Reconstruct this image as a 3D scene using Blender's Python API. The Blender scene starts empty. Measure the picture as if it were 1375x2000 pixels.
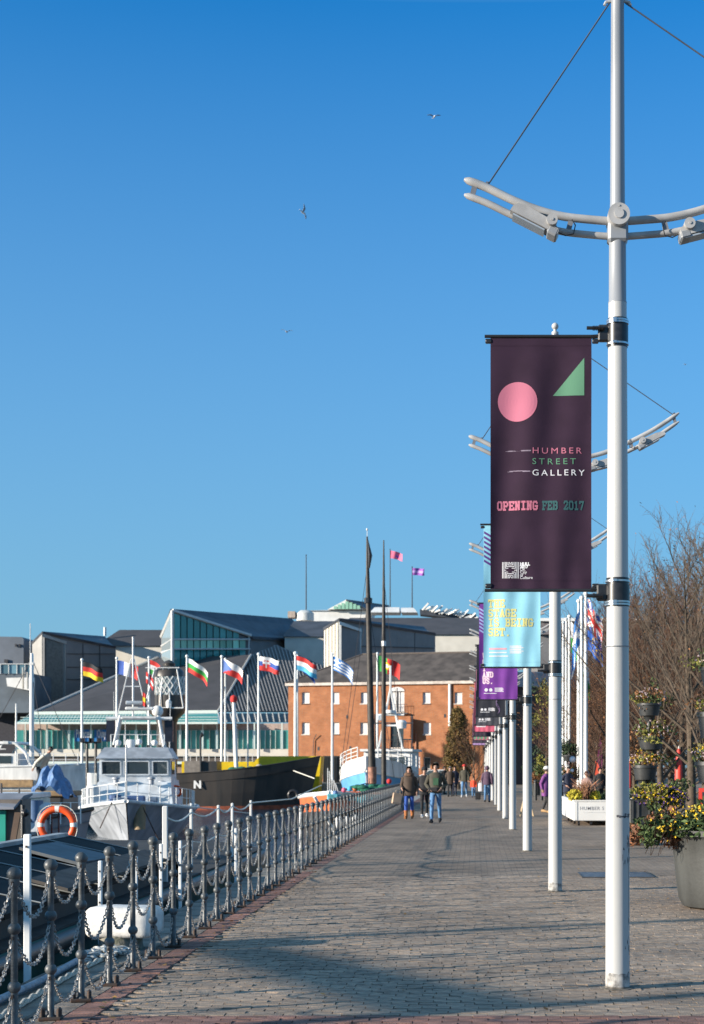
import bpy, bmesh, math, random
from mathutils import Vector, Matrix

sc = bpy.context.scene
COL = sc.collection
R = math.radians
random.seed(7)

# ---------------------------------------------------------------- camera
CAM_H = 1.7
cd = bpy.data.cameras.new('camera')
cam = bpy.data.objects.new('camera', cd)
COL.objects.link(cam)
cam.location = (0, 0, CAM_H)
cam.rotation_euler = (R(90), 0, 0)
cd.sensor_fit = 'VERTICAL'
cd.sensor_height = 36.0
cd.sensor_width = 36.0
cd.lens = 54.0
cd.shift_x = -240.5 / 2000
cd.shift_y = 498.0 / 2000
cd.clip_start = 0.1
cd.clip_end = 6000
cd.dof.use_dof = True
cd.dof.focus_distance = 13.0
cd.dof.aperture_fstop = 5.0
sc.camera = cam

# ---------------------------------------------------------------- light
SUN_EL, SUN_AZ = R(13.5), R(23.0)     # azimuth: degrees behind the left-hand side
to_sun = Vector((-math.cos(SUN_AZ) * math.cos(SUN_EL), -math.sin(SUN_AZ) * math.cos(SUN_EL), math.sin(SUN_EL)))
w = bpy.data.worlds.new('World')
sc.world = w
w.use_nodes = True
nt = w.node_tree
bg = nt.nodes['Background']
sky = nt.nodes.new('ShaderNodeTexSky')
sky.sky_type = 'NISHITA'
sky.sun_disc = False
sky.sun_elevation = SUN_EL
sky.sun_rotation = math.atan2(to_sun.x, to_sun.y)
sky.air_density = 1.0
sky.dust_density = 0.0
sky.ozone_density = 8.0
sky.altitude = 0
# clear deep-blue winter air overhead, thickening to a pale band of haze low down all round
sg = nt.nodes.new('ShaderNodeVectorMath'); sg.operation = 'MULTIPLY'
sg.inputs[1].default_value = (.40, 1.36, 1.36)
nt.links.new(sky.outputs[0], sg.inputs[0])
geo = nt.nodes.new('ShaderNodeTexCoord')
sx_ = nt.nodes.new('ShaderNodeSeparateXYZ')
nt.links.new(geo.outputs['Generated'], sx_.inputs[0])
hr = nt.nodes.new('ShaderNodeValToRGB')
els = hr.color_ramp.elements
for pos_, v_ in ((0.0, .96), (.132, .73), (.227, .25), (.342, .045), (.446, 0.0)):
    e = els[0] if pos_ == 0 else (els[1] if pos_ == .446 else els.new(pos_))
    e.position = pos_; e.color = (v_, v_, v_, 1)
nt.links.new(sx_.outputs[2], hr.inputs[0])
hm = nt.nodes.new('ShaderNodeMix'); hm.data_type = 'RGBA'
nt.links.new(hr.outputs[0], hm.inputs[0])
nt.links.new(sg.outputs[0], hm.inputs[6])
hm.inputs[7].default_value = (1.42, 2.50, 3.32, 1)
nt.links.new(hm.outputs[2], bg.inputs[0])
bg.inputs[1].default_value = 0.088

sd = bpy.data.lights.new('sun', 'SUN')
sd.energy = 4.6
sd.angle = R(0.53)
sd.color = (1.0, 0.90, 0.76)
sun = bpy.data.objects.new('sun', sd)
COL.objects.link(sun)
sun.rotation_euler = to_sun.to_track_quat('Z', 'Y').to_euler()
sun.location = (-30, -20, 40)

sc.view_settings.view_transform = 'Standard'
sc.view_settings.look = 'None'
sc.view_settings.gamma = 1.0
sc.view_settings.use_curve_mapping = False
sc.view_settings.exposure = 1.05
sc.render.engine = 'CYCLES'
sc.cycles.max_bounces = 6
sc.cycles.use_denoising = True

# ---------------------------------------------------------------- helpers
F = 3000.0
def P(px, py, d):
    """a point of the place, d metres ahead of the camera, seen at photo pixel px, py"""
    return Vector(((px - 928) * d / F, d, CAM_H + (1498 - py) * d / F))

def N(nt, t, **k):
    n = nt.nodes.new(t)
    for a, b in k.items():
        setattr(n, a, b)
    return n

def ramp2(nt, fac, c1, c2, p1=0.35, p2=0.65):
    r = N(nt, 'ShaderNodeValToRGB')
    r.color_ramp.elements[0].position = p1
    r.color_ramp.elements[1].position = p2
    r.color_ramp.elements[0].color = (*c1, 1)
    r.color_ramp.elements[1].color = (*c2, 1)
    nt.links.new(fac, r.inputs[0])
    return r.outputs[0]

MATS = {}
def stains(t, out):
    """worn darker patches and small gum spots by place, the same across all blocks"""
    ge = N(t, 'ShaderNodeNewGeometry')
    mp = N(t, 'ShaderNodeMapping'); mp.inputs['Scale'].default_value = (1, .6, 1)
    t.links.new(ge.outputs['Position'], mp.inputs[0])
    nz = N(t, 'ShaderNodeTexNoise'); nz.inputs['Scale'].default_value = .55; nz.inputs['Detail'].default_value = 9; nz.inputs['Roughness'].default_value = .7
    t.links.new(mp.outputs[0], nz.inputs['Vector'])
    mr = N(t, 'ShaderNodeMapRange'); mr.inputs['From Min'].default_value = .36; mr.inputs['From Max'].default_value = .62; mr.inputs['To Min'].default_value = .66; mr.inputs['To Max'].default_value = 1.1
    t.links.new(nz.outputs[0], mr.inputs['Value'])
    vo = N(t, 'ShaderNodeTexVoronoi'); vo.inputs['Scale'].default_value = 2.6
    t.links.new(ge.outputs['Position'], vo.inputs['Vector'])
    m2 = N(t, 'ShaderNodeMapRange'); m2.inputs['From Min'].default_value = .05; m2.inputs['From Max'].default_value = .075; m2.inputs['To Min'].default_value = .5; m2.inputs['To Max'].default_value = 1
    t.links.new(vo.outputs['Distance'], m2.inputs['Value'])
    mu = N(t, 'ShaderNodeMath', operation='MULTIPLY')
    t.links.new(mr.outputs[0], mu.inputs[0]); t.links.new(m2.outputs[0], mu.inputs[1])
    sc2 = N(t, 'ShaderNodeVectorMath', operation='SCALE')
    t.links.new(out, sc2.inputs[0]); t.links.new(mu.outputs[0], sc2.inputs['Scale'])
    return sc2.outputs[0]
def mat(name, col, rough=0.6, metal=0.0, var=0.18, scale=3.0, bump=0.0, bscale=30.0, col2=None, spec=None, rand=0.0, streak=False, stain=False):
    if name in MATS:
        return MATS[name]
    m = bpy.data.materials.new(name)
    m.use_nodes = True
    t = m.node_tree
    p = t.nodes['Principled BSDF']
    p.inputs['Roughness'].default_value = rough
    p.inputs['Metallic'].default_value = metal
    if spec is not None:
        p.inputs['Specular IOR Level'].default_value = spec
    tc = N(t, 'ShaderNodeTexCoord')
    vec = tc.outputs['Object']
    if streak:
        mp = N(t, 'ShaderNodeMapping')
        mp.inputs['Scale'].default_value = (1, 1, 0.12)
        t.links.new(vec, mp.inputs[0])
        vec = mp.outputs[0]
    nz = N(t, 'ShaderNodeTexNoise')
    nz.inputs['Scale'].default_value = scale
    nz.inputs['Detail'].default_value = 6
    t.links.new(vec, nz.inputs['Vector'])
    c2 = col2 if col2 else tuple(max(0, c * (1 - var)) for c in col)
    c1 = tuple(min(1, c * (1 + var * 0.6)) for c in col)
    out = ramp2(t, nz.outputs[0], c2, c1, 0.38, 0.62)
    if rand:
        oi = N(t, 'ShaderNodeObjectInfo')
        ge = N(t, 'ShaderNodeNewGeometry')
        ad = N(t, 'ShaderNodeMath', operation='ADD')
        t.links.new(oi.outputs['Random'], ad.inputs[0])
        t.links.new(ge.outputs['Random Per Island'], ad.inputs[1])
        fr = N(t, 'ShaderNodeMath', operation='FRACT')
        t.links.new(ad.outputs[0], fr.inputs[0])
        mr = N(t, 'ShaderNodeMapRange')
        mr.inputs['To Min'].default_value = 1 - rand
        mr.inputs['To Max'].default_value = 1 + rand
        t.links.new(fr.outputs[0], mr.inputs['Value'])
        mx = N(t, 'ShaderNodeVectorMath', operation='SCALE')
        t.links.new(out, mx.inputs[0])
        t.links.new(mr.outputs[0], mx.inputs['Scale'])
        out = mx.outputs[0]
    if stain:
        out = stains(t, out)
    t.links.new(out, p.inputs['Base Color'])
    if bump:
        n2 = N(t, 'ShaderNodeTexNoise')
        n2.inputs['Scale'].default_value = bscale
        n2.inputs['Detail'].default_value = 5
        t.links.new(tc.outputs['Object'], n2.inputs['Vector'])
        b = N(t, 'ShaderNodeBump')
        b.inputs['Strength'].default_value = bump
        b.inputs['Distance'].default_value = 0.02
        t.links.new(n2.outputs[0], b.inputs['Height'])
        t.links.new(b.outputs[0], p.inputs['Normal'])
    MATS[name] = m
    return m

def brick_mat(name, c1, c2, mortar, bw, bh, msize=0.01, horizontal=False, stain=False, rough=0.85, var=0.35, bump=0.3):
    m = bpy.data.materials.new(name)
    m.use_nodes = True
    t = m.node_tree
    p = t.nodes['Principled BSDF']
    p.inputs['Roughness'].default_value = rough
    p.inputs['Specular IOR Level'].default_value = 0.25
    tc = N(t, 'ShaderNodeTexCoord')
    sp = N(t, 'ShaderNodeSeparateXYZ')
    t.links.new(tc.outputs['Object'], sp.inputs[0])
    cb = N(t, 'ShaderNodeCombineXYZ')
    if horizontal:
        t.links.new(sp.outputs[0], cb.inputs[0])
        t.links.new(sp.outputs[1], cb.inputs[1])
    else:
        a = N(t, 'ShaderNodeMath', operation='ADD')
        t.links.new(sp.outputs[0], a.inputs[0])
        t.links.new(sp.outputs[1], a.inputs[1])
        t.links.new(a.outputs[0], cb.inputs[0])
        t.links.new(sp.outputs[2], cb.inputs[1])
    br = N(t, 'ShaderNodeTexBrick')
    br.inputs['Scale'].default_value = 1.0
    br.inputs['Brick Width'].default_value = bw
    br.inputs['Row Height'].default_value = bh
    br.inputs['Mortar Size'].default_value = msize
    br.inputs['Color1'].default_value = (*c1, 1)
    br.inputs['Color2'].default_value = (*c2, 1)
    br.inputs['Mortar'].default_value = (*mortar, 1)
    t.links.new(cb.outputs[0], br.inputs['Vector'])
    nz = N(t, 'ShaderNodeTexNoise')
    nz.inputs['Scale'].default_value = 0.9
    nz.inputs['Detail'].default_value = 8
    nz.inputs['Roughness'].default_value = 0.65
    t.links.new(tc.outputs['Object'], nz.inputs['Vector'])
    mr = N(t, 'ShaderNodeMapRange')
    mr.inputs['From Min'].default_value = 0.3
    mr.inputs['From Max'].default_value = 0.7
    mr.inputs['To Min'].default_value = 1 - var
    mr.inputs['To Max'].default_value = 1 + var * 0.6
    t.links.new(nz.outputs[0], mr.inputs['Value'])
    mx = N(t, 'ShaderNodeVectorMath', operation='SCALE')
    t.links.new(br.outputs['Color'], mx.inputs[0])
    t.links.new(mr.outputs[0], mx.inputs['Scale'])
    t.links.new(stains(t, mx.outputs[0]) if stain else mx.outputs[0], p.inputs['Base Color'])
    b = N(t, 'ShaderNodeBump')
    b.inputs['Strength'].default_value = bump
    b.inputs['Distance'].default_value = 0.01
    b.invert = True
    t.links.new(br.outputs['Fac'], b.inputs['Height'])
    if horizontal:                          # uneven settling of the blocks
        n3 = N(t, 'ShaderNodeTexNoise'); n3.inputs['Scale'].default_value = 3.2; n3.inputs['Detail'].default_value = 3
        t.links.new(tc.outputs['Object'], n3.inputs['Vector'])
        b3 = N(t, 'ShaderNodeBump'); b3.inputs['Strength'].default_value = 1.0; b3.inputs['Distance'].default_value = .02
        t.links.new(n3.outputs[0], b3.inputs['Height']); t.links.new(b3.outputs[0], b.inputs['Normal'])
    t.links.new(b.outputs[0], p.inputs['Normal'])
    MATS[name] = m
    return m

def glass_mat(name, col, rough=0.06):
    m = bpy.data.materials.new(name)
    m.use_nodes = True
    t = m.node_tree
    p = t.nodes['Principled BSDF']
    p.inputs['Roughness'].default_value = rough
    p.inputs['Specular IOR Level'].default_value = 0.45
    oi = N(t, 'ShaderNodeObjectInfo')
    out = ramp2(t, oi.outputs['Random'], tuple(c * 0.55 for c in col), tuple(min(1, c * 1.35) for c in col), 0.0, 1.0)
    t.links.new(out, p.inputs['Base Color'])
    MATS[name] = m
    return m

class MB:
    def __init__(s):
        s.v = []; s.f = []; s.m = []; s.k = 0
    def add(s, vs, fs):
        o = len(s.v)
        s.v.extend(Vector(v) for v in vs)
        for f in fs:
            s.f.append([i + o for i in f]); s.m.append(s.k)
        return s
    def box(s, c, size, rot=None):
        hx, hy, hz = size[0] / 2, size[1] / 2, size[2] / 2
        vs = [Vector((x, y, z)) for z in (-hz, hz) for y in (-hy, hy) for x in (-hx, hx)]
        if rot is not None:
            vs = [rot @ v for v in vs]
        c = Vector(c)
        return s.add([v + c for v in vs], [(0, 2, 3, 1), (4, 5, 7, 6), (0, 1, 5, 4), (2, 6, 7, 3), (0, 4, 6, 2), (1, 3, 7, 5)])
    def box2(s, a, b):
        return s.box([(a[i] + b[i]) / 2 for i in range(3)], [abs(b[i] - a[i]) for i in range(3)])
    def bbox(s, c, size, bev, rot=None, seg=1):
        bm = bmesh.new()
        bmesh.ops.create_cube(bm, size=1)
        for v in bm.verts:
            v.co = Vector((v.co.x * size[0], v.co.y * size[1], v.co.z * size[2]))
        bmesh.ops.bevel(bm, geom=bm.edges[:], offset=bev, segments=seg, affect='EDGES', profile=0.6)
        if rot is not None:
            for v in bm.verts: v.co = rot @ v.co
        bm.verts.index_update()
        c = Vector(c)
        s.add([v.co + c for v in bm.verts], [[v.index for v in f.verts] for f in bm.faces])
        bm.free()
        return s
    def tube(s, pts, r, n=8, cap=True, up=None):
        pts = [Vector(p) for p in pts]
        rs = r if isinstance(r, (list, tuple)) else [r] * len(pts)
        vs = []; fs = []
        prev = None
        for i, p in enumerate(pts):
            a = pts[max(i - 1, 0)]; b = pts[min(i + 1, len(pts) - 1)]
            t = (b - a)
            t = t.normalized() if t.length > 1e-9 else Vector((0, 0, 1))
            if prev is None:
                u = t.orthogonal().normalized()
            else:
                u = (prev - t * prev.dot(t))
                u = u.normalized() if u.length > 1e-6 else t.orthogonal().normalized()
            prev = u
            w_ = t.cross(u)
            for k in range(n):
                an = 2 * math.pi * k / n
                vs.append(p + (u * math.cos(an) + w_ * math.sin(an)) * rs[i])
        for i in range(len(pts) - 1):
            for k in range(n):
                a = i * n + k; b = i * n + (k + 1) % n
                fs.append((a, b, b + n, a + n))
        if cap:
            fs.append(tuple(range(n - 1, -1, -1)))
            fs.append(tuple((len(pts) - 1) * n + k for k in range(n)))
        return s.add(vs, fs)
    def lathe(s, prof, n=16, c=(0, 0, 0), sx=1.0, sy=1.0):
        vs = []; fs = []
        for r, z in prof:
            for k in range(n):
                an = 2 * math.pi * k / n
                vs.append((c[0] + r * sx * math.cos(an), c[1] + r * sy * math.sin(an), c[2] + z))
        for i in range(len(prof) - 1):
            for k in range(n):
                a = i * n + k; b = i * n + (k + 1) % n
                fs.append((a, b, b + n, a + n))
        fs.append(tuple(range(n - 1, -1, -1)))
        fs.append(tuple((len(prof) - 1) * n + k for k in range(n)))
        return s.add(vs, fs)
    def ball(s, c, r, n=12, m=8):
        rx, ry, rz = r if isinstance(r, (tuple, list)) else (r, r, r)
        vs = [(c[0], c[1], c[2] - rz)]
        for i in range(1, m):
            ph = -math.pi / 2 + math.pi * i / m
            for k in range(n):
                a = 2 * math.pi * k / n
                vs.append((c[0] + rx * math.cos(ph) * math.cos(a), c[1] + ry * math.cos(ph) * math.sin(a), c[2] + rz * math.sin(ph)))
        vs.append((c[0], c[1], c[2] + rz))
        fs = [(0, 1 + (k + 1) % n, 1 + k) for k in range(n)]
        for i in range(m - 2):
            for k in range(n):
                a = 1 + i * n + k; b = 1 + i * n + (k + 1) % n
                fs.append((a, b, b + n, a + n))
        L = len(vs) - 1
        fs += [(L, 1 + (m - 2) * n + k, 1 + (m - 2) * n + (k + 1) % n) for k in range(n)]
        return s.add(vs, fs)
    def slab(s, poly, off):
        """a flat polygon given thickness along off"""
        n = len(poly); off = Vector(off)
        vs = [Vector(p) for p in poly] + [Vector(p) + off for p in poly]
        fs = [tuple(range(n)), tuple(range(2 * n - 1, n - 1, -1))]
        for i in range(n):
            j = (i + 1) % n
            fs.append((i, i + n, j + n, j))
        return s.add(vs, fs)
    def poly(s, pts):
        return s.add(pts, [tuple(range(len(pts)))])

def mesh_of(name, mb, mats, smooth=None, origin=None, fix=True):
    me = bpy.data.meshes.new(name)
    vs = mb.v if origin is None else [v - Vector(origin) for v in mb.v]
    me.from_pydata([tuple(v) for v in vs], [], mb.f)
    if not isinstance(mats, (list, tuple)):
        mats = [mats]
    for m in mats:
        me.materials.append(m)
    if len(mats) > 1:
        me.polygons.foreach_set('material_index', mb.m)
    if fix and len(mb.f) < 60000:
        bm = bmesh.new(); bm.from_mesh(me)
        bmesh.ops.recalc_face_normals(bm, faces=bm.faces)
        bm.to_mesh(me); bm.free()
    if smooth:
        me.polygons.foreach_set('use_smooth', [True] * len(me.polygons))
        me.set_sharp_from_angle(angle=R(smooth))
    me.update()
    return me

def link(name, me, parent=None, loc=None, rot=None):
    o = bpy.data.objects.new(name, me)
    COL.objects.link(o)
    if parent is not None:
        o.parent = parent
    if loc is not None:
        o.location = loc
    if rot is not None:
        o.rotation_euler = rot
    return o

def part(name, mb, mats, parent, smooth=None, world=False, label=None, stuff=False, fix=True):
    """one mesh that is a part of parent; world=True when its points are in place coordinates"""
    org = None
    if world:
        q = parent; org = Vector((0, 0, 0))
        while q is not None:
            org += q.location
            q = q.parent
    o = link(name, mesh_of(name, mb, mats, smooth, org, fix), parent)
    if label: o['label'] = label
    if stuff: o['kind'] = 'stuff'
    return o

def tag(o, label, cat, group=None):
    o['label'] = label; o['category'] = cat
    if group: o['group'] = group
    return o

def thing(name, label, cat, loc=(0, 0, 0), rz=0.0, group=None):
    o = bpy.data.objects.new(name, None)
    o.empty_display_size = 0.3
    COL.objects.link(o)
    o.location = loc; o.rotation_euler = (0, 0, rz)
    return tag(o, label, cat, group)

def solo(name, mb, mats, label, cat, loc=(0, 0, 0), rz=0.0, group=None, smooth=None, world=False, fix=True):
    me = mesh_of(name, mb, mats, smooth, loc if world else None, fix)
    o = link(name, me, None, loc, (0, 0, rz))
    return tag(o, label, cat, group)

def setting(name, mb, mats, smooth=None, kind='structure'):
    o = link(name, mesh_of(name, mb, mats, smooth))
    o['kind'] = kind
    return o

KIDS = {}
def kids(o):
    return [c for c in bpy.data.objects if c.parent is o]

def copy_tree(o, loc=None, rz=None, label=None, group=None):
    def rec(src, par):
        c = src.copy()
        COL.objects.link(c)
        if par is not None:
            c.parent = par
        for ch in KIDS.setdefault(src.name, kids(src)):
            rec(ch, c)
        return c
    r = rec(o, None)
    if loc is not None: r.location = loc
    if rz is not None: r.rotation_euler = (0, 0, rz)
    if label: r['label'] = label
    if group: r['group'] = group
    return r

def text_mb(s, size, bold=0.0, spacing=1.0, extrude=0.001):
    cu = bpy.data.curves.new('lettering', 'FONT')
    cu.body = s; cu.size = size; cu.offset = bold; cu.space_character = spacing; cu.extrude = extrude
    cu.resolution_u = 3
    o = bpy.data.objects.new('lettering', cu)
    me = bpy.data.meshes.new_from_object(o)
    mb = MB()
    # letters are set in x, y; stand them up in x, z facing -y
    mb.add([(v.co.x, -v.co.z, v.co.y) for v in me.vertices], [list(p.vertices) for p in me.polygons])
    bpy.data.objects.remove(o); bpy.data.curves.remove(cu); bpy.data.meshes.remove(me)
    return mb

# slab-serif typewriter capitals drawn as strokes on a 4 x 6 grid
STROKES = {
 'T': [((0, 6), (4, 6)), ((2, 6), (2, 0)), ((1, 0), (3, 0)), ((0, 6), (0, 4.8)), ((4, 6), (4, 4.8))],
 'H': [((.7, 6), (.7, 0)), ((3.3, 6), (3.3, 0)), ((.7, 3), (3.3, 3)), ((0, 6), (1.4, 6)), ((2.6, 6), (4, 6)), ((0, 0), (1.4, 0)), ((2.6, 0), (4, 0))],
 'E': [((.7, 6), (.7, 0)), ((0, 6), (3.8, 6)), ((0, 0), (3.8, 0)), ((.7, 3), (2.8, 3)), ((3.8, 6), (3.8, 4.8)), ((3.8, 0), (3.8, 1.2))],
 'F': [((.7, 6), (.7, 0)), ((0, 6), (3.8, 6)), ((0, 0), (1.8, 0)), ((.7, 3), (2.8, 3)), ((3.8, 6), (3.8, 4.8))],
 'S': [((3.6, 5), (3, 6)), ((3, 6), (1, 6)), ((1, 6), (.3, 5)), ((.3, 5), (.6, 3.6)), ((.6, 3.6), (3.4, 2.5)), ((3.4, 2.5), (3.7, 1.1)), ((3.7, 1.1), (3, 0)), ((3, 0), (1, 0)), ((1, 0), (.3, 1.1))],
 'A': [((0.5, 0), (2, 6)), ((2, 6), (3.5, 0)), ((1, 2), (3, 2)), ((0, 0), (1.2, 0)), ((2.8, 0), (4, 0))],
 'G': [((3.6, 5), (3, 6)), ((3, 6), (1, 6)), ((1, 6), (.3, 5)), ((.3, 5), (.3, 1)), ((.3, 1), (1, 0)), ((1, 0), (3, 0)), ((3, 0), (3.6, .8)), ((3.6, .8), (3.6, 2.6)), ((2.2, 2.6), (4, 2.6))],
 'I': [((2, 6), (2, 0)), ((.7, 6), (3.3, 6)), ((.7, 0), (3.3, 0))],
 'B': [((.7, 6), (.7, 0)), ((0, 6), (2.9, 6)), ((0, 0), (2.9, 0)), ((.7, 3.1), (2.9, 3.1)), ((2.9, 6), (3.6, 5.2)), ((3.6, 5.2), (3.6, 4)), ((3.6, 4), (2.9, 3.1)), ((2.9, 3.1), (3.7, 2.3)), ((3.7, 2.3), (3.7, .8)), ((3.7, .8), (2.9, 0))],
 'N': [((.7, 6), (.7, 0)), ((3.3, 6), (3.3, 0)), ((.7, 6), (3.3, 0)), ((0, 6), (1.0, 6)), ((2.6, 6), (4, 6)), ((0, 0), (1.4, 0))],
 'O': [((1, 6), (3, 6)), ((3, 6), (3.7, 5)), ((3.7, 5), (3.7, 1)), ((3.7, 1), (3, 0)), ((3, 0), (1, 0)), ((1, 0), (.3, 1)), ((.3, 1), (.3, 5)), ((.3, 5), (1, 6))],
 'P': [((.7, 6), (.7, 0)), ((0, 6), (2.9, 6)), ((0, 0), (1.8, 0)), ((.7, 2.7), (2.9, 2.7)), ((2.9, 6), (3.7, 5.1)), ((3.7, 5.1), (3.7, 3.6)), ((3.7, 3.6), (2.9, 2.7))],
 '2': [((.4, 4.8), (1, 6)), ((1, 6), (3, 6)), ((3, 6), (3.6, 5)), ((3.6, 5), (3.4, 3.8)), ((3.4, 3.8), (.4, 0)), ((.4, 0), (3.8, 0)), ((3.8, 0), (3.8, 1.1))],
 '1': [((2.1, 6), (2.1, 0)), ((.8, 0), (3.4, 0)), ((.9, 5), (2.1, 6))],
 '7': [((.3, 6), (3.7, 6)), ((3.7, 6), (1.7, 0)), ((.3, 6), (.3, 4.8))],
 'W': [((.4, 6), (1.1, 0)), ((1.1, 0), (2, 4)), ((2, 4), (2.9, 0)), ((2.9, 0), (3.6, 6))],
 'U': [((.6, 6), (.6, 1)), ((.6, 1), (1.3, 0)), ((1.3, 0), (2.7, 0)), ((2.7, 0), (3.4, 1)), ((3.4, 1), (3.4, 6)), ((0, 6), (1.3, 6)), ((2.7, 6), (4, 6))],
 'Y': [((.4, 6), (2, 3)), ((3.6, 6), (2, 3)), ((2, 3), (2, 0)), ((1, 0), (3, 0))],
 'D': [((.7, 6), (.7, 0)), ((0, 6), (2.6, 6)), ((0, 0), (2.6, 0)), ((2.6, 6), (3.6, 4.8)), ((3.6, 4.8), (3.6, 1.2)), ((3.6, 1.2), (2.6, 0))],
 'L': [((.7, 6), (.7, 0)), ((0, 6), (1.5, 6)), ((0, 0), (3.7, 0)), ((3.7, 0), (3.7, 1.3))],
 '.': [((1.6, 0), (2.2, 0)), ],
}
STROKES['0'] = STROKES['O']
def slab_text(mb, s, x, z, h, y=0.0, weight=1.25, adv=5.6):
    """letters of cap height h, from x, baseline z, on the plane y facing -y"""
    u = h / 6.0
    cnt = 0
    for ch in s:
        for (a, b) in STROKES.get(ch, []):
            A = Vector((x + a[0] * u * 1.05, 0, z + a[1] * u)); B_ = Vector((x + b[0] * u * 1.05, 0, z + b[1] * u))
            t = (B_ - A).normalized()
            n = Vector((-t.z, 0, t.x)) * (weight * u / 2)
            A2 = A - t * weight * u * .4; B2 = B_ + t * weight * u * .4
            yy = y - 0.00015 * (cnt % 12); cnt += 1
            q = [A2 - n, B2 - n, B2 + n, A2 + n]
            mb.add([(p.x, yy, p.z) for p in q] , [(0, 1, 2, 3)])
        x += adv * u
    return mb

# ================================================================ SETTING
WATER_Z = -2.4
QX = -3.55          # quay edge
pav_far = brick_mat('paving far', (.325, .25, .188), (.265, .202, .152), (.12, .095, .07), .2, .1, .005, True, True, var=.15, bump=.25)
conc = mat('quay concrete', (.30, .285, .26), .9, var=.35, scale=2.2, bump=.5, bscale=25)
sand = mat('joint sand', (.075, .063, .052), .95, var=.3, scale=9)
paver_m = mat('paver grey brown', (.312, .24, .181), .85, var=.25, scale=14, bump=.35, bscale=70, rand=.17, stain=True)
paver_red = mat('paver red brown', (.24, .125, .098), .85, var=.3, scale=12, bump=.35, bscale=70, rand=.25, stain=True)

PV_Y0, PV_Y1 = 9.6, 24.0
PV_X0, PV_X1 = -2.6, 4.15
mb = MB()
mb.poly([(QX + .6, -40, -.012), (90, -40, -.012), (90, PV_Y1, -.012), (QX + .6, PV_Y1, -.012)])
mb.k = 1
mb.poly([(QX + .6, PV_Y1, 0), (3000, PV_Y1, 0), (3000, 4000, 0), (QX + .6, 4000, 0)])
mb.poly([(PV_X1, -40, -.004), (90, -40, -.004), (90, PV_Y1, -.004), (PV_X1, PV_Y1, -.004)])
mb.poly([(-2.6, -40, -.004), (PV_X1, -40, -.004), (PV_X1, PV_Y0, -.004), (-2.6, PV_Y0, -.004)])
pavement = setting('pavement', mb, [sand, pav_far])

def paver_geo(mb, x, y, lx, ly, z, tilt=0.0):
    b = .0025
    h = .022
    vs = []
    for (k, zz) in ((0, -h), (b, 0)):
        for (sx, sy) in ((-1, -1), (1, -1), (1, 1), (-1, 1)):
            vs.append((x + sx * (lx / 2 - k), y + sy * (ly / 2 - k), z + zz + tilt * sx * .5))
    mb.add(vs, [(4, 5, 6, 7), (0, 1, 5, 4), (1, 2, 6, 5), (2, 3, 7, 6), (3, 0, 4, 7)])
rnd = random.Random(3)
single = MB(); paver_geo(single, 0, 0, (.1965), (.0955), 0)
paver_me = mesh_of('paver', single, paver_m)
paver_me_red = mesh_of('paver', single, paver_red)
mbs = MB()
nrow = int((PV_Y1 - PV_Y0) / .1)
cnt = 0
for r_ in range(nrow):
    y = PV_Y0 + .05 + r_ * .1
    off = (.1 if r_ % 2 else 0.0) + rnd.uniform(-.03, .03)
    n = int((PV_X1 - PV_X0) / .2)
    for c_ in range(n):
        x = PV_X0 + .1 + off + c_ * .2 + rnd.uniform(-.002, .002)
        if x > PV_X1: continue
        red = y < 10.5
        z = rnd.gauss(0, .0016)
        inview = (-3.0 * 0 + (-(928) * y / F) - .1 < x < (1375 - 928) * y / F + .15) and y > 10.1
        if inview and cnt < 296 and x < 1.95:
            o = link('paver', paver_me_red if red else paver_me, pavement, (x, y, z), (rnd.gauss(0, .012), rnd.gauss(0, .013), rnd.gauss(0, .008)))
            cnt += 1
        else:
            mbs.k = 1 if red else 0
            paver_geo(mbs, x, y, (.1965), (.0955), z, rnd.gauss(0, .0034))
part('pavers', mbs, [paver_m, paver_red], pavement, stuff=True, fix=False)
# a strip of red brick along the fence foot
mbs = MB()
for i in range(330):
    y = 8.0 + i * .105
    for c_ in range(2):
        mbs.k = c_
        paver_geo(mbs, -2.905 + c_ * .205, y, .198, .098, rnd.gauss(.001, .0015))
part('edge_bricks', mbs, [mat('edge brick dark', (.19, .165, .14), .9, var=.35, scale=9, bump=.4, bscale=50, rand=.2, stain=True), paver_red], pavement, stuff=True, fix=False)
mb = MB()
mb.poly([(-3.02, 42.6, .003), (-2.62, 42.6, .003), (-2.62, 120, .003), (-3.02, 120, .003)])
part('brick_edging', mb, [brick_mat('edging far', (.24, .12, .10), (.18, .09, .075), (.05, .04, .035), .2, .105, .01, True)], pavement)

# quay: wall and coping stones
mb = MB()
mb.box2((QX, -40, -4), (-3.02, 159.4, -.02))
quay = setting('quay_wall', mb, conc)
cop = MB(); cop.bbox((0, 0, 0), (.52, 1.18, .12), .012)
cop_me = mesh_of('coping_stone', cop, mat('coping stone', (.19, .175, .15), .9, var=.4, scale=3, bump=.6, bscale=22, rand=.12))
for i in range(52):
    link('coping_stone', cop_me, quay, (-3.285 + rnd.uniform(-.01, .01), 6.6 + 1.2 * i, -.052 + rnd.uniform(-.006, .004)), (0, 0, rnd.gauss(0, .004)))
mb = MB()
mb.box2((QX, 69.2, -.02), (-3.02, 159.4, .006))
part('far_coping', mb, conc, quay)

# far quay across the head of the dock
mb = MB()
mb.box2((-400, 159.5, -4), (-3.02, 172, -.0))
fq = setting('far_quay', mb, conc)
mb = MB(); mb.poly([(-3000, 172, -.005), (-2.95, 172, -.005), (-2.95, 4000, -.005), (-3000, 4000, -.005)])
setting('ground', mb, mat('far ground', (.22, .2, .18), .95, var=.3, scale=.4))
mb = MB(); mb.poly([(-3000, -300, -4.5), (60, -300, -4.5), (60, 172, -4.5), (-3000, 172, -4.5)])
setting('dock_bed', mb, mat('dock mud', (.05, .045, .035), .9))

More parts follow.
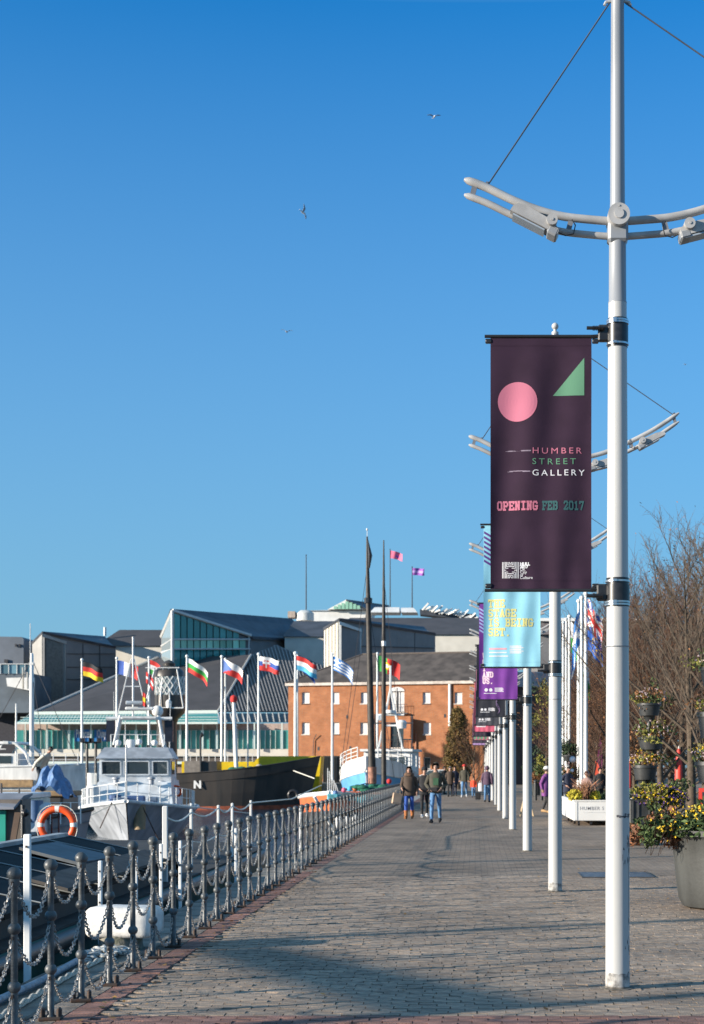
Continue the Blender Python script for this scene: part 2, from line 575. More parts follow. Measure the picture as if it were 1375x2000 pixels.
# water
wm = bpy.data.materials.new('dock water'); wm.use_nodes = True
t = wm.node_tree; p = t.nodes['Principled BSDF']
p.inputs['Base Color'].default_value = (.012, .035, .06, 1)
p.inputs['Roughness'].default_value = .12
p.inputs['IOR'].default_value = 1.33
tc = N(t, 'ShaderNodeTexCoord')
mp = N(t, 'ShaderNodeMapping'); mp.inputs['Scale'].default_value = (.9, 2.2, 1)
t.links.new(tc.outputs['Object'], mp.inputs[0])
nz = N(t, 'ShaderNodeTexNoise'); nz.inputs['Scale'].default_value = 1.4; nz.inputs['Detail'].default_value = 4
t.links.new(mp.outputs[0], nz.inputs['Vector'])
b = N(t, 'ShaderNodeBump'); b.inputs['Strength'].default_value = .6; b.inputs['Distance'].default_value = .12
t.links.new(nz.outputs[0], b.inputs['Height']); t.links.new(b.outputs[0], p.inputs['Normal'])
mb = MB(); mb.poly([(-3000, -300, WATER_Z), (QX, -300, WATER_Z), (QX, 159.5, WATER_Z), (-3000, 159.5, WATER_Z)])
setting('water', mb, wm)

# inspection cover in the paving
cov = thing('inspection_cover', 'blue-grey steel inspection cover set flush in the paving beyond the second lamp post', 'manhole cover', (2.2, 24.1, 0))
steel = mat('cover steel', (.16, .17, .18), .45, .7, var=.3, scale=8)
mb = MB()
for sx in (-1, 1):
    mb.box((sx * .265, 0, .008), (.52, 1.06, .012))
part('cover_plate', mb, steel, cov)
mb = MB()
for a, b_ in (((-.55, -.57, 0), (.55, -.54, .016)), ((-.55, .54, 0), (.55, .57, .016)), ((-.56, -.54, 0), (-.53, .54, .016)), ((.53, -.54, 0), (.56, .54, .016))):
    mb.box2(a, b_)
part('frame', mb, mat('cover frame', (.1, .1, .1), .5, .6), cov)

# ================================================================ FENCE
iron = mat('iron paint grey', (.078, .085, .088), .42, 0.0, var=.35, scale=16, bump=.15, bscale=60)
rust = mat('black rusty bracket', (.03, .026, .024), .7, .2, var=.5, scale=30, col2=(.06, .03, .018))
galv = mat('galvanised chain', (.28, .285, .285), .42, .3, var=.4, scale=40, col2=(.26, .23, .2))
FX, FSTEP, FY0 = -2.85, .831, 10.32
POST_H = 1.085
ORD = ['nearest', 'second', 'third', 'fourth', 'fifth', 'sixth', 'seventh', 'eighth', 'ninth', 'tenth', 'eleventh', 'twelfth', 'thirteenth', 'fourteenth', 'fifteenth', 'sixteenth']
FGRP = 'iron posts of the chain fence along the quay'
def post_parts(root, n=14):
    mb = MB(); mb.lathe([(.031, 0), (.031, .03), (.0235, .04), (.0225, .33), (.0215, .66), (.0205, .98), (.025, 1.0)], n)
    part('shaft', mb, iron, root, 40)
    for z, r_ in ((1.04, .0465), (.70, .041), (.34, .041)):
        mb = MB(); mb.ball((0, 0, z), (r_, r_, r_ * .97), n, 9)
        if z > 1:
            mb.lathe([(.031, z - .075), (.034, z - .06), (.034, z - .03)], n)
        o = part('ball', mb, iron, root, 40)
        mb = MB()
        for s_ in (-1, 1):
            mb.box((0, s_ * .038, z - .055), (.012, .03, .02))
        part('chain_eye', mb, rust, o)
    mb = MB()
    mb.bbox((0, 0, .012), (.15, .13, .024), .006)
    for sx in (-1, 1):
        mb.bbox((sx * .055, 0, .045), (.03, .07, .075), .012)
    part('foot_bracket', mb, rust, root)
mb = MB(); mb.lathe([(.055, 0), (.05, .05), (.0285, .06), (.028, .29), (.041, .32), (.041, .36), (.027, .39), (.0265, .65), (.041, .68), (.041, .72), (.026, .75), (.0255, .97), (.033, 1.0), (.0475, 1.03), (.0475, 1.05), (.025, 1.085)], 7)
far_post = mesh_of('fence_post', mb, iron, 50)
def link_geo(mb, c, t, side, L, Wd, r):
    up = t.cross(side)
    n, m_ = 9, 4
    vs = []; fs = []
    for i in range(n):
        a = 2 * math.pi * i / n
        ctr = c + t * (math.cos(a) * L / 2) + side * (math.sin(a) * Wd / 2)
        od = (t * math.cos(a) * Wd + side * math.sin(a) * L).normalized()
        for j in range(m_):
            b_ = 2 * math.pi * j / m_
            vs.append(ctr + od * (math.cos(b_) * r) + up * (math.sin(b_) * r))
    for i in range(n):
        for j in range(m_):
            a = i * m_ + j; b_ = i * m_ + (j + 1) % m_
            c_ = ((i + 1) % n) * m_ + (j + 1) % m_; d_ = ((i + 1) % n) * m_ + j
            fs.append((a, b_, c_, d_))
    mb.add(vs, fs)
def chain_pts(span, sag, n):
    return [Vector((0, .04 + (span - .08) * i / n, -sag * (1 - (2 * i / n - 1) ** 2))) for i in range(n + 1)]
def chain_mesh(sag, seed, pitch=.030):
    rr = random.Random(seed)
    pts = chain_pts(FSTEP, sag, 200)
    mb = MB(); acc = 0; nxt = 0; k = 0
    for i in range(200):
        seg = pts[i + 1] - pts[i]
        acc += seg.length
        if acc >= nxt:
            tdir = seg.normalized()
            s0 = Vector((1, 0, 0)); s1 = tdir.cross(s0).normalized()
            an = R(45) + (R(90) if k % 2 else 0) + rr.uniform(-.25, .25)
            link_geo(mb, pts[i], tdir, s0 * math.cos(an) + s1 * math.sin(an), .039, .024, .0046)
            nxt += pitch; k += 1
    return mesh_of('chain', mb, galv, 60, fix=False)
ch_near = [chain_mesh(.235, 1), chain_mesh(.255, 2), chain_mesh(.215, 3), chain_mesh(.245, 4)]
mb = MB(); mb.tube(chain_pts(FSTEP, .235, 8), .011, 4, cap=False)
ch_far = mesh_of('chain', mb, galv)
proto = None
TIER = ['uppermost', 'middle', 'lowest']
for k in range(-3, 63):
    y = FY0 + FSTEP * k
    if k < 34:
        if k < 13:
            lab = 'grey iron chain fence post with three balls, %s from the left' % ORD[k + 3 - 2] if k >= -1 else 'grey iron chain fence post just outside the left edge of the photo'
        else:
            lab = 'grey iron chain fence post in the middle stretch beside the moored barge'
        if proto is None:
            proto = thing('fence_post', lab, 'fence post', (FX, y, 0), 0, FGRP)
            post_parts(proto)
        else:
            copy_tree(proto, (FX + rnd.gauss(0, .006), y + rnd.gauss(0, .012), 0), rnd.uniform(0, .3), lab, FGRP)
    else:
        o = link('fence_post', far_post, None, (FX, y, 0))
        tag(o, 'small iron fence post in the far close-set stretch leading to the walkers', 'fence post', FGRP)
    for ti, z in enumerate((.99, .645, .285)):
        me = ch_near[(k * 3 + ti) % 4] if k < 30 else ch_far
        o = link('chain', me, None, (FX, y, z), (0, rnd.gauss(0, .06) if k < 30 else 0, 0))
        if -2 <= k < 9:
            nm = ORD[k + 2]
            lab = '%s of the three sagging chains in the %s bay of the fence from the left' % (TIER[ti], nm)
        elif k < 30:
            lab = '%s sagging galvanised chain in the middle stretch of the quay fence' % TIER[ti]
        else:
            lab = '%s chain in the far close-set stretch of the quay fence' % TIER[ti]
        tag(o, lab, 'chain', 'chains slung between the fence posts')

# mooring bollard on the quay edge behind the fence
bw = mat('bollard white paint', (.72, .70, .66), .6, var=.22, scale=5, bump=.3, bscale=18)
bc = mat('bollard stone mossy', (.17, .16, .135), .95, var=.5, scale=9, bump=.7, bscale=26, col2=(.075, .085, .045))
bol = thing('mooring_bollard', 'stout mooring bollard with white painted cross-head standing behind the chain fence', 'bollard', (-3.3, 14.3, 0))
bol.rotation_euler = (0, 0, R(-8))
mb = MB(); mb.lathe([(.22, -.15), (.215, 0), (.2, .08), (.2, .18)], 22)
part('stem', mb, bc, bol, 40)
mb = MB(); mb.bbox((.04, 0, .265), (.64, .44, .285), .085, seg=3)
part('head', mb, bw, bol, 40)
# rope hose along the coping
hose = mat('hose grey blue', (.25, .29, .34), .6, var=.3, scale=20)
mb = MB()
pts = [(-3.38 + .02 * math.sin(i * .9), 8.2 + i * .42, .045) for i in range(15)]
mb.tube(pts, .03, 8)
solo('hose', mb, hose, 'grey-blue hose lying along the coping at the foot of the fence', 'hose', smooth=50)
ropem = mat('mooring rope', (.55, .5, .42), .9, var=.4, scale=60)
mb = MB()
for s_ in range(3):
    mb.tube([(-3.22 + .014 * math.cos(i * .5 + s_ * 2.09) + .04 * math.sin(i * .06), 8.4 + i * .055, .03 + .014 * math.sin(i * .5 + s_ * 2.09)) for i in range(105)], .012, 5)
solo('mooring_rope', mb, ropem, 'pale twisted rope lying beside the hose and ending near the white bollard', 'rope', smooth=60)
# heap of chain at the bollard
mb = MB(); rr = random.Random(9)
for i in range(130):
    a = rr.uniform(0, 6.28); r_ = rr.uniform(0, .24)
    tdir = Vector((math.cos(a * 3), math.sin(a * 3), rr.uniform(-.3, .3))).normalized()
    s_ = tdir.cross(Vector((rr.random(), rr.random(), 1))).normalized()
    link_geo(mb, Vector((-3.3 + r_ * math.cos(a) * .75, 13.65 + 1.9 * r_ * math.sin(a), .03 + rr.random() * .07 * (1 - r_ * 3))), tdir, s_, .085, .055, .012)
solo('chain_heap', mb, mat('heavy pale chain', (.45, .46, .45), .55, .3, var=.4, scale=20), 'heap of heavy pale chain lying at the foot of the white bollard', 'chain', smooth=60, fix=False)

# white ladder stanchions on the quay edge
wpaint = mat('white paint', (.78, .78, .76), .5, var=.1, scale=4)
LST = [(12.35, 1.16, 'tall', 'left of the first fence posts'), (14.75, .8, 'short', 'half hidden behind the left end of the white bollard'), (16.3, .75, 'short', 'just right of the white bollard'),
       (17.6, .82, 'slim', 'beyond the white bollard, left of a pair'), (18.75, .8, 'slim', 'beyond the white bollard, right of a pair'), (23.1, .78, 'slim', 'further along by the barge end, left of a pair'),
       (24.4, .8, 'slim', 'further along by the barge end, right of a pair'), (31.6, .9, 'slim', 'far along in front of the open water')]
for (y, h, adj, where) in LST:
    t_ = thing('ladder_stanchion', '%s white steel quay ladder stanchion %s' % (adj, where), 'ladder rail', (-3.6, y, 0), 0, 'white ladder stanchions on the quay edge')
    mb = MB(); mb.bbox((0, 0, h / 2 - .5), (.055 if adj == 'tall' else .036, .04, h + 1.0), .006)
    part('upright', mb, wpaint, t_)
    mb = MB(); mb.box((.0, -.028, h - .1), (.016, .006, .016)); mb.box((0, -.028, h * .5), (.016, .006, .016))
    part('bolt', mb, rust, t_)
t_ = thing('leaning_rail', 'white tubular rail leaning against the fence near the open water', 'ladder rail', (-3.1, 34.4, 0))
mb = MB(); mb.tube([(-.45, -.5, 1.05), (.05, .3, .02)], .035, 8); part('tube', mb, wpaint, t_, 50)

# fallen leaves along the fence foot and scattered on the paving
fl_ = random.Random(77)
mb = MB()
for k in range(260):
    if k < 150: x, y = -2.7 + abs(fl_.gauss(0, .18)), fl_.uniform(9.8, 26)
    else: x, y = fl_.uniform(-2.5, 3.5), fl_.uniform(10.3, 26)
    an = fl_.uniform(0, 6.28); s_ = fl_.uniform(.015, .035); u = Vector((math.cos(an), math.sin(an), fl_.uniform(-.3, .3))) * s_; v = Vector((-math.sin(an), math.cos(an), fl_.uniform(-.2, .4))) * s_ * .6
    c = Vector((x, y, .012)); mb.add([c - u, c + v, c + u, c - v], [(0, 1, 2), (0, 2, 3)])
o = link('fallen_leaves', mesh_of('fallen_leaves', mb, mat('dead leaf', (.24, .13, .035), .8, var=.5, scale=3, rand=.5), fix=False)); o['kind'] = 'stuff'; tag(o, 'scattered brown fallen leaves on the paving and along the fence foot', 'leaves')

# ================================================================ LAMP POSTS
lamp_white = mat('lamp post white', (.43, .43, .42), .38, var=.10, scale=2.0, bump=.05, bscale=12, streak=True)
lamp_grey = mat('lamp mast grey paint', (.24, .255, .275), .38, var=.12, scale=3.0, streak=True)  # dimming towards the post's top is put into the mast and arm colours
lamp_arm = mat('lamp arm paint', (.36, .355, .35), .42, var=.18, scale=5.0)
black_m = mat('black rubber band', (.018, .018, .02), .35, var=.3, scale=20)
strap_m = mat('steel strap', (.55, .55, .55), .3, .9, var=.2, scale=20)
scuff = mat('scuffed dark paint', (.10, .10, .11), .7, var=.5, scale=30)
seam_m = mat('dark seam', (.16, .17, .19), .6)
lens_m = mat('luminaire lens', (.30, .34, .38), .1, spec=.8, var=.1)
grime = mat('base grime', (.36, .35, .33), .8, var=.5, scale=18, col2=(.15, .145, .14))

UP_L = [(-.06, 5.893), (-.22, 5.906), (-.417, 5.929), (-.614, 5.98), (-.811, 6.057), (-1.008, 6.152), (-1.178, 6.215)]
UP_R = [(.06, 5.893), (.22, 5.905), (.42, 5.925), (.665, 5.985), (.95, 6.10), (1.35, 6.305), (1.69, 6.53)]
def smooth_pts(pts, n=4):
    out = []
    P_ = [pts[0]] + pts + [pts[-1]]
    for i in range(1, len(P_) - 2):
        for k in range(n):
            t_ = k / n
            o = []
            for c_ in range(2):
                a, b, c, d = P_[i - 1][c_], P_[i][c_], P_[i + 1][c_], P_[i + 2][c_]
                o.append(.5 * (2 * b + (c - a) * t_ + (2 * a - 5 * b + 4 * c - d) * t_ ** 2 + (3 * b - a - 3 * c + d) * t_ ** 3))
            out.append((o[0], 0, o[1]))
    out.append((pts[-1][0], 0, pts[-1][1]))
    return out
def luminaire(root, x, z, ang, sgn, L=.40):
    """a long floodlight tilted under the arm; sgn = +1 when its pivot is at the +x end"""
    ca, sa = math.cos(ang), math.sin(ang)
    rot = Matrix.Rotation(-ang, 3, 'Y')
    def q(px, py, pz):
        return Vector((x, -.03, z)) + rot @ Vector((px, py, pz))
    mb = MB()
    prof = [(-L / 2, -.04), (-L / 2 + .005, .008), (-L / 2 + .035, .036), (-L / 2 + .08, .048), (L / 2 - .12, .038), (L / 2 - .03, .012), (L / 2, -.01), (L / 2, -.04)]
    mb.slab([q(a, -.08, b) for a, b in prof], rot @ Vector((0, .16, 0)))
    h = part('luminaire', mb, lamp_arm, root, 30)
    mb = MB()
    mb.slab([q(-L / 2 + .03, -.075, -.048), q(L / 2 - .1, -.075, -.048), q(L / 2 - .1, .075, -.048), q(-L / 2 + .03, .075, -.048)], rot @ Vector((0, 0, -.012)))
    part('lens', mb, lens_m, h)
    mb = MB()
    c = q(sgn * L * .30, -.10, .03)
    mb.tube([c + Vector((0, -.02, 0)), c + Vector((0, .05, 0))], .042, 14)
    mb.tube([c + Vector((0, -.026, 0)), c + Vector((0, -.018, 0))], .012, 8)
    part('pivot_knob', mb, lamp_arm, h, 30)
    mb = MB(); c = q(sgn * (L / 2 - .04), 0, -.03)
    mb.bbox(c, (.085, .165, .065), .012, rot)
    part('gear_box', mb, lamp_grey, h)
    mb = MB()
    e = q(sgn * L / 2, 0, 0)
    mb.tube([e, e + Vector((sgn * .05, -.02, -.03)), e + Vector((sgn * .11, -.03, -.02)), e + Vector((sgn * .125, -.02, .05)), e + Vector((sgn * .10, 0, .1))], .005, 5)
    part('cable', mb, black_m, h)
def make_lamp(lab):
    root = thing('lamp_post', lab, 'lamp post', (1.094, 11.8, 0), 0, 'white lamp posts with swept arms along the promenade')
    mb = MB(); mb.lathe([(.0935, -.05), (.0935, .10), (.0925, 1.0), (.089, 2.0), (.0835, 3.0), (.078, 4.0), (.073, 4.9), (.070, 5.27)], 28)
    part('column', mb, lamp_white, root, 40)
    mb = MB(); mb.lathe([(.135, .0), (.13, .006), (.1, .009), (.094, .02)], 24); part('grout_collar', mb, mat('dirty grout', (.13, .115, .095), .95, var=.5, scale=20), root, 40)
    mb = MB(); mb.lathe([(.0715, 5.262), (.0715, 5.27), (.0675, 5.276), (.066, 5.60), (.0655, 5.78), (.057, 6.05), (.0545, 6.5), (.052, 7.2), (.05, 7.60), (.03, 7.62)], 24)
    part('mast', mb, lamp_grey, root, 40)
    mb = MB(); mb.lathe([(.048, 7.60), (.048, 7.63), (.022, 7.64), (.022, 7.67)], 16); mb.ball((0, 0, 7.71), .048, 14, 9)
    for s_ in (-1, 1):
        mb.tube([(s_ * .04, 0, 7.585), (s_ * .09, 0, 7.575), (s_ * .10, 0, 7.55)], .012, 6)
    part('finial', mb, lamp_white, root, 40)
    # hub
    mb = MB()
    mb.tube([(0, -.135, 5.905), (0, .10, 5.905)], .083, 26)
    mb.tube([(0, -.145, 5.905), (0, -.13, 5.905)], .036, 18)
    mb.box((0, -.137, 5.965), (.012, .006, .012))
    h = part('hub', mb, lamp_arm, root, 30)
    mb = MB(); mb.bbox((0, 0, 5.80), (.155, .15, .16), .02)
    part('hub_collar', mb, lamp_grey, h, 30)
    for pts in (UP_L, UP_R):
        s_ = 1 if pts is UP_R else -1
        sp = smooth_pts(pts)
        n = len(sp)
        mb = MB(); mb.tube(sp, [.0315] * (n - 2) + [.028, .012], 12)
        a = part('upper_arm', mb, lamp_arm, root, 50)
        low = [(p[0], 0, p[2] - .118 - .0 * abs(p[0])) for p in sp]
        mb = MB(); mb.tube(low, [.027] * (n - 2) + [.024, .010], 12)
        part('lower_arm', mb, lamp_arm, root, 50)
        for x in ((.365, 1.09) if s_ < 0 else (.365, 1.0, 1.6)):
            i = min(range(n), key=lambda k: abs(abs(sp[k][0]) - x))
            q = sp[i]
            mb = MB(); mb.box((q[0], 0, q[2] - .06), (.04, .02, .135), Matrix.Rotation(.25 * -s_, 3, 'Y'))
            part('spacer', mb, seam_m, a)
        mb = MB()
        e = sp[-5]
        i = min(range(n), key=lambda k: abs(abs(sp[k][0]) - (1.02 if s_ < 0 else 1.6)))
        e = Vector(sp[i])
        mb.tube([e, e + Vector((-s_ * .012, 0, .04))], .016, 6)
        mb.tube([e, (s_ * .06, 0, 7.57)], .0065, 5)
        part('stay_cable', mb, mat('stay wire', (.10, .11, .13), .4, .5), a)
    luminaire(root, -.63, 5.885, R(-27), 1)
    luminaire(root, .66, 5.83, R(14), -1)
    luminaire(root, 1.30, 6.16, R(28), -1)
    # banner clamps
    for z, up in ((5.03, 1), (3.04, -1)):
        r_ = .0735 if up > 0 else .084
        mb = MB(); mb.lathe([(r_ + .004, z - .11), (r_ + .004, z + .11)], 24)
        mb.lathe([(r_ + .009, z - .075), (r_ + .009, z + .055)], 24)
        c = part('clamp_band', mb, black_m, root, 30)
        mb = MB()
        for dz in ((-.085, .075, .092) if up > 0 else (.085, -.075, -.095)):
            mb.lathe([(r_ + .012, z + dz - .007), (r_ + .012, z + dz + .007)], 24)
            mb.box((-.03, -r_ - .012, z + dz), (.03, .014, .018))
        part('strap', mb, strap_m, c, 30)
        mb = MB()
        mb.bbox((-r_ - .035, 0, z), (.085, .05, .13), .012)
        mb.tube([(-r_ - .05, 0, z + up * -.02), (-.205, 0, z + up * -.025)], .016, 8)
        mb.tube([(-r_ - .03, -.04, z + up * .03), (-.24, -.045, z + up * .03)], .014, 8)
        for i in range(7):
            mb.tube([(-.115 - i * .012, -.04, z + up * .03), (-.121 - i * .012, -.04, z + up * .03)], .02, 8)
        part('clamp_arm', mb, black_m, c)
    return root
LAMP_Y = [11.8, 20.95, 31.0, 41.6, 50.3, 59.5, 68.5, 77.5, 86.5, 95.5, 104.5, 113.5]
def lamp_x(y):
    return 1.094 - .0036 * max(0, y - 20)
LL = ['nearest tall white lamp post, holding the dark purple gallery banner', 'second white lamp post, holding the pale blue banner with yellow words',
      'third white lamp post, holding the bright purple banner', 'fourth white lamp post, holding a near-black banner with white marks',
      'fifth white lamp post, holding a slate banner with pale marks', 'sixth white lamp post, holding the pink banner', 'seventh white lamp post, holding a small dark banner under the pink one']
lamp0 = make_lamp(LL[0])
lamps = [lamp0]
for i, y in enumerate(LAMP_Y[1:], 1):
    lab = LL[i] if i < len(LL) else 'small white lamp post in the tight far end of the row'
    lamps.append(copy_tree(lamp0, (lamp_x(y), y, 0), rnd.gauss(0, .02), lab))
# scuffs on the nearest two columns only
def ring_patch(mb, r_, z0, z1, a0, a1, n=10, jag=0.0, rr=None):
    vs = []
    for i in range(n + 1):
        a = a0 + (a1 - a0) * i / n
        j = (rr.uniform(-1, 1) * jag) if rr else 0
        j2 = (rr.uniform(-1, 1) * jag) if rr else 0
        vs.append((r_ * math.cos(a), r_ * math.sin(a), z0 + j)); vs.append((r_ * math.cos(a), r_ * math.sin(a), z1 + j2))
    mb.add(vs, [(2 * i, 2 * i + 2, 2 * i + 3, 2 * i + 1) for i in range(n)])
rr = random.Random(5)
mb = MB()
ring_patch(mb, .0937, 1.315, 1.33, R(-100), R(-20), 16, .006, rr)
ring_patch(mb, .0938, 1.335, 1.342, R(-60), R(-8), 12, .005, rr)
for k in range(26):
    a = rr.uniform(R(-75), R(-12)); z = rr.choice([rr.uniform(.95, 1.2), rr.uniform(1.05, 1.16), rr.uniform(.12, .6)])
    ring_patch(mb, .0939 + k * .00002, z, z + rr.uniform(.008, .05), a, a + rr.uniform(.03, .14), 3, .01, rr)
ring_patch(mb, .0936, .5, 1.12, R(-31), R(-29), 3, .01, rr)
part('scuff_marks', mb, scuff, lamp0, fix=False)
for lp in lamps[:2]:
    mb = MB(); rr2 = random.Random(lp.name)
    ring_patch(mb, .0938, -.02, .125, R(-180), R(180), 40, .012, rr2)
    part('grimy_base', mb, grime, lp, fix=False)
    mb = MB(); ring_patch(mb, .0936, 2.62, 2.626, R(-180), R(0), 20, .0006, rr2)
    part('joint_line', mb, seam_m, lp, fix=False)

# ================================================================ BANNERS
BW0, BW1, BZ0, BZ1 = -.976, -.20, 3.075, 4.99
def ripple(x, z):
    u = (x - BW0) / (BW1 - BW0); v = (z - BZ0) / (BZ1 - BZ0)
    e = math.sin(math.pi * min(max(v, 0), 1)) ** .6
    return e * (.014 * math.sin(u * 7.5 + v * 2.2) + .010 * math.sin(u * 15 - v * 3.5 + 1) + .02 * math.sin(u * 3 + .5)) + (.012 * math.sin(u * 26) * max(0, .35 - v))
def drape(mb, off):
    for v in mb.v:
        v.y = v.y + ripple(v.x, v.z) - off
    return mb
rod_m = mat('banner rod black', (.02, .02, .022), .35)
def disc_mb(cx, cz, r_, n=40, rings=6):
    mb = MB(); vs = [(cx, 0, cz)]
    for k in range(1, rings + 1):
        for i in range(n):
            a = 2 * math.pi * i / n
            vs.append((cx + r_ * k / rings * math.cos(a), 0, cz + r_ * k / rings * math.sin(a)))
    fs = [(0, 1 + i, 1 + (i + 1) % n) for i in range(n)]
    for k in range(rings - 1):
        for i in range(n):
            a = 1 + k * n + i; b = 1 + k * n + (i + 1) % n
            fs.append((a, a + n, b + n, b))
    mb.add(vs, fs); return mb
def rect_mb(mb, x0, z0, x1, z1, nx=4, nz=4, y=0.0):
    vs = [(x0 + (x1 - x0) * i / nx, y, z0 + (z1 - z0) * j / nz) for j in range(nz + 1) for i in range(nx + 1)]
    fs = [(j * (nx + 1) + i, j * (nx + 1) + i + 1, (j + 1) * (nx + 1) + i + 1, (j + 1) * (nx + 1) + i) for j in range(nz) for i in range(nx)]
    mb.add(vs, fs); return mb
def make_banner(lp, lab, cloth_m, dx=0.0):
    root = thing('banner', lab, 'banner', tuple(lp.location), 0, 'street banners hung from the lamp posts')
    mb = MB(); rect_mb(mb, BW0 + dx, BZ0 - .02, BW1, BZ1 + .02, 34, 60); drape(mb, 0)
    c = part('cloth', mb, cloth_m, root, 60, fix=False)
    for z, s_ in ((BZ1 + .018, 1), (BZ0 - .018, -1)):
        mb = MB(); mb.tube([(BW0 + dx - .045, 0, z), (BW1 + .03, 0, z)], .013, 10)
        mb.bbox((BW0 + dx - .015, .01, z - s_ * .035), (.05, .03, .035), .006)
        mb.bbox((BW1 + .03, .01, z - s_ * .035), (.05, .03, .035), .006)
        part('rod', mb, rod_m, root, 40)
    mb = MB()
    for z in (BZ1 - .055, BZ0 + .055):
        rect_mb(mb, BW0 + dx + .004, z, BW1 - .004, z + .006, 30, 1)
    drape(mb, .002)
    part('hem_seam', mb, cloth_m, root, fix=False)
    return root
def prt(root, name, mb, m, off=.004, label=None):
    return part(name, drape(mb, off * .4), m, root, label=label, fix=False)
pink = mat('print pink', (.50, .15, .22), .8, var=.04)
green = mat('print green', (.10, .25, .15), .8, var=.04)
teal = mat('print teal', (.025, .095, .10), .8, var=.04)  # toned down: the shadow over this lettering is put into the colour
whitep = mat('print white', (.72, .70, .72), .8, var=.04)
yellowp = mat('print yellow', (.72, .66, .25), .8, var=.04)
stripe_m = mat('print stripes violet', (.10, .035, .22), .8, var=.05)
lilac_m = mat('print stripes lilac', (.35, .42, .72), .8, var=.05)
PXM = 254.0
def bx(px): return (px - 1206) / PXM
def bz(py): return (1930 - py) / PXM
aub = mat('banner aubergine cloth', (.034, .017, .034), .85, var=.12, spec=.2, scale=5, bump=.15, bscale=300)
b1 = make_banner(lamps[0], 'dark purple banner with pink circle and green triangle hanging on the nearest lamp post', aub)
prt(b1, 'pink_circle', disc_mb(bx(1011), bz(785), 38.5 / PXM), pink)
mb = MB()
n = 12
vs = []; fs = []
A, B_, C_ = Vector((bx(1141), 0, bz(700))), Vector((bx(1080), 0, bz(773))), Vector((bx(1141), 0, bz(773)))
idx = {}
for i in range(n + 1):
    for j in range(n + 1 - i):
        idx[i, j] = len(vs)
        vs.append(A * (i / n) + B_ * (j / n) + C_ * (1 - (i + j) / n))
for i in range(n):
    for j in range(n - i):
        fs.append((idx[i, j], idx[i + 1, j], idx[i, j + 1]))
        if i + j < n - 1: fs.append((idx[i + 1, j], idx[i + 1, j + 1], idx[i, j + 1]))
mb.add(vs, fs)
prt(b1, 'green_triangle', mb, green)
for word, m_, py in (('HUMBER', pink, 886), ('STREET', green, 907), ('GALLERY', whitep, 929)):
    mb = text_mb(word, .0655, 0, 1.42, .0002)
    wid = max(v.x for v in mb.v) - min(v.x for v in mb.v)
    want = {'HUMBER': 96, 'STREET': 85, 'GALLERY': 102}[word] / PXM
    for v in mb.v:
        v.x = v.x * want / wid + bx(1039); v.z += bz(py)
    prt(b1, 'lettering', mb, m_, .005)
mb = MB(); slab_text(mb, 'OPENING', 0, 0, .058, weight=1.55)
wid = max(v.x for v in mb.v)
for v in mb.v: v.x = v.x * (79 / PXM) / wid + bx(972); v.z += bz(995)
prt(b1, 'lettering', mb, pink, .005)
mb = MB(); slab_text(mb, 'FEB 2017', 0, 0, .058, weight=1.55)
wid = max(v.x for v in mb.v)
for v in mb.v: v.x = v.x * (81 / PXM) / wid + bx(1060); v.z += bz(995)
prt(b1, 'lettering', mb, teal, .005)
def hull_logo(root, x0, z0, s, m_, words=True):
    """nested-line letter H emblem and the small words beside it"""
    mb = MB()
    lw = s * .036
    def R_(x_a, z_a, x_b, z_b): rect_mb(mb, x0 + s * x_a, z0 + s * z_a, x0 + s * x_b + (lw if x_a == x_b else 0), z0 + s * z_b + (lw if z_a == z_b else 0), 1, 1, -.0002 if x_a == x_b else 0)
    for x in (0, .085, .88, .965): R_(x, 0, x, 1)
    for k in range(4):
        xl, xr = .42 - .083 * k, .545 + .083 * k
        zb = .90 - .098 * k
        R_(xl, zb, xl, 1); R_(xr, zb, xr, 1); R_(xl, zb, xr, zb)
        zt = .075 + .098 * k
        R_(xl, 0, xl, zt); R_(xr, 0, xr, zt); R_(xl, zt, xr, zt)
    R_(.085, .485, .9, .485)
    prt(root, 'emblem', mb, m_, .005)
    if words:
        for k, (wd, b_) in enumerate((('HULL', .002), ('2017', .002), ('UK', 0), ('City', 0), ('of', 0), ('Culture', 0))):
            mb = text_mb(wd, s * .25, b_, 1.0, .0002)
            for v in mb.v:
                v.x = v.x + x0 + s * 1.08; v.z += z0 + s * (.80 - k * .167)
            prt(root, 'lettering', mb, m_, .005)
hull_logo(b1, bx(981), bz(1130), 32 / PXM, whitep)
# torn creases in the print
mb = MB(); rr = random.Random(4)
for (x0, x1, y) in ((985, 1037, 881), (990, 1035, 921)):
    for k in range(7):
        a = rr.uniform(x0, x1 - 12)
        rect_mb(mb, bx(a), bz(y + rr.uniform(-1.5, 1.5)), bx(a + rr.uniform(6, 22)), bz(y + rr.uniform(-1.5, 1.5)) + .002, 3, 1)
prt(b1, 'worn_crease', mb, mat('worn print', (.25, .2, .26), .8), .004)

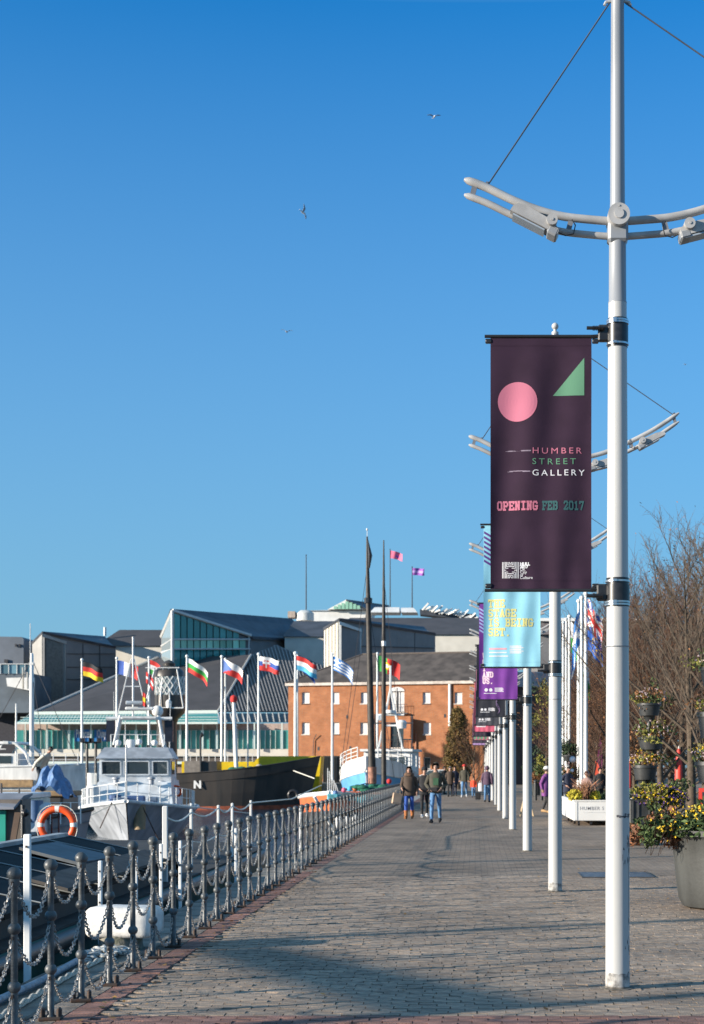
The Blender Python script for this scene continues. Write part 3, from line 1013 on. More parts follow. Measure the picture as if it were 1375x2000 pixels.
def stripes(root, m_, x0, x1, z0, z1, n=9, slope=.6):
    mb = MB()
    st = (z1 - z0) / n
    for i in range(n):
        z = z0 + i * st
        vs = []; nx = 10
        for k in range(nx + 1):
            x = x0 + (x1 - x0) * k / nx
            dz = -slope * (x - x0)
            vs.append((x, 0, z + dz)); vs.append((x, 0, z + dz + st * .5))
        mb.add(vs, [(2 * k, 2 * k + 2, 2 * k + 3, 2 * k + 1) for k in range(nx)])
    prt(root, 'stripe_pattern', mb, m_, .004)
def small_logos(root, m_, z, k=1.0):
    prt(root, 'logo', disc_mb(-.83, z + .035, .035 * k, 12, 2), m_, .004)
    prt(root, 'logo', disc_mb(-.74, z + .035, .035 * k, 12, 2), m_, .004)
    mb = MB()
    for i in range(4): rect_mb(mb, -.66, z + i * .022, -.48 - .02 * (i % 2), z + i * .022 + .013, 6, 1)
    prt(root, 'logo', mb, m_, .004)
    mb = MB(); rect_mb(mb, -.88, z - .04, -.62, z - .028, 8, 1)
    prt(root, 'small_print', mb, m_, .004)
# second: pale blue, yellow words
b2 = make_banner(lamps[1], 'pale blue banner reading the stage is being set, on the second lamp post', mat('banner sky blue cloth', (.27, .58, .70), .75, var=.06, scale=4))
stripes(b2, stripe_m, -.97, -.45, 4.5, 4.95, 7)
for k, ln in enumerate(('THE', 'STAGE', 'IS BEING', 'SET.')):
    mb = MB(); slab_text(mb, ln, 0, 0, .092, weight=1.5)
    for v in mb.v:
        v.x = v.x * (.62 / (8 * 5.6 * .092 / 6)) - .905; v.z += 3.885 - k * .130
    prt(b2, 'lettering', mb, yellowp, .005)
mb = MB(); rect_mb(mb, -.90, 3.30, -.66, 3.325, 8, 1); prt(b2, 'small_print', mb, mat('print rose', (.7, .35, .4), .8), .004)
mb = MB(); rect_mb(mb, -.90, 3.255, -.66, 3.27, 8, 1)
for i in range(5): rect_mb(mb, -.62, 3.25 + i * .023, -.46 + .03 * (i % 2), 3.25 + i * .023 + .013, 6, 1)
rect_mb(mb, -.90, 3.205, -.64, 3.22, 8, 1)
prt(b2, 'small_print', mb, whitep, .004)
# third: purple
b3 = make_banner(lamps[2], 'bright purple banner with striped top and pale words on the third lamp post', mat('banner purple cloth', (.16, .03, .26), .75, var=.08, scale=4))
stripes(b3, lilac_m, -.97, -.45, 4.45, 4.95, 7)
for k, ln in enumerate(('W', 'G', 'T', 'AND', 'US.')):
    mb = MB(); slab_text(mb, ln, 0, 0, .095, weight=1.6)
    for v in mb.v: v.x = v.x * .85 - .90; v.z += 3.90 - k * .128
    prt(b3, 'lettering', mb, mat('print pale pink', (.75, .55, .62), .8), .005)
small_logos(b3, whitep, 3.22)
specs = [('near-black banner with a pale swirl and white marks on the fourth lamp post', (.012, .013, .022)), ('slate grey banner with pale marks on the fifth lamp post', (.05, .05, .062)),
         ('pink banner with two white blocks of print on the sixth lamp post', (.55, .10, .16)), ('small dark banner below the pink one on the seventh lamp post', (.03, .02, .035)),
         ('small rose and green banner at the far end of the row', (.45, .14, .19)), ('tiny dark banner hung on one of the last lamp posts', (.04, .03, .05)), ('tiny lilac banner hung on one of the last lamp posts', (.35, .22, .42))]
for i, (lab, c) in enumerate(specs):
    b_ = make_banner(lamps[3 + i], lab, mat('banner cloth %d' % i, c, .75, var=.08))
    if i in (0, 1): small_logos(b_, whitep, 3.22)
    if i == 0:
        mb = MB()
        for k in range(3): mb.tube([(-.40 + .05 * math.sin(j * .7 + k), -.001, 3.15 + j * .05 + .03 * k) for j in range(9)], .006, 4)
        prt(b_, 'swirl', mb, mat('print swirl', (.3, .2, .35), .8), .004)
    if i == 1:
        mb = MB(); rect_mb(mb, -.95, 4.2, -.23, 4.9, 8, 8); prt(b_, 'colour_block', mb, mat('print dusty pink', (.5, .2, .26), .8), .003)
    if i == 2:
        mb = MB()
        for z in (3.25, 3.55):
            for j in range(3): rect_mb(mb, -.9, z + j * .05, -.55, z + j * .05 + .035, 6, 1)
        prt(b_, 'small_print', mb, whitep, .004)
    if i == 4:
        mb = MB(); rect_mb(mb, -.95, 3.1, -.23, 3.35, 8, 3); prt(b_, 'colour_block', mb, green, .003)

# ================================================================ WAREHOUSE (red brick)
brick_m = brick_mat('warehouse brick', (.42, .15, .058), (.35, .115, .045), (.30, .19, .12), .45, .15, .02, var=.28, bump=.2)
slate = mat('slate roof brown grey', (.075, .062, .055), .8, var=.4, scale=.8, bump=.2, bscale=3)
slate_b = mat('metal roof dark', (.055, .062, .078), .55, var=.25, scale=.5)
stone_w = mat('pale stone trim', (.55, .48, .42), .8, var=.2, scale=2)
shutter_m = mat('pale window shutter', (.62, .60, .58), .6, var=.15, scale=2)
darkglass = glass_mat('dark glass', (.05, .07, .08))
frame_dark = mat('dark frame', (.03, .03, .035), .6)
white_wall = mat('white render', (.70, .69, .66), .7, var=.1, scale=.6)
TH = R(14)
D0 = 180.0
wh_o = P(563, 1498, D0); wh_o.z = 0
wh = thing('brick_warehouse', 'long orange-brick warehouse with small pale windows and dark hipped slate roof at the dock head', 'building', wh_o, -TH)
WL, WD, EZ = 25.0, 12.0, 11.5
def wx(px):        # along-facade metres of a photo column
    # px on facade: point wh_o + u*(cos,-sin)
    c, s_ = math.cos(TH), math.sin(TH)
    k = (px - 928) / F
    return (k * wh_o.y - wh_o.x) / (c + k * s_)
def wz(py, px):
    u = wx(px); d = wh_o.y - u * math.sin(TH)
    return CAM_H + (1498 - py) * d / F
holes = []
for px in (597, 655, 712, 833, 895): holes.append((px, 1352, 1374, 15))
for px in (597, 655, 711, 834): holes.append((px, 1411, 1434, 15))
holes.append((834, 1479, 1502, 13)); 
# wall as a grid with real openings
rects = []
for px, y0, y1, wpx in holes:
    u0 = wx(px - wpx / 2); u1 = wx(px + wpx / 2)
    rects.append((u0, u1, wz(y1, px), wz(y0, px)))
door_u0, door_u1 = wx(761), wx(790)
rects.append((door_u0, door_u1, wz(1391, 775), wz(1350, 775)))
rects.append((door_u0 + .1, door_u1 - .1, wz(1460, 775), wz(1412, 775)))
us = sorted({0.0, WL} | {r[0] for r in rects} | {r[1] for r in rects})
zs = sorted({-.2, EZ} | {r[2] for r in rects} | {r[3] for r in rects})
mb = MB()
for i in range(len(us) - 1):
    for j in range(len(zs) - 1):
        cu_, cz = (us[i] + us[i + 1]) / 2, (zs[j] + zs[j + 1]) / 2
        if any(r[0] < cu_ < r[1] and r[2] < cz < r[3] for r in rects): continue
        mb.poly([(us[i], 0, zs[j]), (us[i + 1], 0, zs[j]), (us[i + 1], 0, zs[j + 1]), (us[i], 0, zs[j + 1])])
for u0, u1, z0, z1 in rects:
    for a, b in (((u0, z0), (u1, z0)), ((u1, z0), (u1, z1)), ((u1, z1), (u0, z1)), ((u0, z1), (u0, z0))):
        mb.poly([(a[0], 0, a[1]), (b[0], 0, b[1]), (b[0], .32, b[1]), (a[0], .32, a[1])])
mb.poly([(0, 0, -.2), (0, 0, EZ), (0, WD, EZ), (0, WD, -.2)]); mb.poly([(WL, 0, -.2), (WL, 0, EZ), (WL, WD, EZ), (WL, WD, -.2)])
mb.poly([(0, WD, -.2), (WL, WD, -.2), (WL, WD, EZ), (0, WD, EZ)])
wall = part('wall', mb, brick_m, wh)
mb = MB(); RZ = 15.2; ov = .25
e = [(-ov, -ov, EZ + .03), (WL + ov, -ov, EZ + .03), (WL + ov, WD + ov, EZ + .03), (-ov, WD + ov, EZ + .03)]
r0, r1 = (7.2, WD / 2, RZ), (WL - 1.5, WD / 2, RZ)
mb.poly([e[0], e[1], r1, r0]); mb.poly([e[2], e[3], r0, r1]); mb.poly([e[3], e[0], r0]); mb.poly([e[1], e[2], r1]); mb.poly(e)
roof = part('roof', mb, slate, wh)
mb = MB(); mb.tube([r0, r1], .12, 6); mb.tube([e[0], r0], .1, 6); part('ridge_tiles', mb, mat('ridge tile', (.12, .095, .08), .8), roof)
mb = MB(); mb.box2((-.28, -.34, EZ - .32), (WL + .28, -.004, EZ)); part('cornice', mb, stone_w, wh)
for n_, (u0, u1, z0, z1) in enumerate(rects):
    arch = n_ == len(rects) - 2
    w_ = thing('window', '', '')if False else None
    mb = MB(); mb.box2((u0, .22, z0), (u1, .28, z1))
    if n_ >= len(rects) - 2 and n_ != len(rects) - 2:
        wm_ = darkglass
    else:
        wm_ = shutter_m if n_ < 9 or arch else darkglass
    wo = part('window', mb, wm_, wh)
    mb = MB(); t_ = .06
    mb.box2((u0, .16, z0), (u0 + t_, .22, z1)); mb.box2((u1 - t_, .16, z0), (u1, .22, z1)); mb.box2((u0 + t_, .16, z1 - t_), (u1 - t_, .22, z1)); mb.box2((u0 + t_, .16, z0), (u1 - t_, .22, z0 + t_))
    if n_ >= len(rects) - 2:
        mb.box2(((u0 + u1) / 2 - .05, .15, z0 + t_), ((u0 + u1) / 2 + .05, .22, z1 - t_))
        if n_ == len(rects) - 1:
            mb.box2((u0 + t_, .16, (z0 + z1) / 2 - .05), (u1 - t_, .222, (z0 + z1) / 2 + .05))
    part('frame', mb, frame_dark if n_ >= len(rects) - 2 else white_wall, wo)
    mb = MB(); mb.box2((u0 - .08, -.06, z0 - .12), (u1 + .08, .16, z0 - .003)); part('sill', mb, stone_w if n_ % 3 else slate, wo)
# arch over the loading door: a half-round brick-framed head
u0, u1, z0, z1 = rects[-2]
mb = MB(); c = (u0 + u1) / 2; r_ = (u1 - u0) / 2
pts = [(c + r_ * math.cos(math.pi * i / 14), -.02, z1 + .55 * r_ * math.sin(math.pi * i / 14)) for i in range(15)]
mb.slab(pts, (0, .012, 0)); part('arch_head', mb, shutter_m, wh)
mb = MB()
for i in range(14):
    a, b = pts[i], pts[i + 1]
    mb.slab([a, b, (c + (b[0] - c) * 1.16, -.03, z1 + (b[2] - z1) * 1.2), (c + (a[0] - c) * 1.16, -.03, z1 + (a[2] - z1) * 1.2)], (0, .028, 0))
part('brick_arch', mb, mat('dark brick arch', (.22, .09, .05), .85), wh)
mb = MB(); mb.box2((c - .04, -.05, z0), (c + .04, -.025, z1 + .4)); part('door_post', mb, frame_dark, wh)
# loading balconies
for zz in (wz(1393, 775), wz(1462, 775)):
    mb = MB(); mb.box2((u0 - .5, -.55, zz - .12), (u1 + .5, -.005, zz)); bal = part('balcony', mb, frame_dark, wh)
    mb = MB()
    for i in range(9):
        x = u0 - .45 + (u1 - u0 + .9) * i / 8; mb.tube([(x, -.5, zz), (x, -.5, zz + 1.0)], .02, 5)
    mb.tube([(u0 - .5, -.5, zz + 1.0), (u1 + .5, -.5, zz + 1.0)], .03, 5)
    part('railing', mb, frame_dark, bal)
mb = MB(); x = wx(879); mb.tube([(x, -.12, wz(1418, 879)), (x, -.12, EZ - .3)], .17, 8); part('downpipe', mb, white_wall, wh)
mb = MB(); x = wx(813); mb.tube([(x, -.1, 0), (x, -.1, wz(1432, 813))], .1, 8); part('downpipe', mb, mat('brown pipe', (.30, .14, .08), .7), wh)
for px, py in ((678, 1400), (622, 1462), (684, 1461), (804, 1399), (869, 1398), (806, 1461)):
    mb = MB(); x = wx(px); z = wz(py, px); mb.box((x, -.02, z), (.22, .04, .42)); part('tie_plate', mb, frame_dark, wh)
mb = MB(); x = wx(612); mb.tube([(x, -.15, wz(1478, 612)), (x + .1, -.15, wz(1445, 612)), (x + .5, -.35, wz(1434, 614))], .05, 6); part('wall_lamp', mb, frame_dark, wh)
# board added to the wall to throw the long shadow on it
mb = MB(); x = wx(806); mb.slab([(x, -.05, wz(1404, 806)), (x, -1.15, wz(1404, 806) + .2), (x, -1.15, wz(1436, 806) - .1), (x, -.05, wz(1452, 806))], (.08, 0, 0)); part('hoist_board', mb, brick_m, wh)

# ================================================================ SHOPPING CENTRE ON THE DOCK
sp = mat('slate smooth dark', (.058, .054, .057), .7, var=.15, scale=.4)
ribm = mat('ribbed roof', (.075, .075, .08), .6, var=.15, scale=.5)
teal_glass = glass_mat('teal glass', (.06, .25, .235), .05)
mint = glass_mat('mint glass', (.36, .66, .48), .15)  # bright reflections in the panes are put into this pale colour
cream = mat('cream cladding', (.62, .58, .50), .7, var=.08, scale=.5)
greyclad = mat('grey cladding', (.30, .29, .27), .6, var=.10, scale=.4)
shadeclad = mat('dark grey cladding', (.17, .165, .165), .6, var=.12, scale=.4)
alu = mat('pale aluminium', (.55, .55, .53), .5, var=.08)
verge_m = mat('pale verge trim', (.45, .43, .40), .6)
mintfr = mat('mint white frame', (.62, .70, .64), .5, var=.06)
sc_ = thing('shopping_centre', 'low dark-roofed dockside shopping hall with mint glazing and a blue window sign', 'building', P(300, 1498, 203).xy.to_3d())
def face(mb, pts): mb.poly([P(*p) for p in pts])
mb = MB()
A_, B2_, C2_, D2_ = (62, 1394, 204), (425, 1391, 203), (490, 1279, 226), (308, 1285, 232)
face(mb, [A_, B2_, C2_, D2_])
mb.poly([P(*A_), P(*D2_), P(300, 1330, 250), P(40, 1440, 235)])
part('roof', mb, sp, sc_, world=True)
mb = MB(); mb.tube([P(*A_), P(*D2_)], .28, 6); mb.tube([P(*B2_), P(*C2_)], .18, 6); part('verge', mb, verge_m, sc_, world=True)
mb = MB()
E2 = (540, 1259, 236); G2 = (655, 1312, 232); H2 = (655, 1392, 212)
mb = MB()
pn = (P(*H2) - P(*B2_)).cross(P(*E2) - P(*B2_)); pq = P(*B2_)
def on_rib(px, py):
    dr = P(px, py, 1.0) - Vector((0, 0, CAM_H))
    t_ = (pq - Vector((0, 0, CAM_H))).dot(pn) / dr.dot(pn)
    return Vector((0, 0, CAM_H)) + dr * t_
mb0 = MB(); mb0.poly([on_rib(*q[:2]) for q in (B2_, H2, G2, E2, C2_)]); mb0.poly([P(*C2_), on_rib(*C2_[:2]), on_rib(*B2_[:2])])
part('ribbed_roof', mb0, ribm, sc_, world=True)
def rib_top(px):
    if px < 490: return 1391 - (px - 425) * 1.72
    if px < 540: return 1279 - (px - 490) * .4
    return 1259 + (px - 540) * .46
for i in range(44):
    xb = 429 + i * 6.6
    y = 1390.0; x = xb
    while y > 1255 and x > 426:
        x2 = xb - .30 * (1391 - (y - 2))
        if x2 < 427 or y - 2 < rib_top(x2) + 1: break
        x, y = x2, y - 2
    if y < 1386 and xb < 655 + 30:
        lo = on_rib(min(xb, 654), 1390 if xb < 654 else 1391 - (xb - 654) / .30)
        hi = on_rib(x, y)
        if (hi - lo).length > 1: mb.tube([lo + Vector((0, -.1, .06)), hi + Vector((0, -.1, .06))], .10, 4)
part('standing_seams', mb, mat('roof seam pale', (.26, .25, .245), .6), sc_, world=True)
# fascia, canopy, wall bays
mb = MB(); mb.slab([P(62, 1396, 203.6), P(425, 1393, 202.6), P(425, 1387, 202.6), P(62, 1390, 203.6)], (0, .6, 0)); part('fascia', mb, mintfr, sc_, world=True)
mb = MB(); face(mb, [(30, 1411, 200), (425, 1411, 199.4), (425, 1394, 202.2), (62, 1397, 203.2)]); part('canopy', mb, teal_glass, sc_, world=True)
mb = MB()
for i in range(64):
    px = 38 + i * 6.1
    a = P(px, 1411, 199.9); b = P(px + (8 if px > 60 else 20), 1395.5, 202.6)
    mb.tube([a + Vector((0, -.1, .05)), b + Vector((0, -.1, .05))], .028, 4)
for f in (.33, .66):
    mb.tube([P(40, 1411 - 15 * f, 199.8 + 2.6 * f), P(425, 1411 - 16 * f, 199.2 + 2.6 * f)], .05, 4)
part('canopy_bars', mb, mintfr, sc_, world=True)
mb = MB(); mb.slab([P(29, 1414, 199.6), P(425, 1414, 199.3), P(425, 1410, 199.3), P(29, 1410, 199.6)], (0, .4, 0)); part('gutter', mb, mintfr, sc_, world=True)
mb = MB(); face(mb, [(430, 1411, 200), (655, 1411, 209), (655, 1393, 212), (425, 1393, 202.8)]); part('shaded_canopy', mb, glass_mat('blue canopy glass', (.03, .06, .085)), sc_, world=True)  # the canopy's shaded run; its shade is put into the dark blue
mb = MB()
for i in range(20):
    a = P(432 + i * 11.5, 1411, 200 + i * .45); b = P(426 + i * 11.8, 1393.5, 202.6 + i * .46); mb.tube([a + Vector((0, -.1, .05)), b + Vector((0, -.1, .05))], .07, 4)
part('canopy_bars', mb, alu, sc_, world=True)
mb = MB(); mb.slab([P(29, 1426, 203), P(655, 1426, 203), P(655, 1413, 203), P(29, 1413, 203)], (0, .5, 0)); part('blind_panels', mb, mat('pinkish panel', (.42, .32, .27), .7), sc_, world=True)
mb = MB(); mb.slab([P(29, 1477, 202.4), P(655, 1477, 202.4), P(655, 1463, 202.4), P(29, 1463, 202.4)], (0, .8, 0)); part('sill_band', mb, cream, sc_, world=True)
mb = MB(); mb.slab([P(29, 1487, 202.8), P(655, 1487, 202.8), P(655, 1477.4, 202.8), P(29, 1477.4, 202.8)], (0, .6, 0)); part('plinth', mb, mat('dark plinth', (.10, .085, .075), .8), sc_, world=True)
mb = MB(); mb.slab([P(29, 1492, 202.3), P(655, 1492, 202.3), P(655, 1487.5, 202.3), P(29, 1487.5, 202.3)], (0, 1, 0)); part('lower_band', mb, mintfr, sc_, world=True)
mb = MB(); mb.slab([P(29, 1526, 203), P(655, 1526, 203), P(655, 1492.5, 203), P(29, 1492.5, 203)], (0, .6, 0)); part('base_wall', mb, mat('brown base wall', (.27, .20, .155), .8, scale=.6), sc_, world=True)
cols = [31, 50, 92, 135, 178, 222, 266, 309, 352, 396, 424, 497, 551, 600]
for i, px in enumerate(cols):
    mb = MB(); mb.box2(P(px - 1.5, 1463, 201.6), P(px + 1.5, 1412, 201.9)); part('column', mb, mintfr, sc_, world=True)
rr = random.Random(2)
for i in range(len(cols) - 1):
    x0, x1 = cols[i] + 2, cols[i + 1] - 2
    n = max(1, round((x1 - x0) / 10.5))
    for k in range(n):
        a = x0 + (x1 - x0) * k / n; b = x0 + (x1 - x0) * (k + 1) / n
        sign = 145 < (a + b) / 2 < 222
        mb = MB(); mb.box2(P(a, 1463, 202.55 + rr.uniform(0, .05)), P(b - 1.4, 1426.3, 202.75))
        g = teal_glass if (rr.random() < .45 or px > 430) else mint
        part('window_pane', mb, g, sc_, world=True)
        mb = MB(); mb.box2(P(b - 1.4, 1463, 202.3), P(b, 1426.3, 202.7)); part('mullion', mb, mintfr, sc_, world=True)
bluesign = mat('blue sign vinyl', (.02, .16, .45), .4, var=.05)
mb = MB()
for a, b in ((146, 176), (184, 213)):
    mb.box2(P(a, 1448, 202.44), P(b, 1425, 202.5))
sg_ = part('sign', mb, bluesign, sc_, world=True)
for wd, px in (('Princes', 148), ('Quay', 190)):
    mb = text_mb(wd, 1.5, .03, 1.0, .01)
    wid = max(v.x for v in mb.v)
    o_ = P(px, 1440, 202.25)
    for v in mb.v: v.x = v.x * ((30 if wd == 'Princes' else 17) * 202 / F) / wid; v += o_
    part('lettering', mb, whitep, sg_, world=True)
# glazed gable rising out of the roof
gg = thing('glazed_gable_hall', 'glass-fronted gabled hall with dark pitched roof rising above the shopping hall', 'building', P(337, 1330, 223).xy.to_3d())
mb = MB(); face(mb, [(338, 1330, 223.3), (338, 1192, 223.3), (490, 1241, 235), (490, 1300, 235)]); mb.poly([P(315, 1310, 232), P(315, 1242, 232), P(333, 1192, 225), P(337, 1330, 223.4)])
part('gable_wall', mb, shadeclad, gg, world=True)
mb = MB(); mb.slab([P(333, 1189, 222.6), P(570, 1208, 262), P(606, 1249, 262), P(494, 1243, 235)], (0, .3, -.4)); mb.slab([P(333, 1189, 222.6), P(570, 1208, 262), P(560, 1240, 268), P(313, 1243, 232)], (0, .3, -.4))
part('roof', mb, slate_b, gg, world=True)
def lerp(a, b, f): return a + (b - a) * f
for i in range(11):
    f0, f1 = i / 11, (i + 1) / 11
    xa, xb = lerp(340, 480, f0) + .9, lerp(340, 480, f1) - .9
    da, db = lerp(223.3, 234.2, f0) - .35, lerp(223.3, 234.2, f1) - .35
    ya, yb = lerp(1198, 1240, f0), lerp(1198, 1240, f1)
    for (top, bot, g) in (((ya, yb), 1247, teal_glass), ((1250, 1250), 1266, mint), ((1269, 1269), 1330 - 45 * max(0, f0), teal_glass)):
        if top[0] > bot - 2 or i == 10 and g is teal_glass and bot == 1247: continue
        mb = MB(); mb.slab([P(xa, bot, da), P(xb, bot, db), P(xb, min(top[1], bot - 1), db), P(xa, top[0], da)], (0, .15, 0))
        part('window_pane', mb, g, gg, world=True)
mb = MB()
for (a, b) in (((337, 1192, 222.7), (490, 1241, 234.4)), ((337, 1248.5, 222.7), (488, 1248.5, 234.4)), ((337, 1267.5, 222.7), (488, 1267.5, 234.4)), ((337, 1330, 222.7), (337, 1192, 222.7)), ((486, 1288, 234.4), (486, 1240, 234.4)), ((337, 1192, 222.7), (315, 1243, 231.5)), ((337, 1248, 222.7), (315, 1262, 231.5)), ((337, 1267, 222.7), (315, 1275, 231.5))):
    mb.tube([P(*a), P(*b)], .26 if a[1] in (1192, 1330) else .14, 5)
part('frame', mb, alu, gg, world=True)
for (y0, y1, y2, y3) in ((1302, 1210, 1250, 1302), ):
    mb = MB(); mb.slab([P(317, 1300, 231), P(334, 1310, 223.8), P(334, 1203, 223.8), P(317, 1246, 231)], (-.05, -.15, 0)); part('side_pane', mb, glass_mat('sky glass', (.22, .26, .27)), gg, world=True)
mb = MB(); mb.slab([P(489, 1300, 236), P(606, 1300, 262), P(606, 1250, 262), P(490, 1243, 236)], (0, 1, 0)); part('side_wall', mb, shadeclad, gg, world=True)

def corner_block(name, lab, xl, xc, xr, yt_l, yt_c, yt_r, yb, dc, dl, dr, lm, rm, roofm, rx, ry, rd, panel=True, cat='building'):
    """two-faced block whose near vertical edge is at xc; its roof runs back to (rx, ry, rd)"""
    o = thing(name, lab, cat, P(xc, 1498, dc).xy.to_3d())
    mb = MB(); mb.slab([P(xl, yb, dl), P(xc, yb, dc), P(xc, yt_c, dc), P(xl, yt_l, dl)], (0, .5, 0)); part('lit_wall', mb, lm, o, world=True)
    mb = MB(); mb.slab([P(xc, yb, dc), P(xr, yb, dr), P(xr, yt_r, dr), P(xc, yt_c, dc)], (0, .5, 0)); w2 = part('shaded_wall', mb, rm, o, world=True)  # darker cladding here: the side's shade is put into its colour
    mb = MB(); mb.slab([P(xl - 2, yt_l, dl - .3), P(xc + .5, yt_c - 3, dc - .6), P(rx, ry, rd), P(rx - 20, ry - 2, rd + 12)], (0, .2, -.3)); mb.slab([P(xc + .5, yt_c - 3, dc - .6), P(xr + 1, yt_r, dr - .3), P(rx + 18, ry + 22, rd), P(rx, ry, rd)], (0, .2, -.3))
    part('roof', mb, roofm, o, world=True)
    return o, w2
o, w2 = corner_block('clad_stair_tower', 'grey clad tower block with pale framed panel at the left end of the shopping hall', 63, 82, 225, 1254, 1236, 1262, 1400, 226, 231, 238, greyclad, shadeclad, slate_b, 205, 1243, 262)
for px in (86, 126):
    mb = MB(); d = lerp(226, 238, (px - 82) / 143) - .3; mb.box2(P(px - 3, 1388, d), P(px + 2, 1240 + (px - 82) * .35, d + .3)); part('frame', mb, greyclad, o, world=True)
mb = MB(); mb.slab([P(83, 1244, 225.6), P(129, 1258, 229.6), P(129, 1252, 229.6), P(83, 1237, 225.6)], (0, .3, 0)); part('frame', mb, greyclad, o, world=True)
mb = MB(); mb.slab([P(90, 1386, 226.4), P(122, 1372, 229.0), P(122, 1258, 229.0), P(90, 1248, 226.4)], (0, .1, 0)); part('louvre_panel', mb, mat('louvre grey', (.13, .13, .12), .7), o, world=True)
mb = MB()
for y in (1276, 1302, 1326): mb.tube([P(131, y + 1, 229.9), P(224, y + 1, 237.7)], .06, 4)
for x in (162, 195): mb.tube([P(x, 1380, lerp(226, 238, (x - 82) / 143) - .2), P(x, 1256, lerp(226, 238, (x - 82) / 143) - .2)], .06, 4)
part('panel_joints', mb, frame_dark, o, world=True)
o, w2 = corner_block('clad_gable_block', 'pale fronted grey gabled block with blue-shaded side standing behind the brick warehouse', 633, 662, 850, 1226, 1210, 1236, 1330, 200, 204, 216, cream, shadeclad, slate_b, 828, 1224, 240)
for px in (665, 704):
    mb = MB(); d = lerp(200, 216, (px - 662) / 188) - .3; mb.box2(P(px - 3, 1325, d), P(px + 2, 1214 + (px - 662) * .3, d + .3)); part('frame', mb, alu, o, world=True)
mb = MB(); mb.slab([P(663, 1220, 199.5), P(706, 1234, 203.3), P(706, 1229, 203.3), P(663, 1213, 199.5)], (0, .3, 0)); part('frame', mb, alu, o, world=True)
mb = MB()
for x in (636, 642, 648, 654, 660): mb.tube([P(x, 1325, lerp(204, 200, (x - 633) / 29) - .2), P(x, 1228 - (x - 633) * .5, lerp(204, 200, (x - 633) / 29) - .2)], .08, 4)
part('panel_joints', mb, greyclad, o, world=True)
mb = MB()
for x in (740, 775, 810): mb.tube([P(x, 1300, lerp(200, 216, (x - 662) / 188) - .2), P(x, 1235, lerp(200, 216, (x - 662) / 188) - .2)], .07, 4)
mb.tube([P(708, 1262, 203.5), P(848, 1266, 215.5)], .07, 4)
part('panel_joints', mb, frame_dark, o, world=True)
# back ranges: real blocks with pitched roofs
def back_block(name, lab, x0, x1, yeave, yridge, ybase, d, depth, wallm, roofm, hip0=0, hip1=0, cat='building'):
    o = thing(name, lab, cat, P((x0 + x1) / 2, 1498, d).xy.to_3d())
    a, b = P(x0, ybase, d), P(x1, ybase, d); c, e_ = P(x1, yeave, d), P(x0, yeave, d)
    mb = MB(); mb.slab([a, b, c, e_], (0, depth, 0)); part('wall', mb, wallm, o, world=True)
    zr = P(x0, yridge, d).z
    r0 = Vector((P(x0 + hip0, 0, d).x, d + depth / 2, zr)); r1 = Vector((P(x1 - hip1, 0, d).x, d + depth / 2, zr))
    ee = [e_ + Vector((-.3, -.4, .02)), c + Vector((.3, -.4, .02)), c + Vector((.3, depth + .4, .02)), e_ + Vector((-.3, depth + .4, .02))]
    mb = MB(); mb.poly([ee[0], ee[1], r1, r0]); mb.poly([ee[2], ee[3], r0, r1]); mb.poly([ee[3], ee[0], r0]); mb.poly([ee[1], ee[2], r1]); mb.poly(ee)
    part('roof', mb, roofm, o, world=True)
    return o
o = back_block('rear_hall', 'dark pitched roof hall over a cream wall between the tower and the glazed gable', 190, 330, 1262, 1222, 1300, 262, 16, cream, sp, 22, 10)
mb = MB(); mb.tube([P(205, 1242, 265), P(205, 1225, 265)], .25, 8); part('vent_pipe', mb, white_wall, o, world=True)
back_block('cream_link_block', 'cream link block with dark roof between the glazed gable and the pale gabled block', 556, 660, 1244, 1205, 1320, 246, 14, cream, slate_b, 8, 8)
back_block('long_rear_hall', 'long dark-roofed rear hall stretching behind the brick warehouse to the banners', 640, 1010, 1240, 1190, 1330, 262, 30, cream, sp, 30, 40)
o = back_block('white_roof_lantern', 'white glazed gable lantern on the white roof deck at the top of the centre', 602, 725, 1193, 1186, 1230, 300, 10, white_wall, white_wall, 40, 40)
mb = MB(); mb.slab([P(640, 1190, 299), P(716, 1190, 299), P(676, 1171, 299)], (0, 22, 0)); part('lantern_gable', mb, white_wall, o, world=True)
mb = MB()
for i in range(7):
    x = 652 + i * 7.5; h = 15 - abs(x - 676) * .40
    mb.box2(P(x, 1189.5, 298.5), P(x + 6.3, 1189.5 - max(h, 2), 298.8))
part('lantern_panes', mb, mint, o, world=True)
mb = MB(); mb.slab([P(676, 1170.5, 298.6), P(760, 1182, 330), P(760, 1196, 330), P(718, 1190, 298.6)], (0, .3, -.3)); part('lantern_roof', mb, slate_b, o, world=True)
o = thing('white_skylight', 'row of white roof skylights beside the roof flags', 'skylight', P(770, 1498, 295).xy.to_3d())
mb = MB(); mb.slab([P(722, 1196, 295), P(780, 1196, 295), P(780, 1186, 298), P(732, 1186, 298)], (0, 6, 0)); part('pane', mb, white_wall, o, world=True)
mb = MB(); mb.slab([P(783, 1196, 295), P(815, 1196, 295), P(808, 1187, 298), P(783, 1187, 298)], (0, 6, 0)); part('pane', mb, white_wall, o, world=True)
o = thing('roof_plant', 'white lattice plant gear standing on the far roof by the banners', 'roof plant', P(885, 1498, 290).xy.to_3d())
mb = MB(); rr = random.Random(8)
for i in range(22):
    x = 825 + i * 4.6; y = 1192 + i * .9 - rr.uniform(0, 4)
    mb.tube([P(x, y, 289), P(x + 12, y - rr.uniform(4, 14), 289 + rr.uniform(-1, 1))], .22, 4)
part('lattice', mb, white_wall, o, world=True)
mb = MB(); mb.slab([P(820, 1200, 290), P(930, 1212, 290), P(930, 1200, 290), P(820, 1190, 290)], (0, 4, 0)); part('deck', mb, slate_b, o, world=True)
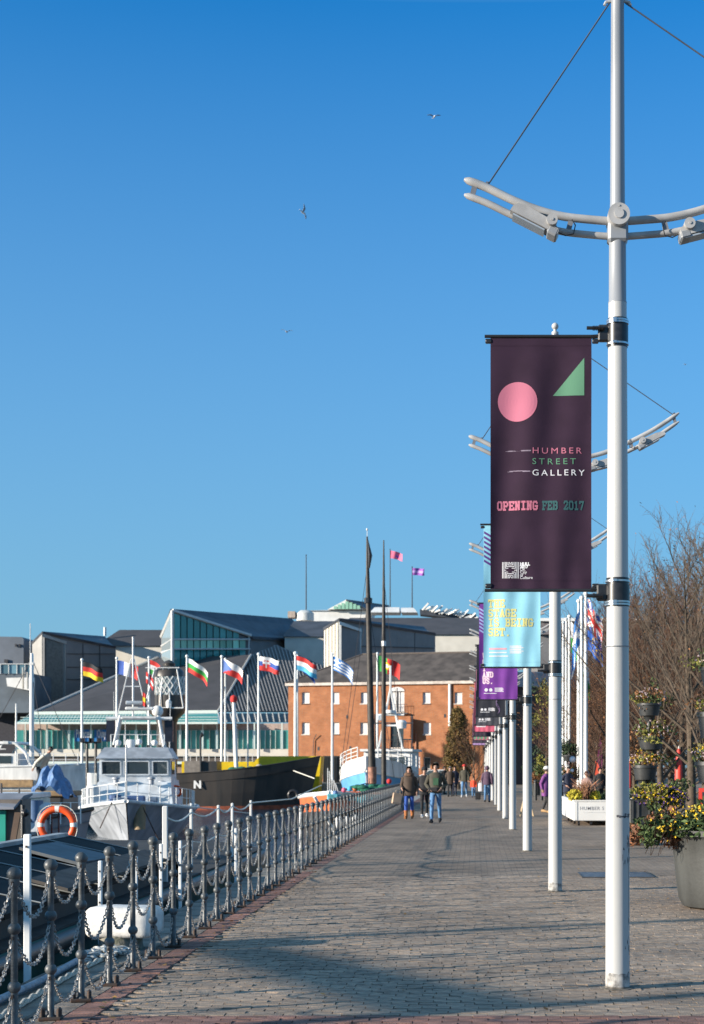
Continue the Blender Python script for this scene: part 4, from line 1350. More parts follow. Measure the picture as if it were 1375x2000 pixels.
o = thing('roof_vent_drum', 'round pale vent drum on the roof ridge beside the thin mast', 'roof vent', P(595, 1498, 280).xy.to_3d())
mb = MB(); c = P(596, 1200, 280); mb.lathe([(1.6, -1.2), (1.6, .2), (.9, .7)], 14, c); part('drum', mb, alu, o, 40, world=True)
mb = MB(); mb.box2(P(562, 1206, 279), P(580, 1197, 282)); part('box', mb, mat('vent tan', (.42, .34, .28), .7), o, world=True)
o = thing('far_left_block', 'dark blue-grey block with rounded corner at the far left edge', 'building', P(20, 1498, 240).xy.to_3d())
mb = MB(); mb.bbox((P(-40, 1300, 240).x + 2, 245, 10.0), (13.2, 10, 24.6), .5); 
mb = MB(); mb.slab([P(-80, 1500, 240), P(46, 1500, 240), P(46, 1248, 240), P(42, 1244, 240), P(-80, 1242, 240)], (0, 12, 0)); part('wall', mb, mat('blue grey cladding', (.12, .14, .17), .6, var=.15, scale=.3), o, world=True)
mb = MB()
for x in (29, 36): mb.box2(P(x, 1263, 239.7), P(x + 4, 1258, 239.9))
mb.box2(P(8, 1294, 239.7), P(16, 1288, 239.9)); part('vent', mb, frame_dark, o, world=True)
o = thing('left_terrace', 'flat terrace block with glass balustrade and sunlit white wall left of the tower', 'building', P(30, 1498, 215).xy.to_3d())
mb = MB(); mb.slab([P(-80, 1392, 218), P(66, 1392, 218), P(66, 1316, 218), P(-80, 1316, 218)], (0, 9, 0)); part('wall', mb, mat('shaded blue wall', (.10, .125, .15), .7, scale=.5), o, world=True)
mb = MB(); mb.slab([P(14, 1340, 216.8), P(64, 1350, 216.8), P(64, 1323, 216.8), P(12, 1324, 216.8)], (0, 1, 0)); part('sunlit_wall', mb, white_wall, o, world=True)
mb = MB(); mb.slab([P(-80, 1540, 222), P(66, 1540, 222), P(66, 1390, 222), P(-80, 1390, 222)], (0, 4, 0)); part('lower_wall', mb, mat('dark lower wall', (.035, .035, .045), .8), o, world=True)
for i in range(6):
    x = -30 + i * 16; mb = MB(); mb.box2(P(x, 1315.5, 217.8), P(x + 14.5, 1298, 217.9)); part('balustrade_pane', mb, glass_mat('balustrade glass', (.12, .22, .27)) if i == 0 else MATS['balustrade glass'], o, world=True)
mb = MB()
for i in range(7): mb.tube([P(-30 + i * 16 - .7, 1316, 217.7), P(-30 + i * 16 - .7, 1297, 217.7)], .07, 5)
mb.tube([P(-60, 1297, 217.7), P(66, 1297, 217.7)], .07, 5); part('balustrade_rail', mb, alu, o, world=True)
mb = MB()
for x in (45, 54): mb.box2(P(x - 2, 1345, 215), P(x + 2, 1304 + (x - 45), 215.6))
part('pier', mb, cream, o, world=True)

# building in shade on the right, the shade put into its dark brick, and the hall behind the trees
o = thing('shaded_brick_building', 'dark brown brick building in shade behind the white lamp posts', 'building', P(1030, 1498, 150).xy.to_3d())
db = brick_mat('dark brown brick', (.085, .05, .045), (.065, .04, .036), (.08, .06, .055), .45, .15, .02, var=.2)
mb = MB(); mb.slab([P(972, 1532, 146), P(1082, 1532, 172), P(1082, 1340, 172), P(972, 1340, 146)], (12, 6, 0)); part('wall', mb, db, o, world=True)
mb = MB(); mb.slab([P(968, 1340, 145), P(1088, 1340, 172), P(1070, 1312, 178), P(985, 1312, 152)], (8, 6, .1)); part('roof', mb, slate_b, o, world=True)
for k in range(2):
    mb = MB(); mb.slab([P(1042 + k * 16, 1440, 162.0 + k * 3.9), P(1052 + k * 16, 1440, 164.3 + k * 3.9), P(1052 + k * 16, 1405, 164.3 + k * 3.9), P(1042 + k * 16, 1405, 162 + k * 3.9)], (.02, -.12, 0)); part('window', mb, darkglass, o, world=True)
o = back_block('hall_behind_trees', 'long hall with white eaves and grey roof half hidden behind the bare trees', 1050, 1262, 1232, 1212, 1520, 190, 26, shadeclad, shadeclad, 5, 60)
mb = MB(); mb.slab([P(1050, 1213, 189), P(1262, 1213, 189), P(1248, 1207, 189), P(1050, 1207, 189)], (0, 2, 0)); part('white_eaves', mb, white_wall, o, world=True)
mb = MB(); mb.slab([P(1050, 1240, 189.4), P(1250, 1230, 189.4), P(1255, 1214, 189.4), P(1050, 1214, 189.4)], (0, 1, 0)); part('roof_band', mb, mat('warm grey roof', (.16, .14, .14), .7), o, world=True)

# thin roof masts with flags are in the flags section

# ================================================================ FLAGPOLES AND FLAGS
CLR = {}
def fm(name, c):
    if name not in CLR: CLR[name] = mat('flag ' + name, c, .8, var=.06)
    return CLR[name]
RED, WHITE, GREEN, BLUE, BLACK, GOLD, LBLUE, PINK, PURPLE = [fm(a, b) for a, b in (('red', (.55, .03, .025)), ('white', (.75, .74, .72)), ('green', (.03, .30, .05)), ('blue', (.02, .07, .30)), ('black', (.015, .015, .018)), ('gold', (.75, .52, .02)), ('light blue', (.08, .40, .62)), ('pink', (.70, .15, .25)), ('purple', (.28, .08, .38)))]
def flag_mesh(wd, ht, fn, droop=.35, seed=0, nx=24, ny=18, furl=1.0):
    """cloth flying toward +x from a hoist on the z axis; fn(u, v) -> material slot"""
    rr = random.Random(seed); ph = rr.uniform(0, 6)
    mb = MB(); vs = []
    for j in range(ny + 1):
        for i in range(nx + 1):
            u, v = i / nx, j / ny
            x = wd * u * furl * (1 - .10 * u)
            y = .11 * wd * math.sin(u * 7.5 + ph + v * 1.2) * u ** .6
            z = -ht * v - droop * wd * (u ** 1.4) + .035 * wd * math.sin(u * 9 + ph) * u
            vs.append((x, y, z))
    fs = []; ms = []
    for j in range(ny):
        for i in range(nx):
            a = j * (nx + 1) + i
            fs.append((a, a + 1, a + nx + 2, a + nx + 1)); ms.append(fn((i + .5) / nx, (j + .5) / ny))
    mb.v = [Vector(v) for v in vs]; mb.f = [list(f) for f in fs]; mb.m = ms
    return mb
def h3(u, v): return min(2, int(v * 3))
def v3(u, v): return min(2, int(u * 3))
def czech(u, v): return 2 if u < .5 * (1 - abs(2 * v - 1)) else (0 if v < .5 else 1)
def slovak(u, v):
    if ((u - .32) / .16) ** 2 + ((v - .5) / .3) ** 2 < 1:
        return 0 if abs(u - .32) < .03 or abs(v - .42) < .06 else 2
    return h3(u, v)
def greek(u, v):
    if u < .38 and v < .56: return 0 if abs(u - .19) < .045 or abs(v - .28) < .06 else 1
    return 1 if int(v * 9) % 2 == 0 else 0
def portugal(u, v):
    if ((u - .4) / .16) ** 2 + ((v - .5) / .22) ** 2 < 1: return 2 if ((u - .4) / .09) ** 2 + ((v - .5) / .12) ** 2 > 1 else 3
    return 0 if u < .4 else 1
def danish(u, v): return 1 if abs(u - .38) < .09 or abs(v - .5) < .12 else 0
def ukflag(u, v):
    x, y = u - .5, v - .5
    if abs(x) < .06 or abs(y) < .1: return 0
    if abs(x) < .1 or abs(y) < .17: return 1
    if abs(abs(x) - abs(y)) < .03: return 0
    if abs(abs(x) - abs(y)) < .11: return 1
    return 2
def scot(u, v): return 1 if abs(abs(u - .5) - abs(v - .5)) < .09 else 0
def euflag(u, v):
    for k in range(12):
        a = k * math.pi / 6
        if (u - .5 - .21 * math.cos(a)) ** 2 + ((v - .5) * .67 - .21 * math.sin(a)) ** 2 < .0012: return 1
    return 0
def welsh(u, v): return 2 if ((u - .5) / .22) ** 2 + ((v - .5) / .2) ** 2 < 1 else (0 if v < .5 else 1)
pole_m = mat('flagpole white', (.72, .74, .72), .4, var=.06)
PG = 'white flagpoles along the far side of the dock'
def flagpole(px, ytop, ybase, d, lab, r_=.07, group=PG, m_=None, zbase=None):
    b = P(px, ybase, d); t = P(px, ytop, d)
    zb = b.z if zbase is None else zbase
    o = thing('flagpole', lab, 'flagpole', (b.x, d, zb), 0, group)
    mb = MB(); mb.lathe([(r_ * 1.15, 0), (r_, (t.z - zb) * .5), (r_ * .7, t.z - zb)], 10); part('pole', mb, m_ or pole_m, o, 50)
    mb = MB(); mb.ball((0, 0, t.z - zb + r_ * .6), r_ * 1.3, 8, 6); part('finial', mb, m_ or pole_m, o, 50)
    return o, t
def fly(t, wd, ht, fn, mats, lab, droop=.35, seed=0, furl=1.0, rz=0.0, dz=-.15, grp='flags flying over the dock'):
    mb = flag_mesh(wd, ht, fn, droop, seed, furl=furl)
    o = link('flag', mesh_of('flag', mb, mats, 80, fix=False), None, (t.x + .07, t.y - .03, t.z + dz), (0, 0, rz))
    return tag(o, lab, 'flag', grp)
FD = 161.0
FS = FD / F
rowp = [(160, 1290, 'black, red and gold', h3, [BLACK, RED, GOLD], .34), (228, 1287, 'blue, white and red upright bands', v3, [BLUE, WHITE, RED], .28), (291, 1286, 'red, white and green slanting bands', h3, [RED, WHITE, GREEN], .7),
        (365, 1283, 'white, green and red', h3, [WHITE, GREEN, RED], .62), (433, 1284, 'white and red with blue wedge', czech, [WHITE, RED, fm('mid blue', (.10, .18, .45))], .5),
        (505, 1279, 'white, blue and red with a shield', slovak, [WHITE, BLUE, RED], .22), (577, 1278, 'red, white and light blue', h3, [RED, WHITE, LBLUE], .45), (649, 1279, 'blue and white striped', greek, [WHITE, fm('greek blue', (.03, .16, .45))], .62)]
for i, (px, yt, nm, fn, mats, dr) in enumerate(rowp):
    o, t = flagpole(px, yt, 1526, FD, 'white flagpole flying the %s flag' % nm, .13 if px != 577 else .17)
    fly(t, 46 * FS, 27 * FS, fn, mats, '%s flag streaming from its white pole' % nm, dr, i, rz=R(-12))
o, t = flagpole(440, 1288, 1526, FD + 2, 'bare thin white flagpole close behind the one with the blue wedge flag', .10)
o, t = flagpole(737, 1278, 1520, FD, 'white flagpole between the two dark masts with the green and red flag', .12)
fly(t, 48 * FS, 30 * FS, portugal, [GREEN, RED, GOLD, WHITE], 'green and red flag with a gold ring emblem between the dark masts', .36, 21, rz=R(-10))
o, t = flagpole(581, 1282, 1526, FD + 3, 'white flagpole just behind the red, white and light blue flag', .10)
fly(t, 38 * FS, 24 * FS, h3, [RED, WHITE, BLUE], 'small red, white and blue flag folded behind the light blue one', .75, 31, rz=R(15))
o, t = flagpole(762, 1074, 1190, 305, 'thin roof pole flying the pink flag', .10, 'thin poles on the roof', frame_dark)
fly(t, 2.6, 1.5, lambda u, v: 1 if (u - .55) ** 2 + (v - .6) ** 2 < .03 else 0, [PINK, PURPLE], 'small pink flag flying highest on the roof', .25, 41)
o, t = flagpole(805, 1108, 1190, 305, 'thin roof pole flying the purple flag', .10, 'thin poles on the roof', frame_dark)
fly(t, 2.6, 1.4, h3, [PURPLE, fm('lilac', (.45, .3, .6)), PURPLE], 'small purple flag on the lower roof pole', .05, 42)
o, t = flagpole(598, 1085, 1205, 282, 'thin bare roof mast beside the vent drum', .10, 'thin poles on the roof', frame_dark)
# right-hand group on the promenade
RG = 'white flagpoles standing in two clusters on the right'
for (px, yt, d, lab) in ((1144, 1162, 60, 'nearest white flagpole of the right cluster, with the union flag'), (1136, 1170, 64, 'middle white flagpole of the right cluster, with the blue saltire'), (1130, 1176, 68, 'rear white flagpole of the right cluster'),
                         (1112, 1206, 74, 'flagpole of the farther right cluster with the red and green flag'), (1106, 1211, 80, 'middle flagpole of the farther right cluster'), (1100, 1218, 86, 'left flagpole of the farther right cluster')):
    o, t = flagpole(px, yt, 1498 + 1.7 * F / d, d, lab, .075, RG, zbase=0)
    if px == 1144:
        fly(t, 1.7, 1.05, ukflag, [RED, WHITE, BLUE], 'red, white and blue crossed flag drooping from the nearest right pole', 0.72, 51, .42, R(-35), grp='flags hanging from the right-hand poles')
        fly(t, 1.3, .8, euflag, [fm('eu blue', (.02, .10, .40)), GOLD], 'blue flag with gold stars hanging below the crossed flag', .55, 52, .5, R(-30), dz=-1.35, grp='flags hanging from the right-hand poles')
    if px == 1136:
        fly(t, 2.0, 1.5, scot, [fm('saltire blue', (.02, .16, .45)), WHITE], 'blue flag with white diagonal cross furled along its pole', 0.85, 53, .30, R(160), grp='flags hanging from the right-hand poles')
    if px == 1112:
        fly(t, 2.2, 1.5, welsh, [WHITE, GREEN, RED], 'white and green flag with red figure drooping from the farther cluster', 1.1, 54, .45, R(-25), dz=-.2, grp='flags hanging from the right-hand poles')

# ================================================================ BOATS
def hull_parts(root, L, B, zk, zd, hull_m, boot_m=None, boot_z=None, deck_m=None, strake_m=None, bow=.38, stern=.8, sheer=.8, sheer_aft=.15, rake=.10, flare=.82, n=22, inset=.35, strake_r=.07, boot_f=.09):
    """boat hull along +x with its bow at x = L/2; z in place heights (root stands at z = 0)"""
    def hb(t):
        f = 1.0
        if t < .25: f = stern + (1 - stern) * math.sin(t / .25 * math.pi / 2)
        if t > 1 - bow: f = max(0.0, 1 - ((t - (1 - bow)) / bow) ** 2.1)
        return B / 2 * max(f, .012)
    def zt(t):
        return zd + sheer * max(0, (t - .35) / .65) ** 2 + sheer_aft * max(0, (.35 - t) / .35) ** 2
    lev = [0, boot_f, boot_f + (1 - boot_f) * .35, .7 if boot_f < .5 else .93, .88 if boot_f < .5 else .97, 1.0]
    if boot_z is not None: pass
    rows = []
    for i in range(n + 1):
        t = i / n
        row = []
        z1 = zt(t)
        for s in lev:
            z = zk + (z1 - zk) * s
            narrow = flare + (1 - flare) * s ** .8
            if t > 1 - bow:
                k = (t - (1 - bow)) / bow
                narrow *= 1 - .45 * k * (1 - s)
            x = -L / 2 + L * t - L * rake * max(0, t - .6) / .4 * (1 - s)
            row.append((x, hb(t) * narrow, z))
        rows.append(row)
    for nm, m, cond in (('hull', hull_m, lambda j: boot_m is None or j > 0), ('boot_topping', boot_m, lambda j: j == 0)):
        if m is None: continue
        mb = MB()
        for sgn in (1, -1):
            for i in range(n):
                for j in range(len(lev) - 1):
                    if not cond(j): continue
                    q = [rows[i][j], rows[i + 1][j], rows[i + 1][j + 1], rows[i][j + 1]]
                    mb.poly([(p[0], p[1] * sgn, p[2]) for p in q])
        for j in range(len(lev) - 1):
            if not cond(j): continue
            a, b = rows[0][j], rows[0][j + 1]
            mb.poly([(a[0], a[1], a[2]), (b[0], b[1], b[2]), (b[0], -b[1], b[2]), (a[0], -a[1], a[2])])
        part(nm, mb, m, root, 40, fix=False)
    if deck_m:
        mb = MB()
        for i in range(n):
            a, b = rows[i][-1], rows[i + 1][-1]
            mb.poly([(a[0], a[1] * .985, a[2] - inset), (b[0], b[1] * .985, b[2] - inset), (b[0], -b[1] * .985, b[2] - inset), (a[0], -a[1] * .985, a[2] - inset)])
        part('deck', mb, deck_m, root, fix=False)
    edge = [rows[i][-1] for i in range(n + 1)]
    if strake_m:
        for sgn in (1, -1):
            mb = MB(); mb.tube([(p[0], p[1] * sgn, p[2]) for p in edge], strake_r, 6); part('rubbing_strake', mb, strake_m, root, 60)
    return edge, zt, hb

navy_grey = mat('naval grey paint', (.36, .38, .41), .35, var=.28, scale=1.5, streak=True)
navy_light = mat('naval light grey', (.62, .65, .67), .35, var=.2, scale=1.6, streak=True)
hullblack = mat('hull black', (.030, .028, .026), .42, var=.4, scale=1.0, streak=True, col2=(.06, .05, .042))
rustred = mat('boot topping red', (.33, .085, .04), .75, var=.35, scale=2)
whitegloss = mat('white gloss', (.72, .71, .68), .35, var=.16, scale=2.5, streak=True)
tealhull = mat('teal green hull', (.008, .075, .062), .5, var=.4, scale=1.5, streak=True)
tealpanel = mat('teal panel', (.02, .30, .23), .45, var=.08, scale=3)
darkhull = mat('dark navy hull', (.016, .02, .034), .4, var=.3)
wood = mat('tan wood', (.30, .19, .09), .6, var=.3, scale=3)
yellow = mat('yellow paint', (.72, .50, .01), .45, var=.10, scale=1.5)
bluehull = mat('pale blue hull', (.13, .36, .62), .4, var=.12, scale=1.5)
orangehull = mat('orange red hull', (.52, .13, .045), .5, var=.15, scale=2)
railw = mat('rail white', (.72, .72, .70), .4, var=.05)
rope_w = mat('white rope', (.70, .68, .60), .9, var=.2, scale=30)
netg = mat('green net', (.015, .13, .08), .95, var=.5, scale=14)
tarpb = mat('blue tarpaulin', (.10, .19, .36), .6, var=.25, scale=6, bump=.6, bscale=9)
deckg = mat('deck grey', (.14, .14, .14), .8)

def railing(root, pts, h, n_wire=2, r_=.018, m=None, name='guard_rail'):
    mb = MB()
    for p in pts: mb.tube([p, (p[0], p[1], p[2] + h)], r_, 5)
    for k in range(1, n_wire + 1):
        mb.tube([(p[0], p[1], p[2] + h * k / n_wire) for p in pts], r_ * .7, 4)
    return part(name, mb, m or railw, root)

# ---- barge with hatch covers alongside the quay
bg_ = thing('hatch_barge', 'long low green-hulled cargo barge with dark pitched hatch boards moored along the quay', 'barge', (-6.8, 18, 0))
mb = MB()
x0, x1 = -9.4, -4.15
mb.slab([(-9.4 + 6.8, -14, .02), (2.65, -14, .02), (2.65, 12.5, .05), (1.2, 15, .1), (-1.4, 15, .1), (-2.6, 12.5, .05)], (0, 0, -2.8)); part('hull', mb, tealhull, bg_)
mb = MB(); mb.slab([(-9.4 + 6.85, -13.9, .055), (2.58, -13.9, .055), (2.58, 12.45, .085), (1.15, 14.9, .135), (-1.35, 14.9, .135), (-2.55, 12.45, .085)], (0, 0, -.03)); part('deck', mb, mat('barge deck', (.025, .025, .024), .8, var=.4, scale=3), bg_)
mb = MB(); mb.tube([(2.66, -14, -.06), (2.66, 12.5, -.03), (1.2, 15.05, .02)], .09, 8); mb.tube([(2.66, -14, -.75), (2.66, 12.5, -.7)], .06, 8); part('rubbing_strake', mb, hullblack, bg_, 50)
mb = MB(); mb.box2((-2.3, -13.5, .021), (2.34, 4.55, .30)); part('coaming', mb, mat('coaming dark', (.03, .035, .035), .6), bg_)
hatch = mat('hatch board', (.014, .013, .012), .7, var=.4, scale=3, rand=.25, spec=.12)
pale_e = mat('hatch edge pale', (.34, .36, .36), .5, var=.3)
for k in range(15):
    ya = -13.4 + 1.2 * k; yb = ya + 1.17
    for sgn in (1, -1):
        xa, xb = .75, (2.45 if sgn > 0 else -2.35)
        a = Vector((xa, ya, .70)); b = Vector((xb, ya, .335)); c = Vector((xb, yb, .335)); d = Vector((xa, yb, .70))
        mb = MB(); mb.slab([a, b, c, d], (0, 0, -.05)); h_ = part('hatch_board', mb, hatch, bg_)
        if sgn > 0:
            mb = MB(); mb.tube([d + Vector((.02, .012, .006)), c + Vector((0, .012, .006))], .008, 5); part('edge_strip', mb, pale_e, h_)
mb = MB(); mb.box2((.67, -13.4, .66), (.83, 4.55, .735)); part('ridge_beam', mb, pale_e, bg_)
mb = MB(); mb.box2((-2.35, 4.56, .03), (2.45, 4.64, .34)); mb.slab([(-2.35, 4.56, .34), (2.45, 4.56, .34), (.75, 4.56, .70)], (0, .07, 0)); part('hatch_end', mb, hatch, bg_)
# thin blue-grey sheet painting in a bluish reflection, and a plank, on the hatch
mb = MB(); mb.slab([(1.1, 1.2, .66), (1.9, 1.0, .48), (2.0, 2.6, .46), (1.15, 2.7, .65)], (0, 0, .04)); part('hatch_plate', mb, mat('blue grey plate', (.03, .045, .06), .5, var=.4, scale=4), bg_)
mb = MB(); mb.slab([(2.0, -1.5, .47), (2.45, -1.6, .37), (2.45, 4.3, .37), (2.0, 4.3, .47)], (0, 0, .035)); part('side_plank', mb, mat('weathered plank', (.06, .052, .045), .8, var=.4, scale=4), bg_)
# wheelhouse aft in teal
wh_ = part('wheelhouse', (lambda m_: (m_.box2((-3.2, 7.5, .05), (-.72, 8.0, 1.16)), m_)[1])(MB()), mat('wheelhouse brown', (.13, .11, .095), .6), bg_)
mb = MB(); mb.box2((-3.1, 7.44, .36), (-.98, 7.495, .98)); part('teal_panel', mb, tealpanel, wh_)
mb = MB(); mb.slab([(-3.3, 7.3, 1.0), (-.80, 7.3, 1.0), (-.72, 7.6, 1.19), (-.72, 8.1, 1.22), (-3.3, 8.1, 1.22), (-3.3, 7.6, 1.19)], (0, 0, .035)); part('roof', mb, mat('grey wheelhouse roof', (.22, .23, .26), .7), wh_)
mb = MB(); mb.slab([(-.95, 7.38, .1), (-.86, 7.38, .1), (-.70, 7.38, 1.02), (-.80, 7.38, 1.02)], (0, .05, 0)); part('slanted_post', mb, mat('brown post', (.12, .075, .05), .6), wh_)
mb = MB(); mb.tube([(-.62, 7.2, .03), (-.62, 7.2, 1.08)], .04, 8); mb.ball((-.58, 7.18, .95), .07, 8, 6); part('black_post', mb, black_m, bg_, 40)
# white stanchions and rope on the quarter
pts = [(2.42, y, .05) for y in (3.7, 5.7, 8.2, 9.7, 12.0)]
mb = MB()
for i, p in enumerate(pts):
    mb = MB(); mb.bbox((p[0], p[1], .55 if i else .6), (.075 if i == 0 else .045, .05, 1.0 if i else 1.1), .01); part('white_stanchion', mb, whitegloss, bg_)

mb = MB()
prev = None
for i in range(len(pts) - 1):
    a = Vector((pts[i][0], pts[i][1], 1.0 - .0 * i)); b = Vector((pts[i + 1][0], pts[i + 1][1], 1.0))
    mb.tube([a.lerp(b, k / 6) - Vector((0, 0, .1 * math.sin(math.pi * k / 6))) for k in range(7)], .014, 5)
    mb.tube([a.lerp(b, k / 6) - Vector((0, 0, .45 + .06 * math.sin(math.pi * k / 6))) for k in range(7)], .010, 5)
mb.tube([(2.42, 12, 1.0), (2.5, 18, .95), (2.6, 24, 1.2)], .014, 5)
part('rail_rope', mb, rope_w, bg_)
# lifebuoy on two posts
lb = thing('lifebuoy', 'orange lifebuoy with white bands standing on the barge against two thin posts', 'lifebuoy', P(112, 1612, 28.3))
def torus(mb, R_, r_, a0=0, a1=2 * math.pi, n=40, m_=12, cz=0, close=True):
    vs = []; fs = []
    for i in range(n + (0 if close else 1)):
        a = a0 + (a1 - a0) * i / n
        for j in range(m_):
            b = 2 * math.pi * j / m_
            rr_ = R_ + r_ * math.cos(b)
            vs.append((rr_ * math.cos(a), r_ * .8 * math.sin(b), rr_ * math.sin(a)))
    N_ = n if close else n
    for i in range(N_):
        for j in range(m_):
            i2 = (i + 1) % n if close else i + 1
            fs.append((i * m_ + j, i * m_ + (j + 1) % m_, i2 * m_ + (j + 1) % m_, i2 * m_ + j))
    mb.add(vs, fs)
mb = MB(); torus(mb, .30, .062); part('ring', mb, mat('lifebuoy orange', (.75, .085, .012), .45, var=.1, scale=5), lb, 60)
for a in (R(90), R(178), R(2), R(270)):
    mb = MB(); torus(mb, .30, .0645, a - R(7), a + R(7), 5, 12, close=False); part('band', mb, whitegloss, lb, 60)
mb = MB()
for k in range(4):
    a0 = R(90 * k); mb.tube([((.37 + .03 * math.sin(math.pi * i / 6)) * math.cos(a0 + R(90) * i / 6), -.02, (.37 + .03 * math.sin(math.pi * i / 6)) * math.sin(a0 + R(90) * i / 6)) for i in range(7)], .008, 5)
part('grab_rope', mb, rope_w, lb)
mb = MB()
for x in (-.13, .0): mb.tube([(x, .09, -.62), (x, .09, .40)], .016, 6)
part('post', mb, black_m, lb)

# ---- cream fishing boat beyond
d = 44.0; S = d / F
cb_ = thing('cream_workboat', 'small cream cabin workboat with grey hull moored beyond the lifebuoy', 'boat', (P(30, 1498, d).x - 1.0, d, 0))
hull_parts(cb_, 6.4, 3.2, WATER_Z, .0, mat('grey white hull', (.20, .21, .24), .5, var=.25, scale=2, streak=True), None, None, deckg, hullblack, sheer=.5)
cm = mat('cream cabin paint', (.62, .60, .50), .5, var=.12, scale=3)
mb = MB(); mb.box2((-2.9, -1.35, -.3), (1.72, 1.0, .80)); cbn = part('cabin', mb, cm, cb_)
mb = MB(); mb.bbox((-.9, -.15, .89), (5.2, 2.7, .16), .03); part('cabin_roof', mb, whitegloss, cbn)
mb = MB(); mb.box2((1.42, -1.40, -.28), (1.70, -1.355, .78)); part('dark_doorway', mb, black_m, cbn)
for k in range(4):
    mb = MB(); mb.box2((-1.1 + k * .27, -1.39, .42), (-.88 + k * .27, -1.355, .72)); part('window', mb, darkglass, cbn)
mb = MB(); mb.tube([(-.9, -1.42, .5), (-.1, -1.42, .8)], .02, 5); part('rope_coil', mb, netg, cb_)
railing(cb_, [(1.8 + i * .25, -1.3 + .12 * i, .1) for i in range(6)], .6, 2)
mb = MB(); mb.bbox((1.6, -.9, .25), (1.2, .9, .9), .1); part('engine_box', mb, mat('grey white box', (.45, .47, .5), .5, var=.3, scale=3), cb_, 40)
mb = MB()
for k in range(1):
    mb.lathe([(.16, 0), (.22, .35), (.24, .62), (.22, .62), (.2, .4)], 12, (1.9 + .42 * k, -1.2 + .15 * k, .15))
part('blue_tub', mb, mat('blue tub', (.10, .17, .30), .5), cb_, 40)
mb = MB(); mb.tube([(1.0, -1.3, .0), (1.0, -1.3, 1.25)], .03, 6); mb.tube([(1.45, -1.3, .0), (1.5, -1.3, 1.1)], .03, 6); part('mast_stub', mb, frame_dark, cb_)
# blue tarpaulin over gear
tp = MB(); rr = random.Random(12)
base = P(106, 1530, 46)
cols_, rows_ = 14, 10
vs = []
for j in range(rows_ + 1):
    for i in range(cols_ + 1):
        u, v = i / cols_ - .5, j / rows_ - .5
        hgt = max(0, 1 - (abs(u) * 1.7) ** 2) * max(0, 1 - (abs(v) * 1.6) ** 2)
        vs.append((base.x + u * 1.05 + .05 * rr.uniform(-1, 1), 46 + v * 1.1, base.z - .48 + 1.0 * hgt + .05 * rr.uniform(-1, 1) + .12 * math.sin(u * 19) * hgt - .25 * u))
tp.add(vs, [(j * (cols_ + 1) + i, j * (cols_ + 1) + i + 1, (j + 1) * (cols_ + 1) + i + 1, (j + 1) * (cols_ + 1) + i) for j in range(rows_) for i in range(cols_)])
solo('tarpaulin', tp, tarpb, 'crumpled blue tarpaulin draped over gear at the left, above the lifebuoy', 'tarpaulin', loc=tuple(base - Vector((0, 0, .5))), world=True)

# ---- white motor vessel further left
d = 105.0
mv = thing('white_motor_vessel', 'large white motor vessel with tan lower stripe and radar arch at the left edge', 'boat', (P(15, 1498, d).x, d, 0))
hull_parts(mv, 13, 4.6, WATER_Z, 1.7, whitegloss, hullblack, None, deckg, whitegloss, sheer=.25, sheer_aft=0, bow=.3)
mb = MB(); mb.box2((-6.4, -2.42, .35), (2.4, -2.25, .85)); part('tan_stripe', mb, wood, mv)
mb = MB(); mb.box2((-6, -1.7, 1.4), (1.2, 1.7, 2.6)); cbn = part('cabin', mb, whitegloss, mv)
for k in range(5):
    mb = MB(); mb.box2((-5.7 + k * 1.35, -1.76, 1.95), (-4.65 + k * 1.35, -1.705, 2.45)); part('window', mb, darkglass, cbn)
mb = MB(); mb.box2((-6.4, -1.9, 3.25), (.6, 1.9, 3.42)); part('canopy', mb, whitegloss, mv)
mb = MB()
for x in (-5.6, -3.6, -1.8, -.2):
    for y in (-1.7, 1.7): mb.tube([(x, y, 2.6), (x + .35, y, 3.25)], .06, 6)
mb.tube([(-6, -1.75, 2.9), (.4, -1.75, 2.9)], .04, 5)
part('canopy_post', mb, whitegloss, mv)
mb = MB(); mb.tube([(.2, -1.7, 3.35), (1.0, -1.7, 3.3), (1.7, -1.7, 2.7), (2.1, -1.7, 1.8)], .11, 8); mb.tube([(.2, 1.7, 3.35), (1.0, 1.7, 3.3), (1.7, 1.7, 2.7), (2.1, 1.7, 1.8)], .11, 8); mb.tube([(.9, -1.7, 3.3), (.9, 1.7, 3.3)], .11, 8); part('arch', mb, whitegloss, mv, 50)
mb = MB(); x = P(72, 0, d).x - mv.location.x
mb.lathe([(.16, 1.7), (.16, 5.5), (.12, 9.3), (.07, 9.4)], 10, (x, -1.2, 0)); m_ = part('mast', mb, whitegloss, mv, 40)
mb = MB(); mb.box2((x - .15, -1.35, 8.6), (x + .15, -1.05, 8.75)); mb.tube([(x - .1, -1.2, 9.3), (x - .1, -1.2, 11.4)], .03, 5); part('aerial', mb, whitegloss, m_)
mb = MB()
for (a, b) in (((x, -1.2, 9), (x + 3.2, -1.2, 1.8)), ((x, -1.2, 9), (x - 3.5, -1.2, 2.6)), ((x, -1.2, 8), (x + 1.2, -1.9, 1.8))): mb.tube([a, b], .025, 4)
part('stay', mb, frame_dark, m_)
mb = MB(); mb.lathe([(.07, 1.7), (.05, 6.0)], 8, (P(40, 0, d).x - mv.location.x, -1.0, 0)); part('whip_aerial', mb, whitegloss, mv)
railing(mv, [(1.2 + i * .8, -2.1 + .12 * i, 1.8) for i in range(6)], .8, 2, .03)
mb = MB(); mb.ball((-3.2, -1.0, 3.7), .32, 10, 8); mb.tube([(-5.2, -1, 3.4), (-5.2, -1, 4.2)], .15, 8); part('radar_dome', mb, whitegloss, mv, 50)

